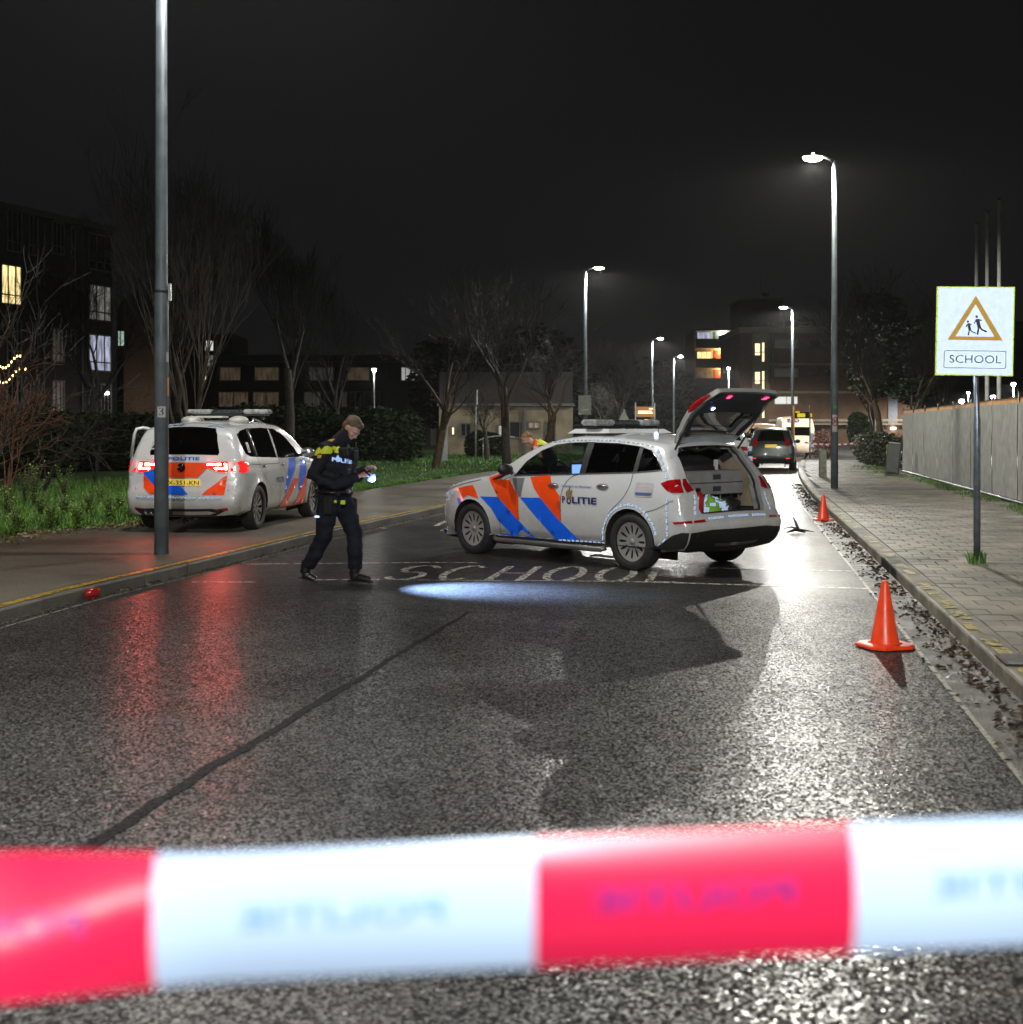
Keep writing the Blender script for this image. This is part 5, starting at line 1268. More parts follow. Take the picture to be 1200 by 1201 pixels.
def patch(cs, poly, sgn, off, step=.06, holes=(), smooth=True):
    V, T = sheet(poly, holes, step, .04)
    vs = [cs.side(x, z, sgn, off) for x, z in V]; fs = []
    for f in T:
        a, b, c = [Vector((vs[i][0], vs[i][2])) for i in f]; ccw = (b - a).cross(c - a) > 0
        fs.append(f if (ccw if sgn < 0 else not ccw) else f[::-1])
    return MB().add(vs, fs, smooth)

def strip_pts(cs, crown):
    out = []
    L = 0
    n = len(cs.sil)
    for i, p in enumerate(cs.sil):
        a = cs.sil[max(0, i - 1)]; b = cs.sil[min(n - 1, i + 1)]; d = Vector((b[0] - a[0], b[1] - a[1])).normalized()
        nn = Vector((d.y, -d.x)); c = Vector((0, .6))
        if (Vector(p) - c).dot(nn) < 0: nn = -nn
        if i: L += math.dist(p, cs.sil[i - 1])
        out.append((p[0], p[1], nn.x, nn.y, crown(p[0], p[1]), cs.S(p[0], p[1]), L))
    return out
def strip_at(sp, t, s, off=0.0):
    """t arc length along the silhouette, s in metres across; off outward"""
    if t <= 0: a = b = sp[0]; f = 0
    else:
        lo, hi = 0, len(sp) - 1
        if t >= sp[-1][6]: a = b = sp[-1]; f = 0
        else:
            while hi - lo > 1:
                m = (lo + hi) // 2
                if sp[m][6] <= t: lo = m
                else: hi = m
            a, b = sp[lo], sp[hi]; f = (t - a[6]) / max(1e-6, b[6] - a[6])
    q = [a[k] + (b[k] - a[k]) * f for k in range(6)]
    y = max(-1, min(1, s)); c = q[4] * (1 - y * y) + off
    return Vector((q[0] + q[2] * c, y * q[5], q[1] + q[3] * c))
def strip_sheet(cs, sp, t0, t1, off=0.0, holes=(), s0=-1, s1=1, nst=14, poly=None):
    """poly / holes in (t, s)"""
    sc = .8  # treat s as ~0.8 m for even triangles
    if poly is None:
        ts = [t0] + [p[6] for p in sp if t0 + .004 < p[6] < t1 - .004] + [t1]
        edge = [(t, s0 * sc) for t in ts] + [(t1, (s0 + (s1 - s0) * k / nst) * sc) for k in range(1, nst)] + [(t, s1 * sc) for t in reversed(ts)] + [(t0, (s1 - (s1 - s0) * k / nst) * sc) for k in range(1, nst)]
        V, T = sheet(edge, [[(t, s * sc) for t, s in h] for h in holes], .08, .04, keep_outline=True)
    else: V, T = sheet([(t, s * sc) for t, s in poly], [[(t, s * sc) for t, s in h] for h in holes], .08, .04)
    vs = [strip_at(sp, t, s / sc, off) for t, s in V]
    fs = []
    for f in T:
        a, b, c = [vs[i] for i in f]; nn = (b - a).cross(c - a); m = (a + b + c) / 3 - Vector((0, 0, .6))
        fs.append(f if nn.dot(Vector((m.x * .3, 0, m.z)) if abs(m.x) < 1.4 else m) > 0 else f[::-1])
    return vs, fs
def t_at(sp, x=None, z=None, front=True):
    """arc length where the silhouette passes x (upper) or z (front/rear)"""
    best = None
    for a, b in zip(sp, sp[1:]):
        if x is not None:
            if min(a[0], b[0]) <= x <= max(a[0], b[0]) and (a[1] > .62):
                f = (x - a[0]) / (b[0] - a[0] or 1e-6); return a[6] + (b[6] - a[6]) * f
        else:
            if min(a[1], b[1]) <= z <= max(a[1], b[1]):
                f = (z - a[1]) / (b[1] - a[1] or 1e-6); t = a[6] + (b[6] - a[6]) * f
                if front: return t
                best = t
    return best

def wheel(parent, x, y, sgn, r=.33, w=.205, rim=.225, cap=M_cap, slots=10, slot=(.085, .195, .034), z=None, steer=0.0, dish=.0):
    wh = bpy.data.objects.new('wheel', None); col.objects.link(wh); wh.parent = parent; wh.location = (x, sgn * y, r if z is None else z)
    wh.rotation_euler = (0, 0, steer)
    o = -sgn
    prof = [(rim, o * w * .45), (rim + .02, o * w * .5), (r - .03, o * w * .52), (r - .008, o * w * .42), (r, o * w * .3), (r, -o * w * .3), (r - .008, -o * w * .42), (r - .03, -o * w * .52), (rim + .02, -o * w * .5), (rim, -o * w * .45)]
    M = Matrix.Translation((0, 0, 0))
    MB().lathe([(a, b) for a, b in prof], 40, axis='Y').build('tyre', M_rubber, wh)
    # wheel face
    holes = []
    for k in range(slots):
        a = 2 * PI * k / slots; pl = []
        for i in range(10):
            t = 2 * PI * i / 10; rr = (slot[0] + slot[1]) / 2 + math.cos(t) * (slot[1] - slot[0]) / 2; ww = slot[2] / 2 * math.sin(t) * (.55 + .45 * (rr - slot[0]) / (slot[1] - slot[0]))
            pl.append((rr * math.cos(a) - ww * math.sin(a), rr * math.sin(a) + ww * math.cos(a)))
        holes.append(pl)
    circ = [(rim * math.cos(2 * PI * k / 40), rim * math.sin(2 * PI * k / 40)) for k in range(40)]
    V, T = sheet(circ, holes, .05, .02, keep_outline=True)
    def yy(q): return sgn * (w * .46 - .02 - .018 * math.cos(min(1, q / rim) * PI * .5) * (1 if dish == 0 else -dish) - .0)
    f3 = [(a, yy(math.hypot(a, b)) + sgn * .012 * (math.hypot(a, b) < .05), b) for a, b in V]
    MB().add(f3, [f if sgn < 0 else f[::-1] for f in T], True).build('wheel_cover', cap, wh)
    MB().lathe([(.001, sgn * w * .2), (rim + .01, sgn * w * .2)], 24, axis='Y', smooth=False).build('brake_backing', M_under, wh)
    MB().lathe([(.001, yy(0) + sgn * .018), (.028, yy(0) + sgn * .016), (.032, yy(0) + sgn * .006)], 16, axis='Y').build('hub_badge', M_chrome if cap is M_alloy else M_cap, wh)
    return wh

def dashes(cs, pts, sgn, w=.018, L=.055, gap=.014, off=.005, mb=None, f=None):
    """short reflective dashes along a path on the side surface"""
    mb = mb or MB(); pts = [Vector(p) for p in pts]
    for a, b in zip(pts, pts[1:]):
        n = max(1, int((b - a).length / (L + gap))); d = (b - a) / n; u = d.normalized(); q = Vector((-u.y, u.x)) * w / 2
        for i in range(n):
            p0 = a + d * i; p1 = p0 + u * min(L, d.length * .8)
            co = [p0 - q, p1 - q, p1 + q, p0 + q]
            vs = [(f(*c) if f else cs.side(c[0], c[1], sgn, off)) for c in co]
            mb.add(vs, [(0, 1, 2, 3)] if sgn < 0 else [(3, 2, 1, 0)])
    return mb

def car_text(cs, s, cx, cz, H, sgn, m, name, parent, bold=.02, W=None, f=None):
    v, fc = text2d(s, 1.0, bold)
    hx = max(x for x, y in v) - min(x for x, y in v); hy = max(y for x, y in v) - min(y for x, y in v)
    mx = (max(x for x, y in v) + min(x for x, y in v)) / 2; my = (max(y for x, y in v) + min(y for x, y in v)) / 2
    k = H / hy; kx = W / hx if W else k
    vs = []
    for x, y in v:
        u, z = (x - mx) * kx, cz + (y - my) * k
        vs.append(f(u, z) if f else cs.side(cx - sgn * u, z, sgn, .0085))
    return MB().add(vs, fc).build(name, m, parent)

def lightbar(parent, x, z, L=1.15, w=.28, lit=False):
    lb_ = bpy.data.objects.new('light_bar', None); col.objects.link(lb_); lb_.parent = parent; lb_.location = (x, 0, z)
    MB().box((0, 0, .0), (w * .8, L * .92, .03), bev=.01).build('bar_base', M_blackp, lb_)
    m1 = mat('clear_lens_grey', (0.30, 0.31, 0.30), .15, spec=.6, var=.35, nscale=18, coat=.6)
    for sgn in (-1, 1):
        MB().box((0, sgn * L * .34, .05), (w, L * .30, .075), bev=.025).build('bar_lens', m1, lb_)
    MB().box((0, 0, .05), (w * .9, L * .37, .065), bev=.02).build('bar_centre', mat('dark_lens', (0.04, 0.045, 0.05), .15, coat=.6, var=.5, nscale=20), lb_)
    for sgn in (-1, 1): MB().box((0, sgn * L * .4, -.04), (.06, .04, .07)).build('bar_foot', M_blackp, lb_)
    return lb_

def base_car(name, label, loc, rz, cs, sp, arches, zs, m, winhole, rw=.33, wy=.79, step=.07, rear_holes=(), rear_t=None, group=None, top_holes=(), cat='car', sides=(1, -1), wheels=True, wheel_kw={}):
    t = thing(name, label, cat, loc, rz, group)
    cs.arches = [(ax, ra) for ax, ra in arches]
    mb = MB()
    for sgn in (1, -1):
        vs, fs = car_side(cs, sgn, arches, zs, winhole, step); mb.add(vs, fs, True)
    vs, fs = strip_sheet(cs, sp, 0, sp[-1][6], holes=list(top_holes) + list(rear_holes)); mb.add(vs, fs, True)
    mb.build('body', m, t, merge=True)
    # underbody and arches
    ub = MB(); ub.box((0, 0, zs + .05), (cs.x1 - cs.x0 - .5, 1.2, .10)); 
    for ax, ra in arches:
        for sgn in (1, -1):
            n = 14; vs = []
            for i in range(n + 1):
                a = -.35 + (PI + .7) * i / n; x, z = ax + (ra + .004) * math.cos(a), .33 + (ra + .004) * math.sin(a)
                vs += [(x, sgn * (cs.S(x, max(z, zs)) - .006), max(z, zs - .02)), (x, sgn * .5, max(z, zs - .02))]
            ub.add(vs, [(2 * i, 2 * i + 1, 2 * i + 3, 2 * i + 2) for i in range(n)], True)
            ub.box((ax, sgn * .5, .5), (ra * 2, .02, .75))
    ub.build('underbody', M_under, t)
    if wheels:
        for ax, ra in arches:
            for sgn in (1, -1): wheel(t, ax, wy, sgn, rw, **wheel_kw)
    return t

# ---------- the hatchback with its tailgate up
silB = [(2.05, .20), (2.19, .27), (2.245, .42), (2.24, .56), (2.20, .68), (2.10, .765), (1.90, .85), (1.62, .925), (1.30, .985), (1.02, 1.03), (.80, 1.15), (.50, 1.315), (.22, 1.425), (-.10, 1.49), (-.50, 1.515), (-.95, 1.505), (-1.35, 1.475), (-1.70, 1.42),
        (-1.80, 1.30), (-1.93, 1.12), (-2.01, .98), (-2.06, .90), (-2.09, .78), (-2.12, .65), (-2.175, .60), (-2.185, .50), (-2.14, .36), (-2.06, .27)]
baseB = [(.18, .82), (.26, .862), (.40, .880), (.62, .893), (.80, .890), (.92, .872), (1.02, .842), (1.15, .795), (1.30, .735), (1.45, .66), (1.55, .60)]
B = CarShape(silB, baseB, 1.35, .42, 2.3, -1.82, .80, 3.4, r=.062)
B.arches = [(1.365, .375), (-1.365, .375)]
def crownB(x, z):
    if x > 1.9: return .10
    if x > 1.0: return .045
    if x > .3: return .10
    if x > -1.6: return .045
    return .04 if z > .7 else .05
spB = strip_pts(B, crownB)
BP = (1.06, 16.3); BT = 2.31
tr = [t_at(spB, z=1.36, front=False), t_at(spB, z=.655, front=False)]
def tz(z): return t_at(spB, z=z, front=False)
dloB = [(.60, 1.02), (.45, 1.20), (.24, 1.335), (.02, 1.41), (-.20, 1.435), (-.55, 1.445), (-1.0, 1.435), (-1.36, 1.40), (-1.53, 1.36), (-1.66, 1.27), (-1.77, 1.14), (-1.36, 1.105), (-.55, 1.07)]
openB = [(tz(1.385), -.90), (tz(1.25), -.925), (tz(1.06), -.91), (tz(.92), -.79), (tz(.75), -.76), (tz(.655), -.70), (tz(.645), -.55), (tz(.645), .55), (tz(.655), .70), (tz(.75), .76), (tz(.92), .79), (tz(1.06), .91), (tz(1.25), .925), (tz(1.385), .90)]
wsB = [(t_at(spB, x=.98) , -.82), (t_at(spB, x=.98), .82), (t_at(spB, x=.28), .84), (t_at(spB, x=.28), -.84)]
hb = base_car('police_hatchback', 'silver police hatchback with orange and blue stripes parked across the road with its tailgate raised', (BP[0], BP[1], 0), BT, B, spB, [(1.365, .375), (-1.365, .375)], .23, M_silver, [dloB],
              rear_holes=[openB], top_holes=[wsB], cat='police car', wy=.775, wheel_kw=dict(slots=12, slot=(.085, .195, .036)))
MW = Matrix.Translation((BP[0], BP[1], 0)) @ Matrix.Rotation(BT, 4, 'Z')
def glz(cs, poly, sgn, m, name, parent, off=-.014): return patch(cs, poly, sgn, off, .08).build(name, m, parent)
for sgn in (1, -1):
    glz(B, [(.56, 1.03), (.43, 1.20), (.23, 1.33), (.02, 1.40), (-.20, 1.43), (-.50, 1.44), (-.50, 1.075)], sgn, M_glass, 'front_window', hb)
    glz(B, [(-.60, 1.08), (-.60, 1.44), (-1.0, 1.43), (-1.34, 1.395), (-1.34, 1.11)], sgn, M_gdark, 'rear_window', hb)
    glz(B, [(-1.40, 1.112), (-1.40, 1.39), (-1.53, 1.35), (-1.65, 1.265), (-1.75, 1.15)], sgn, M_gdark, 'quarter_window', hb)
    patch(B, [(-.50, 1.072), (-.50, 1.442), (-.60, 1.443), (-.60, 1.078)], sgn, -.010).build('pillar_trim', M_blackp, hb)
    patch(B, [(-1.34, 1.105), (-1.34, 1.40), (-1.40, 1.395), (-1.40, 1.11)], sgn, -.010).build('pillar_trim', M_blackp, hb)
    mb = MB(); ring_ = dloB + [dloB[0]]
    mb.tube([B.side(x, z, sgn, .002) for x, z in dens(dloB[8:] + [dloB[0]], .08, False)], .009, 5); mb.build('window_trim', M_chrome, hb)
    # sill bar
    # shut lines
    sh = MB()
    def shut(pts, w=.007):
        sm_ = smooth_poly(pts, .05)
        for a, b in zip(sm_, sm_[1:]):
            d = Vector((b[0] - a[0], b[1] - a[1])).normalized(); q = Vector((-d.y, d.x)) * w / 2
            sh.add([B.side(p[0], p[1], sgn, .0035) for p in ((a[0] - q.x, a[1] - q.y), (b[0] - q.x, b[1] - q.y), (b[0] + q.x, b[1] + q.y), (a[0] + q.x, a[1] + q.y))], [(0, 1, 2, 3)] if sgn < 0 else [(3, 2, 1, 0)])
    shut([(.66, 1.0), (.80, .94), (.86, .75), (.82, .45), (.82, .27)]); shut([(-.54, 1.07), (-.38, 1.02), (-.28, .86), (-.27, .6), (-.27, .27)])
    shut([(-1.36, 1.10), (-1.345, .95), (-1.25, .80), (-1.06, .64), (-1.0, .45)]); shut([(1.2, .955), (1.5, .90), (1.80, .83), (1.98, .77)]); shut([(-1.55, .66), (-1.78, .72), (-2.0, .82)])
    shut([(.82, .27), (-.27, .27), (-.96, .29)])
    sh.build('shut_lines', M_gap, hb, kind='stuff')
    for hx_ in (-.12, -.93):
        pz = .925 if hx_ > -.5 else .94
        p = B.side(hx_, pz, sgn, .0); MB().ell((p[0], p[1] + sgn * .012, p[2]), (.085, .022, .022), 12, 8).build('door_handle', M_chrome, hb)
        patch(B, [(hx_ + .10 * math.cos(a * PI / 6), pz - .008 + .038 * math.sin(a * PI / 6)) for a in range(12)], sgn, .0038, .04).build('handle_recess_shade', mat('recess_shade_grey', (0.22, 0.22, 0.22), .4), hb)  # flat grey oval paints the shade of the handle hollow
    # mirror
    p = Vector(B.side(.62, 1.07, sgn)); mr1 = MB().ell((p.x + .02, p.y + sgn * .13, p.z + .03), (.075, .115, .075), 12, 8).build('mirror', M_blackp, hb)
    MB().tube([(p.x + .03, p.y - sgn * .02, p.z - .02), (p.x + .03, p.y + sgn * .1, p.z + .0)], .025, 6).build('mirror_arm', M_blackp, mr1)
    MB().tube([(p.x + .1, p.y + sgn * .1, p.z - .05), (.96, sgn * (B.S(.96, .97)), .97), ], .03, 6, flat=.3).build('mirror_triangle', M_blackp, mr1)
    # sill tube
    MB().tube([(.93, sgn * .87, .235), (.86, sgn * .90, .215), (-.92, sgn * .90, .215), (-.98, sgn * .87, .235)], .032, 10).build('sill_tube', mat('brushed_tube', (0.22, 0.22, 0.21), .35, .7), hb)
    # head lamp
    patch(B, [(2.16, .71), (2.06, .755), (1.86, .79), (1.78, .76), (1.90, .67), (2.08, .63), (2.18, .64)], sgn, .004, .04).build('headlight', mat('headlamp_glass', (0.5, 0.52, 0.56), .1, .2, coat=1, var=.4, nscale=14, em=(.8, .85, 1), es=.25), hb)
    # dirty lower sill
    patch(B, [(.98, .235), (.98, .275), (-.98, .275), (-.98, .235)], sgn, .002).build('sill_edge', mat('dull_silver', (0.30, 0.30, 0.29), .5), hb)
# livery on both sides
def livery(cs, sgn, parent, polys):
    for nm, m, pl in polys: patch(cs, pl, sgn, .0048 if m is M_blue else .0054, .07).build(nm, m, parent)
LB = [('red_stripe', M_red, [(1.64, .835), (1.46, .868), (1.34, .885), (1.26, .80), (1.205, .715), (1.40, .755), (1.52, .71)]),
      ('red_stripe', M_red, [(1.06, .985), (.80, 1.05), (.72, 1.04), (.90, .96), (.66, .97), (.57, .88), (.47, .77), (.46, .46), (.65, .61), (.84, .75)]),
      ('red_stripe', M_red, [(.30, 1.01), (-.04, 1.045), (-.09, .94), (-.26, .80), (-.27, .49), (-.10, .63), (.08, .77), (.20, .88)]),
      ('blue_stripe', M_blue, [(1.18, .745), (.85, .75), (.19, .275), (.55, .255), (.86, .47), (.965, .60)]),
      ('blue_stripe', M_blue, [(.44, .76), (.08, .77), (-.27, .50), (-.55, .30), (-.17, .285), (.15, .53)]),
      ('blue_stripe', M_blue, [(1.66, .70), (1.60, .71), (1.545, .665), (1.60, .62)])]
for sgn in (1, -1): livery(B, sgn, hb, LB)
patch(B, [(.62, .99), (.40, 1.0), (.42, .775), (.48, .77)], 1, .0045).build('mirror_reflection', mat('mirror_reflection_grey', (0.16, 0.17, 0.19), .4), hb)  # grey patch paints the wing mirror's reflection on the door
for sgn in (1, -1):
    cx = -.61
    car_text(B, 'LITIE', cx - sgn * .055 if sgn > 0 else cx + .055, .765, .078, sgn, M_navy, 'police_lettering', hb, .03, W=.40)
    car_text(B, 'P', cx + sgn * .285, .765, .078, sgn, M_navy, 'police_lettering', hb, .03)
    ex = cx + sgn * .20
    mb = MB(); o_ = [(ex + .038 * math.cos(a * PI / 8), .752 + .040 * math.sin(a * PI / 8)) for a in range(16)]; i_ = [(ex + .018 * math.cos(a * PI / 8), .756 + .022 * math.sin(a * PI / 8)) for a in range(16)]
    mb.add([B.side(x, z, sgn, .006) for x, z in o_ + i_], [(k, (k + 1) % 16, 16 + (k + 1) % 16, 16 + k) for k in range(16)]); mb.build('police_lettering', M_navy, hb)
    mb = MB()
    for pl in ([(ex - .045, .80), (ex - .01, .80), (ex - .02, .87), (ex - .045, .89)], [(ex - .005, .80), (ex + .012, .80), (ex + .02, .88), (ex, .93), (ex - .012, .87)], [(ex + .018, .80), (ex + .048, .80), (ex + .055, .85), (ex + .032, .89)], [(ex - .04, .775), (ex + .04, .775), (ex + .035, .80), (ex - .035, .80)]):
        mb.add([B.side(x, z, sgn, .0065) for x, z in pl], [tuple(range(len(pl)))])
    mb.build('flame_emblem', M_goldl, hb)
    car_text(B, 'waakzaam en dienstbaar', -.52, .925, .022, sgn, M_bluel, 'motto', hb, .01, W=.50)
    patch(B, rrect(-1.70, .84, -1.44, 1.0, .03), sgn, .0045).build('rear_sticker', mat('silver_sticker', (0.46, 0.44, 0.46), .35), hb)
    patch(B, [(-1.70, .955), (-1.44, .955), (-1.44, .965), (-1.70, .965)], sgn, .0055).build('rear_sticker', M_gold2, hb)
    mb = patch(B, [(-1.68, .855), (-1.46, .855), (-1.44, .89), (-1.70, .89)], sgn, .0055); mb.build('rear_sticker', mat('slate_sticker', (0.10, 0.13, 0.26), .4), hb)
    # retroreflective dashes
    rt = MB()
    dashes(B, [(1.0, .262), (-1.0, .295)], sgn, .016, .05, .02, mb=rt)
    dashes(B, [(-1.365 + .415 * math.cos(R(a)), .33 + .415 * math.sin(R(a))) for a in range(-8, 176, 8)], sgn, .026, .05, .012, mb=rt)
    dashes(B, [(-1.785, .30), (-1.92, .42), (-1.915, .86)], sgn, .022, .05, .014, mb=rt)
    dashes(B, [(.15, 1.435), (-.30, 1.462), (-.90, 1.462), (-1.35, 1.43), (-1.60, 1.39)], sgn, .012, .045, .02, mb=rt)
    dashes(B, [(-1.62, 1.37), (-1.73, 1.24), (-1.84, 1.10), (-1.88, 1.02)], sgn, .03, .05, .012, mb=rt)
    dashes(B, [(1.80, .72), (1.86, .60), (1.82, .45), (1.78, .33)], sgn, .03, .04, .02, mb=rt) if False else None
    rt.build('reflective_tape', M_tape, hb, kind='stuff')
# front reflective corner
mb = MB()
for z in [.30 + .035 * k for k in range(11)]:
    for dx in (.0, .03): dashes(B, [(2.02 + dx, z), (2.05 + dx, z + .028)], 1, .018, .02, .01, mb=mb)
mb.build('reflective_tape', M_tape, hb, kind='stuff')
# front: grille, bumper intake, windscreen
vs, fs = strip_sheet(B, spB, wsB[2][0], wsB[0][0], -.004, poly=[(wsB[0][0], -.84), (wsB[0][0], .84), (wsB[2][0], .86), (wsB[2][0], -.86)]); MB().add(vs, fs, True).build('windscreen', M_glass, hb)
vs, fs = strip_sheet(B, spB, 0, 1, .004, poly=[(t_at(spB, z=.44), -.55), (t_at(spB, z=.44), .55), (t_at(spB, z=.64), .62), (t_at(spB, z=.64), -.62)]); MB().add(vs, fs, True).build('grille', M_blackp, hb)
vs, fs = strip_sheet(B, spB, 0, 1, .004, poly=[(t_at(spB, z=.24), -.8), (t_at(spB, z=.24), .8), (t_at(spB, z=.34), .75), (t_at(spB, z=.34), -.75)]); MB().add(vs, fs, True).build('lower_intake', M_blackp, hb)
# rear: opening frame, lamps, bumper
def SR(t, s, off=0): return strip_at(spB, t, s, off)
op = dens([(t, s * .8) for t, s in openB], .04); rim_o = [SR(t, s / .8) for t, s in op]; rim_i = [SR(t, s / .8 * .955) + Vector((.13, 0, -.0)) for t, s in op]
n = len(op); mb = MB(); mb.add(rim_o + rim_i, [(i, (i + 1) % n, n + (i + 1) % n, n + i) for i in range(n)], True); mb.build('boot_frame', mat('silver_inner_frame', (0.30, 0.31, 0.31), .4, .2), hb)
mb = MB(); mb.tube([(p + Vector((.06, 0, 0)) + (Vector((0, -1, 0)) if p.y > 0 else Vector((0, 1, 0))) * .015) for p in rim_o] + [rim_o[0] + Vector((.06, 0, 0))], .014, 6); mb.build('rubber_seal', M_blackp, hb)
for sgn in (1, -1):
    # body half of the tail lamp wraps the corner
    tl = patch(B, [(-1.80, .995), (-1.88, 1.03), (-1.98, 1.045), (-2.00, 1.04), (-2.04, .96), (-2.08, .90), (-1.98, .90), (-1.88, .935)], sgn, .010, .03)
    lampo = tl.build('tail_lamp', M_tailred, hb)
    pl = []
    tsl = [tz(1.03), tz(.90)]
    tsl = [tz(1.045), tz(.90)]; poly = [(tsl[0], sgn * 1.0), (tsl[0], sgn * .93), (tsl[1] - .02, sgn * .82), (tsl[1], sgn * 1.0)]
    vs, fs = strip_sheet(B, spB, 0, 1, .012, poly=poly); MB().add(vs, fs, True).build('tail_lamp_face', M_tailred, lampo)
    patch(B, [(-1.70, .262), (-1.80, .32), (-2.00, .44), (-2.12, .475), (-2.19, .475), (-2.15, .37), (-2.09, .300), (-1.95, .272), (-1.8, .262)], sgn, .008, .04).build('bumper_trim', M_blackp, hb)
    patch(B, [(-2.0, .585), (-2.19, .600), (-2.19, .575), (-2.03, .562)], sgn, .008, .03).build('rear_reflector', M_tailred, hb)
vs, fs = strip_sheet(B, spB, 0, 1, .006, poly=[(tz(.47), -1), (tz(.50), -.6), (tz(.50), .6), (tz(.47), 1), (tz(.272), 1), (tz(.272), -1)]); MB().add(vs, fs, True).build('bumper_trim', M_blackp, hb)
vs, fs = strip_sheet(B, spB, 0, 1, .010, poly=[(tz(.36), -.5), (tz(.36), .5), (tz(.33), .45), (tz(.33), -.45)]); MB().add(vs, fs, True).build('bumper_strip', M_chrome, hb)
for sgn in (1, -1):
    vs, fs = strip_sheet(B, spB, 0, 1, .008, poly=[(tz(.598), sgn * 1), (tz(.598), sgn * .78), (tz(.575), sgn * .76), (tz(.575), sgn * 1)]); MB().add(vs, fs, True).build('rear_reflector', M_tailred, hb)
mb = MB()
def rd(t0, s0, t1, s1, n, w=.012):
    for i in range(n):
        a = (t0 + (t1 - t0) * i / n, s0 + (s1 - s0) * i / n); b = (t0 + (t1 - t0) * (i + .75) / n, s0 + (s1 - s0) * (i + .75) / n)
        if abs(t1 - t0) < .05: c = [(a[0] - w, a[1]), (b[0] - w, b[1]), (b[0] + w, b[1]), (a[0] + w, a[1])]
        else: c = [(a[0], a[1] - w), (b[0], b[1] - w), (b[0], b[1] + w), (a[0], a[1] + w)]
        mb.add([SR(t, s, .012) for t, s in c], [(0, 1, 2, 3)])
rd(tz(.60), .70, tz(.60), .36, 6); rd(tz(.60), .26, tz(.60), -.22, 9); rd(tz(.60), -.3, tz(.60), -.68, 6)
rd(tz(.87), .86, tz(.64), .84, 4, .02); rd(tz(.87), -.86, tz(.64), -.84, 4, .02); mb.build('reflective_tape', M_tape, hb, kind='stuff')
# boot interior
bi = MB()
def pan(*v): bi.add(list(v), [tuple(range(len(v)))])
pan((-2.10, -.56, .65), (-2.10, .56, .65), (-.95, .60, .65), (-.95, -.60, .65))
for sgn in (1, -1): pan((-2.08, sgn * .60, .65), (-.95, sgn * .64, .65), (-.95, sgn * .60, 1.42), (-1.72, sgn * .56, 1.38), (-1.96, sgn * .64, 1.0))
pan((-1.68, -.58, 1.385), (-.95, -.58, 1.42), (-.95, .58, 1.42), (-1.68, .58, 1.385))
bi.build('boot_lining', mat('boot_lining_dark', (0.02, 0.02, 0.022), .9), hb)
MB().add([(-2.0, -.572, .70), (-1.45, -.59, .70), (-1.45, -.58, 1.32), (-1.70, -.575, 1.30), (-1.92, -.572, 1.02)], [(0, 1, 2, 3, 4)]).build('beige_side_panel', mat('beige_panel', (0.26, 0.21, 0.14), .7, var=.3, nscale=4, bump=.3, bscale=12), hb)
# drawer unit
M_draw = mat('drawer_grey', (0.20, 0.20, 0.21), .55, var=.15)
du = MB().box((-1.60, -.0, .985), (.5, 1.06, .28), bev=.006).build('drawer_unit', M_draw, hb)
for k, z in enumerate((1.052, .918)):
    d_ = MB().box((-1.862, 0, z), (.022, 1.03, .125), bev=.003).build('drawer', mat('drawer_front_grey', (0.23, 0.235, 0.24), .5, var=.12), du)
    MB().box((-1.877, -.03, z), (.01, .13, .055)).build('latch', mat('latch_navy', (0.015, 0.025, 0.045), .4), du)
for y in (.30, -.16, -.5): MB().box((-1.82, y, .745), (.012, .014, .2)).build('strut', M_polel, du)
# mesh partition behind the seats
gm = MB()
for k in range(23): gm.box((-1.02, -.55 + k * .05, 1.25), (.006, .008, .34))
for k in range(8): gm.box((-1.02, 0, 1.09 + k * .046), (.006, 1.1, .008))
gm.build('mesh_partition', mat('mesh_metal', (0.22, 0.22, 0.20), .5, .4), hb, kind='stuff')
MB().add([(-1.03, -.02, 1.28), (-1.03, -.13, 1.40), (-1.03, -.22, 1.40), (-1.03, -.10, 1.28)], [(0, 1, 2, 3)]).build('red_strap', mat('red_strap', (0.6, 0.03, 0.02), .5), hb)
MB().box((-1.68, 0, 1.375), (.03, 1.0, .018)).build('roof_lamp_strip', mat('pale_strip', (0.4, 0.45, 0.5), .4), hb)
# cabin: seats, dashboard, wheel, screen
M_seat = mat('seat_black', (0.016, 0.016, 0.018), .85)
for y in (.37, -.37):
    s_ = MB().box((-.08, y, .60), (.52, .5, .2), bev=.06).build('front_seat', M_seat, hb)
    MB().box((-.38, y, .93), (.16, .48, .62), bev=.06).build('backrest', M_seat, s_); MB().box((-.42, y, 1.31), (.1, .26, .17), bev=.04).build('headrest', M_seat, s_)
MB().box((-.92, 0, .95), (.18, 1.2, .6), bev=.06).build('rear_seat', M_seat, hb)
MB().box((.62, 0, .88), (.5, 1.4, .24), bev=.06).build('dashboard', M_seat, hb)
sw = MB(); sw.tube([(.28 + .06 * math.sin(a * PI / 10), .37 + .18 * math.cos(a * PI / 10), 1.03 + .17 * math.sin(a * PI / 10)) for a in range(21)], .016, 6); sw.box((.28, .37, 1.03), (.03, .3, .05)); sw.build('steering_wheel', mat('steering_leather', (0.03, 0.03, 0.032), .4), hb)
scr = MB().box((.32, .02, 1.08), (.03, .26, .18), bev=.008).build('data_terminal', M_blackp, hb); MB().box((.300, .02, 1.08), (.004, .22, .14)).build('screen', litpane('terminal_screen', (.25, .45, 1), 1.6), scr)
MB().box((-.88, .3, 1.36), (.02, .03, .02)).build('blue_indicator', M_bluelamp, hb)
MB().box((0, 0, .40), (3.0, 1.5, .02)).build('cabin_floor', M_under, hb)
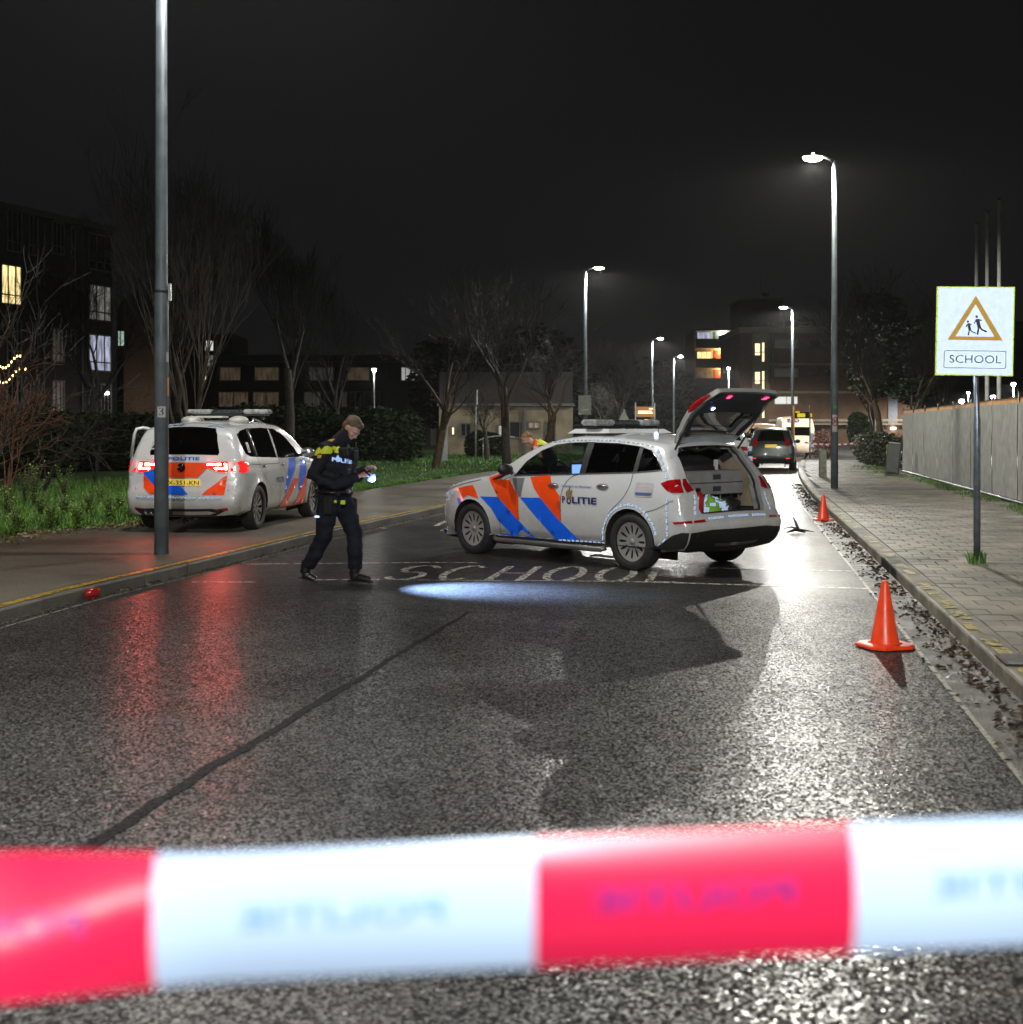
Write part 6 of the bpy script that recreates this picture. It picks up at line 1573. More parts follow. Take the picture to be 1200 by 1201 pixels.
# roof equipment
lightbar(hb, -.42, 1.625, 1.20, .26)
MB().add([(-.05, -.56, 1.545), (-.05, .56, 1.545), (-.75, .56, 1.55), (-.75, -.56, 1.55), (-.12, -.5, 1.60), (-.12, .5, 1.60), (-.68, .5, 1.60), (-.68, -.5, 1.60)], [(4, 5, 6, 7), (0, 1, 5, 4), (1, 2, 6, 5), (2, 3, 7, 6), (3, 0, 4, 7)]).build('bar_plinth', M_silver, hb)
mb = MB(); mb.tube([(-1.32, 0, 1.54), (-1.36, 0, 1.60), (-1.40, 0, 1.61)], [.03, .02, .004], 8, flat=.35); mb.build('roof_fin', M_blackp, hb)
mb = MB(); mb.tube([(-1.1, .1, 1.545), (-1.14, .12, 1.70)], .006, 4); mb.build('aerial', M_blackp, hb)
for (x, y) in ((-1.25, .3),): MB().ell((x, y, 1.535), (.03, .03, .035), 8, 6).build('blue_roof_beacon', mat('bluish_dome', (0.4, 0.5, .9), .2, em=(.5, .6, 1), es=1.5), hb)
# tailgate: built closed, swung up about the hinge
HG = Vector((-1.70, 0, 1.43)); ANG = R(102)
tg = bpy.data.objects.new('tailgate', None); col.objects.link(tg); tg.parent = hb; tg.location = HG; tg.rotation_euler = (0, ANG, 0)
def tgf(t, s, off): return SR(t, s, off) - HG
tt0, tt1 = tz(1.415), tz(.64)
def tgp(name, poly, off, m, par=tg, holes=()):
    vs, fs = strip_sheet(B, spB, 0, 1, off, poly=poly, holes=holes); return MB().add([v - HG for v in vs], fs, True).build(name, m, par)
outl = [(tz(1.415), -.88), (tz(1.2), -.93), (tz(1.04), -.92), (tz(1.0), -.86), (tz(.92), -.80), (tz(.75), -.75), (tz(.65), -.68), (tz(.65), .68), (tz(.75), .75), (tz(.92), .80), (tz(1.0), .86), (tz(1.04), .92), (tz(1.2), .93), (tz(1.415), .88)]
glh = [(tz(1.35), -.72), (tz(1.10), -.78), (tz(1.035), -.70), (tz(1.02), 0), (tz(1.035), .70), (tz(1.10), .78), (tz(1.35), .72)]
tgp('outer_skin', outl, .022, M_silver, holes=[glh])
tgp('inner_skin', outl, -.035, mat('silver_inner_gate', (0.36, 0.40, 0.44), .35, .1), holes=[glh])
tgp('rear_glass', glh, .018, M_gdark)
d_ = dens([(t, s * .8) for t, s in outl], .06); n = len(d_); a_ = [tgf(t, s / .8, .022) for t, s in d_]; b_ = [tgf(t, s / .8, -.035) for t, s in d_]
MB().add(a_ + b_, [(i, (i + 1) % n, n + (i + 1) % n, n + i) for i in range(n)], True).build('gate_edge', M_silver, tg)
lin = [(tz(1.39), -.80), (tz(1.2), -.86), (tz(1.05), -.85), (tz(.95), -.74), (tz(.72), -.66), (tz(.67), -.6), (tz(.67), .6), (tz(.72), .66), (tz(.95), .74), (tz(1.05), .85), (tz(1.2), .86), (tz(1.39), .80)]
lin2 = [(tz(1.31), -.80), (tz(1.2), -.86), (tz(1.05), -.85), (tz(.95), -.74), (tz(.72), -.66), (tz(.67), -.6), (tz(.67), .6), (tz(.72), .66), (tz(.95), .74), (tz(1.05), .85), (tz(1.2), .86), (tz(1.31), .80)]
glh2 = [(t + .005, s * .96) for t, s in glh]; glh2[0] = (tz(1.30), -.68); glh2[-1] = (tz(1.30), .68)
tgp('inner_lining', lin2, -.050, mat('gate_lining_navy', (0.012, 0.017, 0.03), .5, var=.4, nscale=4), holes=[glh2])
for sgn in (1, -1):
    tgp('gate_lamp', [(tz(1.0), sgn * .80), (tz(.99), sgn * .50), (tz(.93), sgn * .46), (tz(.91), sgn * .76)], .028, M_tailred)
# the red band and lit lamps seen on the raised gate
for sgn in (1, -1):
    MB().tube([tgf(tz(z), sgn * w, .0) for z, w in ((1.05, .915), (1.0, .865), (.94, .82), (.86, .785), (.76, .76))], [.012, .034, .036, .030, .012], 8).build('edge_lamp', M_tailred, tg)
tgp('warning_lamp', [(tz(.70), -.50), (tz(.70), -.42), (tz(.76), -.42), (tz(.76), -.50)], -.056, M_redlamp)
tgp('warning_lamp', [(tz(.70), .34), (tz(.70), .42), (tz(.76), .42), (tz(.76), .34)], -.056, M_redlamp)
tgp('blue_reflection_glow', [(tz(.95), .40), (tz(.95), .46), (tz(.98), .46), (tz(.98), .40)], -.056, M_bluelamp)  # glowing patch imitates a blue reflection on the lining
tgp('blue_gate_lamp', [(tz(.70), .60), (tz(.70), .64), (tz(.73), .64), (tz(.73), .60)], .03, M_bluelamp)
# grab wires, hinge arms and gas struts
for sgn in (1, -1):
    a = Vector((-1.76, sgn * .56, 1.37)); q = Matrix.Rotation(ANG, 3, 'Y') @ tgf(tz(1.10), sgn * .90, -.045) + HG
    MB().tube([a, a.lerp(q, .55), a.lerp(q, .56), q], [.013, .013, .008, .008], 8).build('gas_strut', M_blackp, hb)
    MB().tube([(-1.62, sgn * .45, 1.40), (-1.68, sgn * .45, 1.46), (-1.76, sgn * .45, 1.50)], .02, 6, flat=.6).build('hinge', M_silver, hb)
mb = MB(); mb.tube([(-1.60, -.45, 1.385), (-1.68, -.3, 1.36), (-1.70, -.1, 1.40), (-1.69, .1, 1.35), (-1.70, .3, 1.40), (-1.62, .5, 1.37)], [.01, .03, .035, .02, .035, .01], 7); mb.build('black_roof_lining', M_blackp, hb)

# things lying in the boot (things of their own)
def inboot(name, label, cat, x, y, z, rz=0): 
    p = MW @ Vector((x, y, z)); return thing(name, label, cat, p, BT + rz)
t = inboot('fire_extinguisher', 'small dark red fire extinguisher standing at the left of the open boot', 'fire extinguisher', -1.99, .44, .655)
MB().lathe([(.001, 0), (.055, .003), (.062, .02), (.062, .19), (.045, .23), (.02, .245), (.001, .245)], 16).build('bottle', mat('extinguisher_red', (0.38, 0.01, 0.015), .3), t); MB().box((0, 0, .265), (.05, .03, .04)).build('valve', M_blackp, t)
t = inboot('hi_vis_jacket', 'crumpled yellow-green hi-vis jacket with bright reflective bands in the boot', 'jacket', -1.96, .16, .655)
def lump(n, R_, seed, zs_=.6):
    vs = []; fs = []; A, Bn = 26, 12
    for i in range(Bn + 1):
        for k in range(A):
            a = 2 * PI * k / A; e = PI / 2 * i / Bn; v = Vector((math.cos(a) * math.cos(e), math.sin(a) * math.cos(e), math.sin(e)))
            q = 1 + .28 * noise.noise(v * 2.3 + Vector((seed, 0, 0))) + .12 * noise.noise(v * 6 + Vector((seed, 3, 0)))
            vs.append((v.x * R_[0] * q, v.y * R_[1] * q, v.z * R_[2] * q))
    for i in range(Bn):
        for k in range(A): fs.append((i * A + k, i * A + (k + 1) % A, (i + 1) * A + (k + 1) % A, (i + 1) * A + k))
    return MB().add(vs, fs, True)
lp = lump(1, (.12, .24, .17), 2.0); lp.build('cloth', mat('hi_vis_yellow_green', (0.22, 0.5, 0.05), .7), t)
mb = MB()
for f in range(len(lp.f)):
    i, k = divmod(f, 26)
    if (k + i // 3) % 7 in (0, 1, 2) and i < 11 or i in (4, 5) and k % 3: mb.add([tuple(c * 1.02 for c in lp.v[j]) for j in lp.f[f]], [(0, 1, 2, 3)], True)
mb.build('reflective_bands', M_tape, t)
t = inboot('grey_bag', 'grey rounded bag behind the hi-vis jacket in the boot', 'bag', -1.78, .22, .655); lump(1, (.14, .16, .22), 5.0).build('cloth', mat('bag_grey', (0.09, 0.095, 0.10), .7), t)
MB().tube([(0, -.06, .2), (0, 0, .26), (0, .06, .2)], .012, 5).build('handle', mat('pale_blue_strap', (0.25, 0.4, 0.5), .6), t)
t = inboot('black_bag', 'black kit bag in the right half of the boot', 'bag', -1.72, -.33, .655); lump(1, (.2, .2, .2), 8.0).build('cloth', mat('bag_black', (0.010, 0.010, 0.011), .6), t)
MB().box((0, 0, .2), (.02, .3, .02)).build('strap', M_blackp, t)
t = inboot('black_coat_pile', 'black coats heaped on top of the drawer unit with a white tag', 'coats', -1.55, .05, 1.125); lump(1, (.22, .46, .17), 11.0).build('cloth', mat('bag_black'), t)
MB().box((-.2, -.22, .06), (.01, .07, .12)).build('white_tag', mat('paper_white', (0.55, 0.58, 0.62), .5), t)

# ---------- the police van-shaped car on the left path
silT = [(2.08, .20), (2.21, .28), (2.26, .45), (2.25, .60), (2.18, .74), (2.02, .84), (1.75, .93), (1.45, .99), (1.20, 1.03), (.92, 1.20), (.60, 1.38), (.30, 1.50), (.0, 1.555), (-.5, 1.575), (-1.1, 1.565), (-1.6, 1.54), (-1.93, 1.49),
        (-2.02, 1.38), (-2.10, 1.18), (-2.14, 1.05), (-2.17, .95), (-2.19, .80), (-2.20, .65), (-2.24, .58), (-2.26, .50), (-2.24, .36), (-2.18, .26)]
baseT = [(.18, .84), (.26, .875), (.40, .895), (.62, .912), (.85, .912), (.98, .895), (1.08, .868), (1.20, .828), (1.35, .775), (1.48, .72), (1.60, .64)]
baseT = [(a, b * .955) for a, b in baseT]
Tn = CarShape(silT, baseT, 1.35, .45, 2.3, -1.98, .76, 2.6, r=.08)
Tn.arches = [(1.395, .375), (-1.395, .375)]
spT = strip_pts(Tn, lambda x, z: .10 if x > 1.9 else (.045 if x > 1.1 else (.1 if x > .4 else (.045 if x > -1.9 else .05))))
def tzT(z): return t_at(spT, z=z, front=False)
dloT = [(.66, 1.03), (.48, 1.18), (.22, 1.34), (.0, 1.43), (-.25, 1.485), (-.8, 1.50), (-1.46, 1.49), (-1.78, 1.455), (-1.93, 1.40), (-1.93, 1.24), (-1.86, 1.12), (-1.66, 1.075), (-.3, 1.03)]
rwT = [(tzT(1.475), -.80), (tzT(1.14), -.84), (tzT(1.10), -.80), (tzT(1.10), .80), (tzT(1.14), .84), (tzT(1.475), .80)]
wsT = [(t_at(spT, x=1.12), -.82), (t_at(spT, x=1.12), .82), (t_at(spT, x=.36), .84), (t_at(spT, x=.36), -.84)]
TP = (-4.38, 20.8); TT = R(82)
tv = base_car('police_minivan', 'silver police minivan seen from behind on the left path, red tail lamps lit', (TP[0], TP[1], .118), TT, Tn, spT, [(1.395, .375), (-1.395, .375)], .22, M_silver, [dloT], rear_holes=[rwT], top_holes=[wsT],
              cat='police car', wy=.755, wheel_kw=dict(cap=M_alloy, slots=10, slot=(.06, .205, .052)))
for sgn in (1, -1):
    glz(Tn, [(.60, 1.045), (.46, 1.17), (.22, 1.325), (.0, 1.415), (-.25, 1.47), (-.42, 1.475), (-.42, 1.05)], sgn, M_gdark, 'front_window', tv)
    glz(Tn, [(-.50, 1.05), (-.50, 1.478), (-.8, 1.49), (-1.38, 1.485), (-1.38, 1.075)], sgn, M_gdark, 'rear_window', tv)
    glz(Tn, [(-1.46, 1.08), (-1.46, 1.48), (-1.78, 1.445), (-1.91, 1.39), (-1.91, 1.25), (-1.85, 1.13), (-1.66, 1.09)], sgn, M_gdark, 'quarter_window', tv)
    for a in (-.42, -1.38): patch(Tn, [(a, 1.04), (a, 1.482), (a - .08, 1.484), (a - .08, 1.045)], sgn, -.010).build('pillar_trim', M_blackp, tv)
    for a in (-1.42, -1.40 + .0): pass
    MB().tube([Tn.side(-1.42, z, sgn, .002) for z in (1.07, 1.25, 1.49)], .012, 5).build('window_divider', M_chrome, tv)
    sh = MB()
    def shutT(pts, w=.007):
        sm_ = smooth_poly(pts, .05)
        for a, b in zip(sm_, sm_[1:]):
            d = Vector((b[0] - a[0], b[1] - a[1])).normalized(); q = Vector((-d.y, d.x)) * w / 2
            sh.add([Tn.side(p[0], p[1], sgn, .0035) for p in ((a[0] - q.x, a[1] - q.y), (b[0] - q.x, b[1] - q.y), (b[0] + q.x, b[1] + q.y), (a[0] + q.x, a[1] + q.y))], [(0, 1, 2, 3)] if sgn < 0 else [(3, 2, 1, 0)])
    shutT([(.72, 1.02), (.92, .92), (.95, .6), (.9, .24)]); shutT([(-.45, 1.03), (-.42, .8), (-.42, .24)]); shutT([(-1.42, 1.07), (-1.35, .9), (-1.12, .70), (-1.0, .5), (-.98, .24)]); shutT([(-.45, .955), (-1.1, .955), (-1.75, .97)])
    sh.build('shut_lines', M_gap, tv, kind='stuff')
    for hx_ in (-.28, -1.18): p = Tn.side(hx_, .93, sgn); MB().ell((p[0], p[1] + sgn * .015, p[2]), (.09, .022, .02), 12, 8).build('door_handle', M_chrome, tv)
    MB().tube([Tn.side(x, z + .035, sgn, -.10) for x, z in ((.2, 1.50), (.1, 1.56), (-.4, 1.60), (-1.2, 1.60), (-1.75, 1.565), (-1.85, 1.52))], .018, 7).build('roof_rail', M_chrome, tv)
    for nm, m, pl in (('blue_stripe', M_blue, [(.06, 1.02), (.38, 1.02), (.30, .84), (-.19, .45), (-.14, .71)]), ('red_stripe', M_red, [(.24, .70), (.52, .69), (-.17, .23), (-.45, .24)]),
                      ('blue_stripe', M_blue, [(.62, .99), (.93, .96), (.88, .71), (.55, .47), (.49, .60)]), ('red_stripe', M_red, [(.86, .69), (1.10, .73), (.93, .60), (.86, .30), (.60, .235), (.30, .235)])):
        patch(Tn, pl, sgn, .0048 if m is M_blue else .0054).build(nm, m, tv)
    car_text(Tn, 'POLITIE', -.46, .70, .085, sgn, M_navy, 'police_lettering', tv, .03)
    # lamps
    V, T = sheet([(-1.86, .98), (-1.95, 1.02), (-2.09, 1.03), (-2.15, 1.0), (-2.19, .88), (-2.1, .855), (-1.95, .865), (-1.88, .90)], [], .04, .02)
    tl = MB().add([(x, sgn * (Tn.S(max(x, lerp_t(Tn.xrz, z) + .003), z) + .008), z) for x, z in V], [f if sgn < 0 else f[::-1] for f in T], True).build('tail_lamp', M_tailon, tv)
    vs, fs = strip_sheet(Tn, spT, 0, 1, .012, poly=[(tzT(1.02), sgn * 1.0), (tzT(1.01), sgn * .80), (tzT(.965), sgn * .46), (tzT(.94), sgn * .50), (tzT(.865), sgn * .80), (tzT(.86), sgn * 1.0)]); MB().add(vs, fs, True).build('tail_lamp_face', M_tailon, tl)
    for pl in ([(tzT(.985), sgn * .86), (tzT(.968), sgn * .56), (tzT(.955), sgn * .56), (tzT(.955), sgn * .86)], [(tzT(.925), sgn * .94), (tzT(.925), sgn * .72), (tzT(.905), sgn * .72), (tzT(.905), sgn * .94)], [(tzT(.985), sgn * .985), (tzT(.985), sgn * .93), (tzT(.90), sgn * .95), (tzT(.90), sgn * .985)]):
        vs, fs = strip_sheet(Tn, spT, 0, 1, .02, poly=pl); MB().add(vs, fs, True).build('tail_lamp_core', M_tailhot, tl)
    vs, fs = strip_sheet(Tn, spT, 0, 1, .008, poly=[(tzT(.37), sgn * .95), (tzT(.355), sgn * .70), (tzT(.335), sgn * .76), (tzT(.325), sgn * .95)]); MB().add(vs, fs, True).build('rear_reflector', M_tailred, tv)
    rt = MB(); dashes(Tn, [(-1.99, 1.50), (-2.045, 1.30), (-2.11, 1.10)], sgn, .03, .2, .02, mb=rt) if False else None
    p = Vector(Tn.side(.60, 1.06, sgn)); mr1 = MB().ell((p.x + .03, p.y + sgn * .15, p.z + .04), (.08, .12, .085), 12, 8).build('mirror', M_chrome, tv); MB().tube([(p.x + .03, p.y - sgn * .02, p.z), (p.x + .03, p.y + sgn * .1, p.z + .0)], .025, 6).build('mirror_arm', M_blackp, mr1)
    for bx in (.78,): p = Tn.side(bx, .94, sgn); MB().ell((p[0], p[1] + sgn * .01, p[2]), (.03, .015, .02), 8, 6).build('blue_side_lamp', mat('blue_side_lamp', (.2, .3, 1), .2, em=(.3, .45, 1), es=6), tv)
vs, fs = strip_sheet(Tn, spT, 0, 1, -.01, poly=[(tzT(1.478), -.81), (tzT(1.10), -.84), (tzT(1.095), .0), (tzT(1.10), .84), (tzT(1.478), .81)]); MB().add(vs, fs, True).build('rear_windscreen', M_gdark, tv)
vs, fs = strip_sheet(Tn, spT, 0, 1, -.004, poly=[(wsT[0][0], -.84), (wsT[0][0], .84), (wsT[2][0], .86), (wsT[2][0], -.86)]); MB().add(vs, fs, True).build('windscreen', M_gdark, tv)
def TR(y, z, off): 
    t = tzT(z); w = strip_at(spT, t, 1).y or 1; return strip_at(spT, t, y / w, off)
def rear_poly(name, pl, m, off=.008):
    V, T = sheet(pl, [], .08, .05); vs = [TR(y, z, off) for y, z in V]
    fs = []
    for f in T:
        a, b, c = [vs[i] for i in f]; fs.append(f if (b - a).cross(c - a).x < 0 else f[::-1])
    return MB().add(vs, fs, True).build(name, m, tv)
rear_poly('red_panel', [(.47, .99), (-.46, .99), (-.40, .945), (-.24, .785), (.24, .785), (.40, .945)], M_red)
rear_poly('blue_panel', [(.58, .88), (.40, .94), (.24, .785), (.24, .66), (.02, .66), (-.12, .54), (.28, .54), (.58, .84)], M_blue, .009)
rear_poly('red_panel', [(.58, .84), (.28, .54), (.46, .55), (.57, .64)], M_red, .0105)
rear_poly('red_panel', [(-.32, .54), (-.64, .54 + .005), (-.66, .82), (-.60, .79)], M_red, .009)
rear_poly('number_plate', [(.25, .655), (-.28, .655), (-.28, .765), (.25, .765)], M_plate, .016)
v, fc = text2d('X-351-KN', 1.0, .01); hx_ = max(x for x, y in v) - min(x for x, y in v); hy_ = max(y for x, y in v) - min(y for x, y in v); mnx = min(x for x, y in v); mny = (max(y for x, y in v) + min(y for x, y in v)) / 2
MB().add([TR(-.265 + .46 - ((x - mnx) / hx_) * .46, .71 + (y - mny) / hy_ * .07, .0185) for x, y in v], fc).build('plate_lettering', M_blackt, tv)
v, fc = text2d('POLITIE', 1.0, .03); hx_ = max(x for x, y in v) - min(x for x, y in v); hy_ = max(y for x, y in v) - min(y for x, y in v); mnx = min(x for x, y in v); mny = (max(y for x, y in v) + min(y for x, y in v)) / 2
MB().add([TR(.22 - ((x - mnx) / hx_) * .47, 1.045 + (y - mny) / hy_ * .045, .009) for x, y in v], fc).build('police_lettering', M_bluel, tv)
c = TR(0, .925, .01); MB().lathe([(.001, 0), (.055, 0), (.06, .012), (.001, .018)], 20, M=Matrix.Translation(c) @ Matrix.Rotation(-PI / 2, 4, 'Y')).build('maker_badge', mat('dark_badge', (0.02, 0.02, 0.022), .2, .5), tv)
rear_poly('badge_letter', [(.03, .945), (.02, .945), (.0, .915), (-.02, .945), (-.03, .945), (.0, .90)], M_chrome, .03)
rt = MB()
def rdT(y0, z0, y1, z1, n, w=.010, off=.010, fill=.8):
    for i in range(n):
        a = (y0 + (y1 - y0) * i / n, z0 + (z1 - z0) * i / n); b = (y0 + (y1 - y0) * (i + fill) / n, z0 + (z1 - z0) * (i + fill) / n)
        d = Vector((b[0] - a[0], b[1] - a[1])).normalized(); q = Vector((-d.y, d.x)) * w
        rt.add([TR(*p, off) for p in ((a[0] - q.x, a[1] - q.y), (b[0] - q.x, b[1] - q.y), (b[0] + q.x, b[1] + q.y), (a[0] + q.x, a[1] + q.y))], [(0, 1, 2, 3)])
rdT(.66, .515, .25, .505, 7); rdT(.22, .505, -.25, .50, 8); rdT(-.28, .50, -.62, .505, 7)
rdT(-.685, .93, -.685, .60, 2, .016, fill=.95); rdT(.685, .84, .685, .62, 2, .014, fill=.95); rdT(-.80, 1.46, -.83, 1.08, 2, .014, .004, .97); rdT(-.28, 1.502, -.55, 1.50, 3); rdT(.35, 1.502, .08, 1.502, 3)
rt.build('reflective_tape', M_tape, tv, kind='stuff')
rear_poly('lower_diffuser', [(.70, .345), (.45, .365), (-.45, .365), (-.66, .335), (-.50, .27), (.60, .27)], M_blackp, .010)
rear_poly('diffuser_insert', [(.12, .335), (-.40, .335), (-.52, .31), (-.42, .29), (.12, .29)], mat('dull_silver'), .014)
for y in (.50, .41): MB().lathe([(.042, 0), (.046, .03), (.040, .035), (.036, .0)], 16, M=Matrix.Translation((-2.22, y, .30)) @ Matrix.Rotation(-PI / 2, 4, 'Y')).build('exhaust_tip', M_chrome, tv)
rear_poly('window_sticker', [(.52, 1.18), (.40, 1.18), (.40, 1.30), (.50, 1.31)], M_sticker, .006)
rear_poly('sticker_print', [(.50, 1.20), (.45, 1.20), (.42, 1.27), (.44, 1.28), (.47, 1.24)], M_blackt, .009)
patch(Tn, [(-1.70, 1.14), (-1.60, 1.14), (-1.60, 1.29), (-1.70, 1.29)], -1, -.008).build('window_sticker', M_sticker, tv)
patch(Tn, [(-1.685, 1.16), (-1.62, 1.16), (-1.64, 1.26), (-1.66, 1.26)], -1, -.0065).build('sticker_print', M_blackt, tv)
lightbar(tv, -.30, 1.70, 1.35, .26)
for y in (.35, -.4): MB().ell((-1.0, y, 1.61), (.16, .15, .07), 16, 8).build('roof_dome', mat('white_dome', (0.5, 0.5, 0.47), .35), tv)
MB().box((-1.1, -.02, 1.66), (.3, .42, .03), bev=.01).build('roof_antenna_plate', mat('white_dome'), tv)
MB().box((-.2, 0, .9), (3.4, 1.3, .5)).build('cabin_dark', M_under, tv)
# open left front door
dr_ = bpy.data.objects.new('open_door', None); col.objects.link(dr_); dr_.parent = tv; dr_.location = (.92, .88, 0); dr_.rotation_euler = (0, 0, R(-40))
mb = MB(); px_ = lambda x, z, o=0: (x - .92, Tn.S(x, z) - .88 + o, z)
dp = [(.92, .28), (.94, .7), (.86, 1.02), (.60, 1.05), (-.42, 1.03), (-.42, .28)]
V, T = sheet(dp, [], .12, .08); mb.add([px_(x, z) for x, z in V], T, True); mb.add([px_(x, z, -.06) for x, z in V], T, True)
d2 = dens(dp, .1); n = len(d2); mb.add([px_(x, z) for x, z in d2] + [px_(x, z, -.06) for x, z in d2], [(i, (i + 1) % n, n + (i + 1) % n, n + i) for i in range(n)]); mb.build('door_panel', M_silver, dr_)
mb = MB(); mb.tube([px_(x, z, -.02) for x, z in ((.84, 1.03), (.55, 1.2), (.25, 1.36), (.0, 1.44), (-.30, 1.50), (-.40, 1.48), (-.42, 1.4), (-.42, 1.03))], .028, 6); mb.build('window_frame', M_silver, dr_)
V, T = sheet([(.78, 1.05), (.52, 1.19), (.24, 1.34), (.0, 1.42), (-.30, 1.48), (-.40, 1.46), (-.40, 1.05)], [], .15, .1); MB().add([px_(x, z, -.02) for x, z in V], T, True).build('door_glass', M_glass, dr_)

# ---------- plain cars and vans farther down the road
def small_car(name, label, cat, loc, rz, m, kind='suv', group=None, plate=True, scale=1.0, lit=False, wagon_lamps=M_tailred):
    if kind == 'suv':
        sil = [(2.0, .25), (2.15, .35), (2.2, .6), (2.1, .85), (1.7, .98), (1.2, 1.05), (.8, 1.3), (.4, 1.52), (-.2, 1.60), (-1.2, 1.60), (-1.8, 1.54), (-1.98, 1.35), (-2.08, 1.10), (-2.14, .95), (-2.18, .7), (-2.2, .5), (-2.12, .3)]
        base = [(.2, .84), (.4, .88), (.7, .90), (.95, .88), (1.1, .84), (1.3, .76), (1.5, .68), (1.65, .6)]; dl = [(.75, 1.08), (.35, 1.42), (-.2, 1.50), (-1.2, 1.50), (-1.75, 1.38), (-1.7, 1.12)]; ar = [(1.35, .39), (-1.35, .39)]; rw = .34
    elif kind == 'van':
        sil = [(2.3, .28), (2.42, .4), (2.45, .7), (2.35, .95), (2.05, 1.12), (1.80, 1.35), (1.45, 1.85), (1.25, 2.1), (.8, 2.25), (-.5, 2.3), (-2.3, 2.28), (-2.45, 2.2), (-2.5, 1.8), (-2.52, 1.0), (-2.53, .6), (-2.48, .35)]
        base = [(.2, .92), (.4, .97), (.9, .99), (1.2, .97), (1.6, .94), (2.0, .90), (2.3, .85)]; dl = [(1.75, 1.18), (1.35, 1.75), (.75, 1.75), (.75, 1.18)]; ar = [(1.6, .38), (-1.5, .38)]; rw = .34
    elif kind == 'smallvan':
        sil = [(2.0, .25), (2.15, .38), (2.2, .65), (2.1, .88), (1.75, 1.0), (1.4, 1.08), (1.0, 1.35), (.6, 1.65), (.2, 1.78), (-.8, 1.82), (-1.9, 1.80), (-2.1, 1.7), (-2.16, 1.2), (-2.2, .7), (-2.15, .35)]
        base = [(.2, .86), (.4, .90), (.8, .92), (1.1, .90), (1.5, .82), (1.8, .74)]; dl = [(1.0, 1.12), (.55, 1.5), (-.1, 1.58), (-.1, 1.12)]; ar = [(1.35, .37), (-1.35, .37)]; rw = .32
    else:
        sil = [(2.0, .22), (2.13, .32), (2.17, .5), (2.08, .72), (1.7, .86), (1.1, .96), (.7, 1.15), (.2, 1.36), (-.4, 1.43), (-1.1, 1.38), (-1.6, 1.2), (-1.9, 1.02), (-2.1, .96), (-2.15, .7), (-2.17, .45), (-2.1, .28)]
        base = [(.2, .82), (.4, .86), (.7, .88), (.9, .86), (1.05, .80), (1.25, .70), (1.45, .6)]; dl = [(.72, 1.0), (.2, 1.28), (-.4, 1.34), (-1.1, 1.28), (-1.55, 1.06)]; ar = [(1.3, .35), (-1.3, .35)]; rw = .31
    c = CarShape(sil, base, 1.3, .5, 2.4, -1.85 if kind != 'van' else -2.35, .78, 3, r=.09)
    c.arches = ar; s_ = strip_pts(c, lambda x, z: .08 if x > 1.6 else .05)
    Z = lambda z: t_at(s_, z=z, front=False)
    hi = max(p[1] for p in sil)
    if kind == 'van': wr = [(Z(2.0), -.7), (Z(1.4), -.7), (Z(1.4), .7), (Z(2.0), .7)]; ws = [(t_at(s_, x=2.0), -.82), (t_at(s_, x=2.0), .82), (t_at(s_, x=1.56), .82), (t_at(s_, x=1.56), -.82)]
    elif kind == 'suv': wr = [(Z(1.50), -.78), (Z(1.12), -.84), (Z(1.12), .84), (Z(1.50), .78)]; ws = [(t_at(s_, x=1.1), -.84), (t_at(s_, x=1.1), .84), (t_at(s_, x=.5), .84), (t_at(s_, x=.5), -.84)]
    elif kind == 'smallvan': wr = [(Z(1.62), -.76), (Z(1.2), -.78), (Z(1.2), .78), (Z(1.62), .76)]; ws = [(t_at(s_, x=1.3), -.84), (t_at(s_, x=1.3), .84), (t_at(s_, x=.65), .84), (t_at(s_, x=.65), -.84)]
    else: wr = [(t_at(s_, x=-1.15), -.8), (t_at(s_, x=-1.15), .8), (t_at(s_, x=-1.75), .82), (t_at(s_, x=-1.75), -.82)]; ws = [(t_at(s_, x=1.0), -.84), (t_at(s_, x=1.0), .84), (t_at(s_, x=.3), .84), (t_at(s_, x=.3), -.84)]
    t = base_car(name, label, loc, rz, c, s_, ar, .26, m, [dl], rear_holes=[wr], top_holes=[ws], cat=cat, group=group, step=.16, rw=rw, wy=.77 if kind != 'van' else .86, wheel_kw=dict(slots=7, slot=(.07, .19, .06), cap=M_alloy))
    for sgn in (1, -1):
        patch(c, dl, sgn, -.012, .2).build('side_window', M_gdark, t)
        p = c.side(.65 if kind != 'van' else 1.6, 1.1 if kind != 'van' else 1.3, sgn); MB().ell((p[0], p[1] + sgn * .1, p[2]), (.06, .11, .08 if kind != 'van' else .16), 10, 6).build('mirror', M_blackp, t)
        if kind == 'suv': pl = [(Z(1.25), sgn * 1.0), (Z(1.22), sgn * .82), (Z(.98), sgn * .74), (Z(.92), sgn * 1.0)]
        elif kind == 'van' or kind == 'smallvan': pl = [(Z(1.15), sgn * 1), (Z(1.15), sgn * .88), (Z(.8), sgn * .88), (Z(.8), sgn * 1)]
        else: pl = [(Z(.9), sgn * 1), (Z(.9), sgn * .6), (Z(.75), sgn * .65), (Z(.75), sgn * 1)]
        vs, fs = strip_sheet(c, s_, 0, 1, .012, poly=pl); MB().add(vs, fs, True).build('tail_lamp', wagon_lamps, t)
        vs, fs = strip_sheet(c, s_, 0, 1, .012, poly=[(t_at(s_, z=.62), sgn * 1), (t_at(s_, z=.62), sgn * .65), (t_at(s_, z=.75), sgn * .7), (t_at(s_, z=.75), sgn * 1)]); MB().add(vs, fs, True).build('headlight', mat('headlamp_glass'), t)
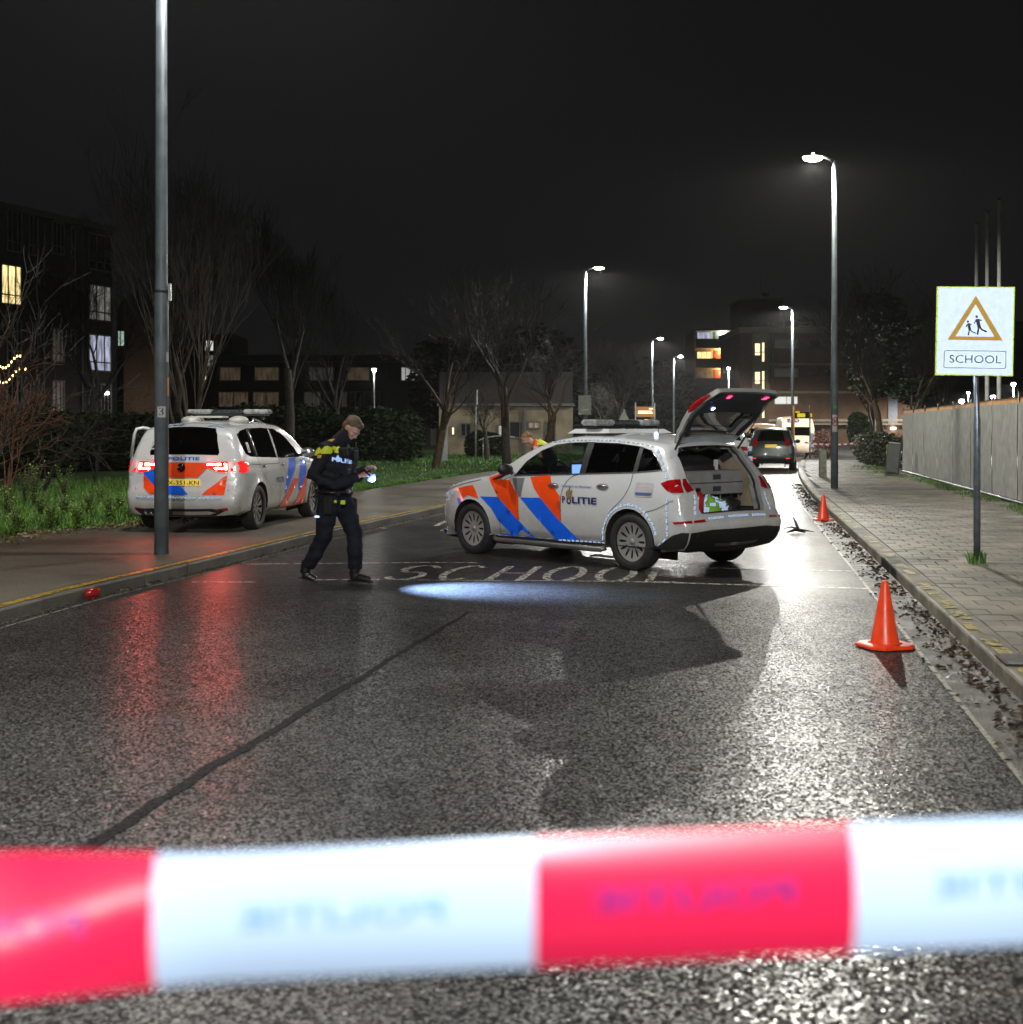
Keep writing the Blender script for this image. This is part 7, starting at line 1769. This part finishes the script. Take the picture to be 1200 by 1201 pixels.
        vs, fs = strip_sheet(c, s_, 0, 1, .012, poly=[(Z(.50), sgn * .92), (Z(.50), sgn * .72), (Z(.455), sgn * .72), (Z(.455), sgn * .92)]); MB().add(vs, fs, True).build('rear_reflector', mat('red_reflector_glow', (0.5, 0.02, 0.03), .2, em=(1, .05, .08), es=.8), t)  # reflector is no lamp; emission imitates the light it returns
    vs, fs = strip_sheet(c, s_, 0, 1, -.006, poly=wr); MB().add(vs, fs, True).build('rear_windscreen', M_gdark, t)
    vs, fs = strip_sheet(c, s_, 0, 1, -.006, poly=ws); MB().add(vs, fs, True).build('windscreen', M_gdark, t)
    vs, fs = strip_sheet(c, s_, 0, 1, .008, poly=[(Z(.48), -.97), (Z(.48), .97), (Z(sil[-1][1] + .03), .97), (Z(sil[-1][1] + .03), -.97)]); MB().add(vs, fs, True).build('bumper_trim', M_blackp, t)
    if plate:
        zc = .93 if kind == 'suv' else .75
        vs, fs = strip_sheet(c, s_, 0, 1, .02, poly=[(Z(zc + .05), -.33), (Z(zc + .05), .33), (Z(zc - .06), .33), (Z(zc - .06), -.33)]); MB().add(vs, fs, True).build('number_plate', mat('orange_yellow_plate', (0.8, 0.5, 0.02), .35, em=(1, .6, .02), es=.35), t)  # emission on the plate replaces its number-plate lighting
    return t, c, s_, Z
M_dgreen = mat('dark_grey_green_paint', (0.035, 0.045, 0.042), .3, .3, coat=.8)
def road_heading(y): return math.atan2(2.0, XR(y + 1) - XR(y - 1))
g = G(912, 552)
suv, c, s_, Z = small_car('dark_suv', 'dark grey-green off-roader parked at the right kerb with an orange-yellow plate', 'car', (g.x + .28, g.y + 2.2, 0), road_heading(g.y) - .02, M_dgreen, 'suv', 'cars parked down the road')
for sgn in (1, -1): MB().tube([(-1.7, sgn * .60, 1.62), (-1.4, sgn * .62, 1.67), (.1, sgn * .62, 1.68), (.3, sgn * .60, 1.62)], .02, 6).build('roof_rail', M_blackp, suv)
for y in (.35, -.3): MB().box((-1.45, y, 1.25), (.08, .3, .16), bev=.04).build('headrest', mat('grey_headrest', (0.25, 0.25, 0.24), .7), suv)
MB().box((0, 0, .8), (3.2, 1.4, .5)).build('cabin_dark', M_under, suv)
M_cream = mat('cream_van_paint', (0.70, 0.46, 0.26), .4, coat=.5, var=.08)
g2 = P(899, 530, 63); sv, *_ = small_car('delivery_van', 'small orange-cream van partly hidden behind the dark off-roader', 'van', (g2.x, 64.5, 0), road_heading(64) + .05, M_cream, 'smallvan', 'cars parked down the road', plate=False)
MB().box((0, 0, .8), (3.2, 1.4, .5)).build('cabin_dark', M_under, sv)
M_wvan = mat('off_white_van_paint', (0.78, 0.62, 0.45), .4, coat=.5, var=.08)
vn, c, s_, Z = small_car('panel_van', 'tall off-white panel van facing the camera with dark roof lettering', 'van', (P(929, 530, 77).x + .3, 77.5, 0), road_heading(70) + PI + .12, M_wvan, 'van', 'cars parked down the road', plate=False)
MB().box((0, 0, .9), (3.6, 1.5, .5)).build('cabin_dark', M_under, vn)
v, fc = text2d('GLS', 1.0, .04)
def frn(y, z): t = t_at(s_, z=z); w = strip_at(s_, t, 1).y; return strip_at(s_, t, y / w, .02)
MB().add([frn(-(x) * .42 - .25 + .0, 2.03 + y * .25) for x, y in v], [f[::-1] for f in fc]).build('roof_lettering', M_navy, vn)
M_wcar = mat('white_car_paint', (0.42, 0.42, 0.40), .35, coat=.8)
wc, *_ = small_car('white_car', 'pale saloon parked across the road behind the raised tailgate', 'car', (P(872, 525, 62).x, 63.5, 0), road_heading(62) + .25, M_wcar, 'saloon', 'cars parked down the road', plate=False)
MB().box((0, 0, .7), (3.0, 1.3, .4)).build('cabin_dark', M_under, wc)
pc, c, s_, Z = small_car('distant_police_car', 'far police car with red and blue stripes glimpsed under the raised tailgate', 'police car', (P(858, 528, 52).x, 53.0, 0), road_heading(52) + .1, M_silver, 'saloon', 'cars parked down the road', plate=False)
MB().box((0, 0, .7), (3.0, 1.3, .4)).build('cabin_dark', M_under, pc)
for sgn in (1, -1):
    patch(c, [(-1.2, .8), (-.8, .8), (-1.1, .4), (-1.5, .4)], sgn, .006, .2).build('red_stripe', M_red, pc)
    patch(c, [(-1.7, .9), (-1.2, .8), (-1.5, .6), (-1.9, .7)], sgn, .007, .2).build('blue_stripe', M_blue, pc)
    vs, fs = strip_sheet(c, s_, 0, 1, .010, poly=[(Z(.9), sgn * .6), (Z(.9), sgn * .1), (Z(.6), sgn * .4), (Z(.6), sgn * .8)]); MB().add(vs, fs, True).build('red_panel', M_red, pc)
MB().ell((-2.1, -.75, .87), (.05, .08, .05), 8, 6).build('pink_rear_lamp', mat('pink_lamp', (1, .1, .3), .3, em=(1, .05, .3), es=3), pc)
# ------------------------------------------------------------------ people
from mathutils.bvhtree import BVHTree
M_skin = mat('skin', (0.42, 0.24, 0.17), .5, var=.08, nscale=14)
M_hair = mat('brown_hair', (0.10, 0.065, 0.035), .55, var=.4, nscale=40, bump=.6, bscale=90)
M_cloth_n = mat('navy_black_uniform', (0.006, 0.007, 0.011), .8, spec=.3, var=.35, nscale=7, bump=.7, bscale=22)
M_trou = mat('navy_trousers', (0.006, 0.008, 0.014), .85, spec=.25, var=.4, nscale=6, bump=1.0, bscale=9)
M_boot = mat('black_boot_leather', (0.010, 0.010, 0.010), .35, bump=.3, bscale=60)
M_hv = mat('hi_vis_yellow', (0.55, 0.62, 0.02), .6, em=None)
M_or = mat('orange_rank_patch', (0.55, 0.25, 0.03), .6)
def hand(mb, W, d, up, curl=.5, side=1, s=1.0):
    """palm, four fingers of different lengths and a thumb; d = direction of the hand, up = back of the hand"""
    d = Vector(d).normalized(); up = (Vector(up) - d * Vector(up).dot(d)).normalized(); q = d.cross(up) * side
    W = Vector(W)
    mb.tube([W - d * .01, W + d * .03, W + d * .085], [.022 * s, .030 * s, .031 * s], 10, flat=.5, up=q)
    for k, (o, L) in enumerate(((-.027, .068), (-.009, .078), (.009, .073), (.026, .058))):
        b = W + d * .082 + q * o; c = curl * (1 + .1 * k)
        p1 = b + (d * math.cos(c * .5) - up * math.sin(c * .5)) * L * .42
        p2 = p1 + (d * math.cos(c * 1.3) - up * math.sin(c * 1.3)) * L * .33
        p3 = p2 + (d * math.cos(c * 2.0) - up * math.sin(c * 2.0)) * L * .26
        mb.tube([b - d * .01, b, p1, p2, p3], [.0095 * s, .0095 * s, .0088 * s, .008 * s, .0065 * s], 7)
    b = W + d * .022 - q * .028; p1 = b + (d * .7 - q * .6 - up * .2).normalized() * .036; p2 = p1 + (d * .85 - q * .1 - up * .5).normalized() * .032
    mb.tube([b - d * .01, b, p1, p2], [.013 * s, .012 * s, .010 * s, .008 * s], 7)
def paint(o, conds, mats_):
    for m in mats_: o.data.materials.append(m)
    for p in o.data.polygons:
        c = p.center
        for k, f in enumerate(conds):
            if f(c): p.material_index = k + 1

OX, OY = (392 - 600) / 113.0, F / 113.0; ORZ = R(-17)
of = thing('person', 'officer in dark uniform with yellow shoulders walking across the road looking down at the hands', 'person', (OX, OY, 0), ORZ)
MH = Matrix.Translation((.195, 0, 1.60)) @ Matrix.Rotation(R(50), 4, 'Y') @ Matrix.Rotation(R(-12), 4, 'Z')
hm = MB()
hm.ell((-.012, 0, .022), (.098, .077, .100), 20, 14, MH); hm.ell((.030, 0, -.048), (.062, .055, .068), 16, 12, MH); hm.ell((.06, 0, -.085), (.028, .03, .024), 10, 8, MH)
hm.tube([MH @ Vector((.086, 0, .022)), MH @ Vector((.108, 0, -.018)), MH @ Vector((.092, 0, -.032))], [.009, .014, .010], 8)
for s_ in (1, -1): hm.ell((-.005, s_ * .078, -.005), (.022, .009, .032), 10, 8, MH); hm.ell((.075, s_ * .028, .028), (.022, .026, .010), 8, 6, MH); hm.ell((.058, s_ * .035, -.02), (.03, .024, .022), 8, 6, MH)
hm.tube([MH @ Vector((-.03, 0, -.03)), (.07, 0, 1.47), (.03, 0, 1.38)], [.055, .056, .07], 12)
hm.ell((.0, 0, 1.22), (.10, .16, .22)); hm.ell((0, 0, .95), (.10, .14, .14))
RA = [(.0, -.19, 1.40), (-.11, -.27, 1.12), (.10, -.21, 1.03), (.305, -.045, 1.115)]
LA = [(.0, .19, 1.40), (.03, .29, 1.13), (.15, .26, 1.10), (.31, .14, 1.185)]
for A in (RA, LA): hm.tube([(A[0][0], A[0][1] * .5, A[0][2] - .02)] + A, [.05, .045, .038, .032, .024], 10)
RL = [(-.02, -.095, .92), (-.07, -.10, .50), (-.285, -.085, .13)]; LL = [(.02, .095, .92), (.19, .085, .49), (.20, .07, .12)]
for A in (RL, LL): hm.tube(A, [.075, .05, .035], 10)
hand(hm, RA[-1], (.75, .35, .15), (.2, -.6, .8), .8, 1); hand(hm, LA[-1], (.8, -.25, .25), (.1, .3, .9), .75, -1)
body = remesh(hm, 'body', M_skin, of, .0075, 3)
# hair, eyes, mouth
hh = MB(); hh.ell((-.028, 0, .050), (.098, .083, .088), 20, 14, MH); hh.ell((-.05, 0, -.005), (.065, .079, .07), 16, 12, MH); hh.ell((.022, .012, .094), (.058, .058, .034), 14, 10, MH); hh.ell((.045, -.02, .092), (.034, .035, .022), 12, 8, MH)
remesh(hh, 'hair', M_hair, of, .009, 3)
for s_ in (1, -1):
    MB().ell((.082, s_ * .031, .004), (.009, .011, .008), 10, 8, MH).build('eye', mat('eye_white', (0.5, 0.48, 0.45), .3), of)
    MB().ell((.088, s_ * .031, .020), (.006, .018, .005), 8, 6, MH).build('eyebrow', M_hair, of)
MB().ell((.088, 0, -.062), (.008, .022, .005), 8, 6, MH).build('mouth', mat('lip', (0.3, 0.12, 0.10), .5), of)
# jacket
jm = MB(); jm.ell((.02, 0, 1.26), (.170, .225, .21), 20, 14); jm.ell((-.01, 0, 1.10), (.172, .215, .20), 20, 14); jm.ell((.03, 0, 1.03), (.172, .205, .11), 20, 12)
jm.tube([(.0, -.17, 1.40), (.03, 0, 1.44), (.0, .17, 1.40)], [.075, .085, .075], 12); jm.tube([(.02, 0, 1.40), (.075, 0, 1.485), (.115, 0, 1.525)], [.105, .088, .078], 14)
jm.box((.12, 0, 1.27), (.16, .30, .27)); jm.box((-.09, 0, 1.27), (.12, .30, .26))
for A in (RA, LA):
    jm.tube([(A[0][0], A[0][1] * .6, A[0][2])] + A[:3] + [Vector(A[2]).lerp(Vector(A[3]), .93)], [.085, .092, .080, .070, .050], 12)
for (x, y, z, r) in ((-.05, -.27, 1.24, .022), (-.12, -.28, 1.17, .02), (-.03, -.28, 1.05, .024), (.04, .31, 1.2, .02), (.0, -.26, 1.33, .02)): jm.ell((x, y * .98, z), (r * 2.4, r * 1.6, r))
jk = remesh(jm, 'jacket', M_cloth_n, of, .011, 3)
yel = lambda c: (c.y < -.10 and 1.345 + .06 * noise.noise(c * 14) < c.z - (c.x) * .15 < 1.405 + .03 * noise.noise(c * 20) and c.x > -.11 and c.x < .12) or (c.y > .2 and 1.35 < c.z < 1.40)
orp = lambda c: (abs(c.x - .01) < .035 and -.17 < c.y < -.09 and c.z > 1.45)
orq = lambda c: (abs(c.x + .03) < .02 and c.y < -.20 and 1.30 < c.z < 1.335)
paint(jk, [yel, orp, orq], [M_hv, M_or, M_or])
gt = MB(); gt.tube([(.05, 0, 1.46), (.10, 0, 1.51), MH @ Vector((.015, 0, -.055)), MH @ Vector((.035, 0, -.028))], [.09, .080, .078, .070], 16); remesh(gt, 'neck_warmer', mat('black_fleece', (0.008, 0.008, 0.010), .95, bump=.6, bscale=60), of, .009, 2)
# trousers
tm = MB(); tm.ell((0, 0, .96), (.135, .172, .13), 18, 12)
tm.tube([RL[0], (-.035, -.10, .72), RL[1], (-.17, -.09, .32), (-.262, -.087, .17)], [.116, .108, .088, .084, .070], 14)
tm.tube([LL[0], (.10, .095, .72), LL[1], (.20, .08, .30), (.20, .07, .15)], [.116, .108, .088, .082, .070], 14)
for p, r in (((-.04, -.17, .66), .04), ((.16, .16, .68), .04), ((-.07, -.10, .44), .05), ((.21, .08, .42), .045), ((-.24, -.09, .20), .052), ((.21, .07, .19), .054)): tm.ell(p, (r * 1.2, r * .9, r * 1.1), 10, 8)
tr_ = remesh(tm, 'trousers', M_trou, of, .012, 3)
def folds(o, amp, f, zf=2.2):
    for v in o.data.vertices:
        c = v.co; k = noise.noise(Vector((c.x * f, c.y * f, c.z * f * zf))) + .5 * noise.noise(Vector((c.x * f * 2 + 7, c.y * f * 2, c.z * f * 3)))
        v.co = c + v.normal * amp * k
folds(tr_, .014, 6); folds(jk, .011, 7, 1.4)
# boots
for nm, A, toe, hl in (('boot', RL[2], Vector((-.175, -.075, .035)), Vector((-.315, -.09, .075))), ('boot', LL[2], Vector((.375, .055, .040)), Vector((.165, .07, .045)))):
    bm_ = MB(); a = Vector(A); bm_.tube([a + Vector((.02, 0, .11)), a, hl.lerp(a, .4)], [.060, .055, .05], 12); bm_.tube([hl, hl.lerp(toe, .5) + Vector((0, 0, .015)), toe], [.042, .047, .036], 12, flat=.95)
    bo_ = remesh(bm_, 'boot', M_boot, of, .009, 2)
    dv = toe - hl; u = Vector((dv.x, dv.y, 0)).normalized(); q = Vector((-u.y, u.x, 0)) * .042
    t_ = toe + u * .022; h_ = hl - u * .030; sl_ = MB()
    lo_t = Vector((0, 0, -.034)); vs = [h_ - q * .8, t_ - q * .6, t_ + q * .6, h_ + q * .8]
    sl_.add([v + lo_t for v in vs] + [v + lo_t + Vector((0, 0, .022)) for v in vs], [(0, 3, 2, 1), (4, 5, 6, 7), (0, 1, 5, 4), (1, 2, 6, 5), (2, 3, 7, 6), (3, 0, 4, 7)]); sl_.build('sole', M_blackp, bo_)
# belt and kit
bl = MB(); bl.tube([(.170 * math.cos(a * PI / 12), .205 * math.sin(a * PI / 12), .95) for a in range(25)], .024, 6, flat=.5); belt = bl.build('belt', M_boot, of)
for (x, y, z, sx, sy, sz, m, nm) in ((.17, -.03, .955, .04, .06, .05, M_chrome, 'buckle'), (.13, .11, .95, .05, .07, .09, M_boot, 'pouch'), (.10, -.14, .95, .05, .06, .08, M_boot, 'pouch'), (-.12, -.14, .95, .06, .07, .10, M_boot, 'pouch'),
                                 (.02, -.205, .82, .09, .05, .2, M_boot, 'holster'), (.15, -.115, .845, .05, .03, .045, M_hv, 'yellow_stun_grip'), (.09, -.165, .855, .03, .03, .03, M_hv, 'yellow_clip'), (.12, .19, .79, .10, .06, .18, M_boot, 'thigh_pouch'), (-.10, -.20, .70, .05, .02, .02, mat('blue_glint', (.3, .4, 1), .3, em=(.4, .6, 1), es=2), 'blue_glint_block')):  # last entry is a small glowing block imitating a blue glint
    MB().box((x, y, z), (sx, sy, sz), bev=min(sx, sy, sz) * .25).build(nm, m, belt if nm in ('buckle', 'pouch') else of)
for (x, y, z, sx, sy, sz) in ((.215, .07, 1.33, .04, .06, .10), (.21, .09, 1.16, .035, .10, .09), (.20, -.09, 1.14, .035, .09, .10)): MB().box((x, y, z), (sx, sy, sz), bev=.01).build('vest_pouch', mat('vest_black', (0.012, 0.013, 0.016), .7), of)
MB().tube([(.215, .07, 1.38), (.215, .07, 1.46)], .006, 5).build('radio_aerial', M_blackp, of)
# retroreflective lettering on the chest, laid on the jacket surface
bpy.context.view_layer.update()
dg = bpy.context.evaluated_depsgraph_get()
bvh = BVHTree.FromPolygons([v.co.copy() for v in jk.data.vertices], [tuple(p.vertices) for p in jk.data.polygons])
v, fc = text2d('POLITIE', 1.0, .05)
mnx, mxx = min(x for x, y in v), max(x for x, y in v); mny, mxy = min(y for x, y in v), max(y for x, y in v)
nd = Vector((.70, -.71, 0)).normalized(); td = Vector((nd.y * -1, nd.x, 0)) ; vs = []
for x, y in v:
    u = ((x - mnx) / (mxx - mnx) - .5) * .23; w = ((y - mny) / (mxy - mny) - .5) * .045
    o = Vector((.075, -.05, 1.275 - u * .16 + w)) + td * u
    h_ = bvh.ray_cast(o + nd * .6, -nd)[0]
    vs.append((h_ if h_ else o + nd * .15) + nd * .006)
M_rtext = retro('retro_lettering', (0.45, 0.62, 1.0), 1.0, rough=.13)
MB().add(vs, fc).build('chest_lettering', M_rtext, of)
pts_ = []
for (du, dw) in ((-.085, .0), (-.06, .03), (-.05, .045), (-.04, .02), (-.02, .0), (-.05, -.03), (-.07, -.02)):
    o = Vector((.075, -.05, 1.285 - du * .16 + dw)) + td * du; h_ = bvh.ray_cast(o + nd * .6, -nd)[0]; pts_.append((h_ if h_ else o + nd * .15) + nd * .008)
MB().add(pts_, [tuple(range(len(pts_)))]).build('chest_emblem', M_rtext, of)
MWo = Matrix.Translation((OX, OY, 0)) @ Matrix.Rotation(ORZ, 4, 'Z')
# torch held in the right hand, pen-like phone in the left
q = MWo @ Vector((.385, -.01, 1.135)); aim = Vector((-.42, 13.02, 0)) - q; aim.normalize()
to = thing('torch', 'small black torch in the officer\'s hand shining a blue-white beam on the road', 'torch', q)
tb = MB(); tb.tube([-aim * .08, aim * .03, aim * .045, aim * .07], [.013, .013, .02, .021], 12); tb.build('barrel', M_blackp, to)
MB().ell(tuple(aim * .066), (.034, .034, .034), 12, 8).build('lens', mat('torch_lens', (.6, .7, 1), .2, em=(.35, .5, 1), es=30), to)  # lens ball oversized to take in the torch's glow
qa, qb = perp(aim); MB().tube([aim * .055 + (qa * math.cos(k * PI / 8) + qb * math.sin(k * PI / 8)) * .040 for k in range(17)], .011, 6).build('halo_ring', mat('blue_halo_glow', (.1, .2, .8), .3, em=(.06, .14, 1.0), es=5), to)  # added glowing ring imitates the blue halo round the torch
L = bpy.data.lights.new('torch_light', 'SPOT'); L.energy = 4000; L.color = (.36, .56, 1.0); L.spot_size = R(58); L.spot_blend = 1.0; L.shadow_soft_size = .02
lo = bpy.data.objects.new('torch_light', L); col.objects.link(lo); lo.parent = to; lo.location = aim * .10; lo.rotation_euler = aim.to_track_quat('-Z', 'Y').to_euler()
p_ = MWo @ Vector((.385, .12, 1.225)); ph_ = thing('pen', 'short dark stylus pointing up from the officer\'s left hand', 'pen', p_); MB().tube([(-.03, 0, .05), (.02, 0, -.03)], .007, 6).build('barrel', M_blackp, ph_); MB().tube([(-.036, 0, .06), (-.03, 0, .05)], [.003, .007], 6).build('tip', M_blackp, ph_)

# second officer bending behind the hatchback
b0 = thing('person', 'officer in an orange and white vest bending forward behind the bonnet of the hatchback', 'person', (.80, 27.2, 0), 0)
bm_ = MB(); MB2 = Matrix.Translation((-.50, 0, 1.40)) @ Matrix.Rotation(R(180), 4, 'Z') @ Matrix.Rotation(R(40), 4, 'Y')
bm_.ell((-.012, 0, .022), (.098, .077, .100), 14, 10, MB2); bm_.ell((.030, 0, -.048), (.062, .055, .068), 12, 8, MB2); bm_.ell((.1, 0, -.015), (.02, .014, .02), 8, 6, MB2)
bm_.tube([MB2 @ Vector((-.03, 0, -.03)), (-.34, 0, 1.30)], [.05, .06], 10); bm_.ell((-.15, 0, 1.15), (.2, .15, .15)); bm_.ell((0, 0, .95), (.10, .14, .12))
for s_ in (1, -1):
    bm_.tube([(-.28, s_ * .17, 1.28), (-.36, s_ * .24, 1.02), (-.55, s_ * .12, .96)], [.045, .036, .024], 8); hand(bm_, (-.55, s_ * .12, .96), (-.8, -.1 * s_, -.2), (0, 0, 1), .6, s_)
    bm_.tube([(0, s_ * .1, .9), (.0, s_ * .11, .48), (.08 * s_, s_ * .11, .08)], [.075, .05, .04], 8); bm_.tube([(.08 * s_ + .03, s_ * .11, .04), (.08 * s_ - .17, s_ * .12, .03)], [.04, .03], 8)
remesh(bm_, 'body', M_skin, b0, .010, 2)
h2 = MB(); h2.ell((-.028, 0, .045), (.100, .085, .092), 14, 10, MB2); h2.ell((-.12, 0, .01), (.035, .03, .06), 8, 6, MB2); remesh(h2, 'hair', mat('fair_hair', (0.20, 0.12, 0.06), .6), b0, .012, 2)
j2 = MB(); j2.tube([(.03, 0, .92), (-.12, 0, 1.14), (-.30, 0, 1.30)], [.165, .185, .14], 14); j2.tube([(-.27, -.17, 1.29), (-.30, 0, 1.31), (-.27, .17, 1.29)], [.07, .08, .07], 10)
for s_ in (1, -1): j2.tube([(-.27, s_ * .17, 1.29), (-.36, s_ * .25, 1.03), (-.50, s_ * .15, .97)], [.075, .062, .048], 10)
jj = remesh(j2, 'jacket', M_cloth_n, b0, .014, 2)
M_vo = mat('vest_orange', (0.7, 0.10, 0.02), .6); M_vw = retro('vest_white_retro', (0.8, .85, 1), .8)
paint(jj, [lambda c: c.y < .1 and -.36 < c.x + (c.z - 1.2) * .3 < -.20 and c.z > 1.0, lambda c: c.y < -.05 and -.33 < c.x + (c.z - 1.2) * .3 < -.23 and 1.02 < c.z < 1.24, lambda c: c.z > 1.27 and c.x > -.27], [M_vo, M_vw, M_hv])
t2 = MB(); t2.ell((0.02, 0, .92), (.14, .17, .13), 14, 10)
for s_ in (1, -1): t2.tube([(0, s_ * .1, .9), (.0, s_ * .11, .48), (.08 * s_, s_ * .11, .14)], [.105, .078, .065], 10)
remesh(t2, 'trousers', M_trou, b0, .014, 2)
for s_ in (1, -1): b3 = MB(); b3.tube([(.08 * s_, s_ * .11, .18), (.08 * s_, s_ * .11, .06)], [.06, .055], 10); b3.tube([(.08 * s_ + .04, s_ * .11, .045), (.08 * s_ - .18, s_ * .12, .04)], [.045, .038], 10); remesh(b3, 'boot', M_boot, b0, .012, 2)

# ------------------------------------------------------------------ foreground barrier tape
M_tr = mat('red_barrier_film', (0.66, 0.012, 0.065), .28, var=.06, nscale=4); M_tw = mat('white_barrier_film', (0.46, 0.60, 0.82), .28, var=.03, nscale=4)
for m in (M_tr, M_tw):
    m.node_tree.nodes['Principled BSDF'].inputs['Coat Weight'].default_value = .6; m.node_tree.nodes['Principled BSDF'].inputs['Coat Roughness'].default_value = .24
bt = thing('barrier_tape', 'red and white barrier tape stretched across the whole foreground, out of focus', 'barrier tape', (0, 0, 0))
K = .85 / F; bounds = [(186 - 600) * K, (627 - 600) * K, (1002 - 600) * K]
xs = [bounds[0] - .215 - .23 * 7]; seg = []
x = bounds[0]; c = 1; edges = []
left = []
xx = bounds[0]
k = 0
while xx > -3.2: nx_ = xx - (.215 if k % 2 == 0 else .235); left.append((nx_, xx, 'r' if k % 2 == 0 else 'w')); xx = nx_; k += 1
mid = [(bounds[0], bounds[1], 'w'), (bounds[1], bounds[2], 'r')]
right = []; xx = bounds[2]; k = 0
while xx < 3.2: nx_ = xx + (.235 if k % 2 == 0 else .215); right.append((xx, nx_, 'w' if k % 2 == 0 else 'r')); xx = nx_; k += 1
def tpt(x, v):
    zc = 1.2845 + (x + .3324) * .0200 + .006 * math.sin(x * 3.1); w = .0830 * (1 - .03 * math.sin(x * 2))
    tilt = R(27) * max(0, min(1, (-.20 - x) / .12)) + R(4) * math.sin(x * 5)
    bul = .010 * (1 - v * v * 4)
    return Vector((x, .85 - bul * math.cos(tilt) - v * w * math.sin(-tilt) * 1.0 + .012 * math.sin(x * 2.3), zc + v * w + bul * .0))
for (a, b, cc) in left + mid + right:
    n = 12; m_ = 12; vs = []
    for i in range(n + 1):
        for j in range(m_ + 1): vs.append(tpt(a + (b - a) * i / n, -.5 + j / m_))
    o = MB().add(vs, [(i * (m_ + 1) + j, (i + 1) * (m_ + 1) + j, (i + 1) * (m_ + 1) + j + 1, i * (m_ + 1) + j + 1) for i in range(n) for j in range(m_)], True).build('red_stretch' if cc == 'r' else 'white_stretch', M_tr if cc == 'r' else M_tw, bt)
    if -.6 < a < .9:
        v, fc = text2d('POLITIE', 1.0, .02, mirror=True)
        hx_ = max(x for x, y in v) - min(x for x, y in v)
        MB().add([tpt((a + b) / 2 + x / hx_ * .13, .03 + y * .24) + Vector((0, -.0015, 0)) for x, y in v], fc).build('print', mat('purple_print', (0.22, 0.02, 0.20), .35) if cc == 'r' else mat('pale_blue_print', (0.20, 0.36, 0.66), .35), o)

# ------------------------------------------------------------------ damp night air
hz_ = MB().box((0, 130, 9.3), (860, 400, 21.4)).build('haze', None); hz_['kind'] = 'stuff'
hm_ = bpy.data.materials.new('damp_air'); hm_.use_nodes = True; nt = hm_.node_tree; nt.nodes.remove(nt.nodes['Principled BSDF'])
pv = nt.nodes.new('ShaderNodeVolumePrincipled'); pv.inputs['Density'].default_value = 0.00022; pv.inputs['Color'].default_value = (.8, .8, .8, 1); pv.inputs['Anisotropy'].default_value = .55
nt.links.new(pv.outputs[0], nt.nodes['Material Output'].inputs['Volume']); hz_.data.materials.append(hm_)
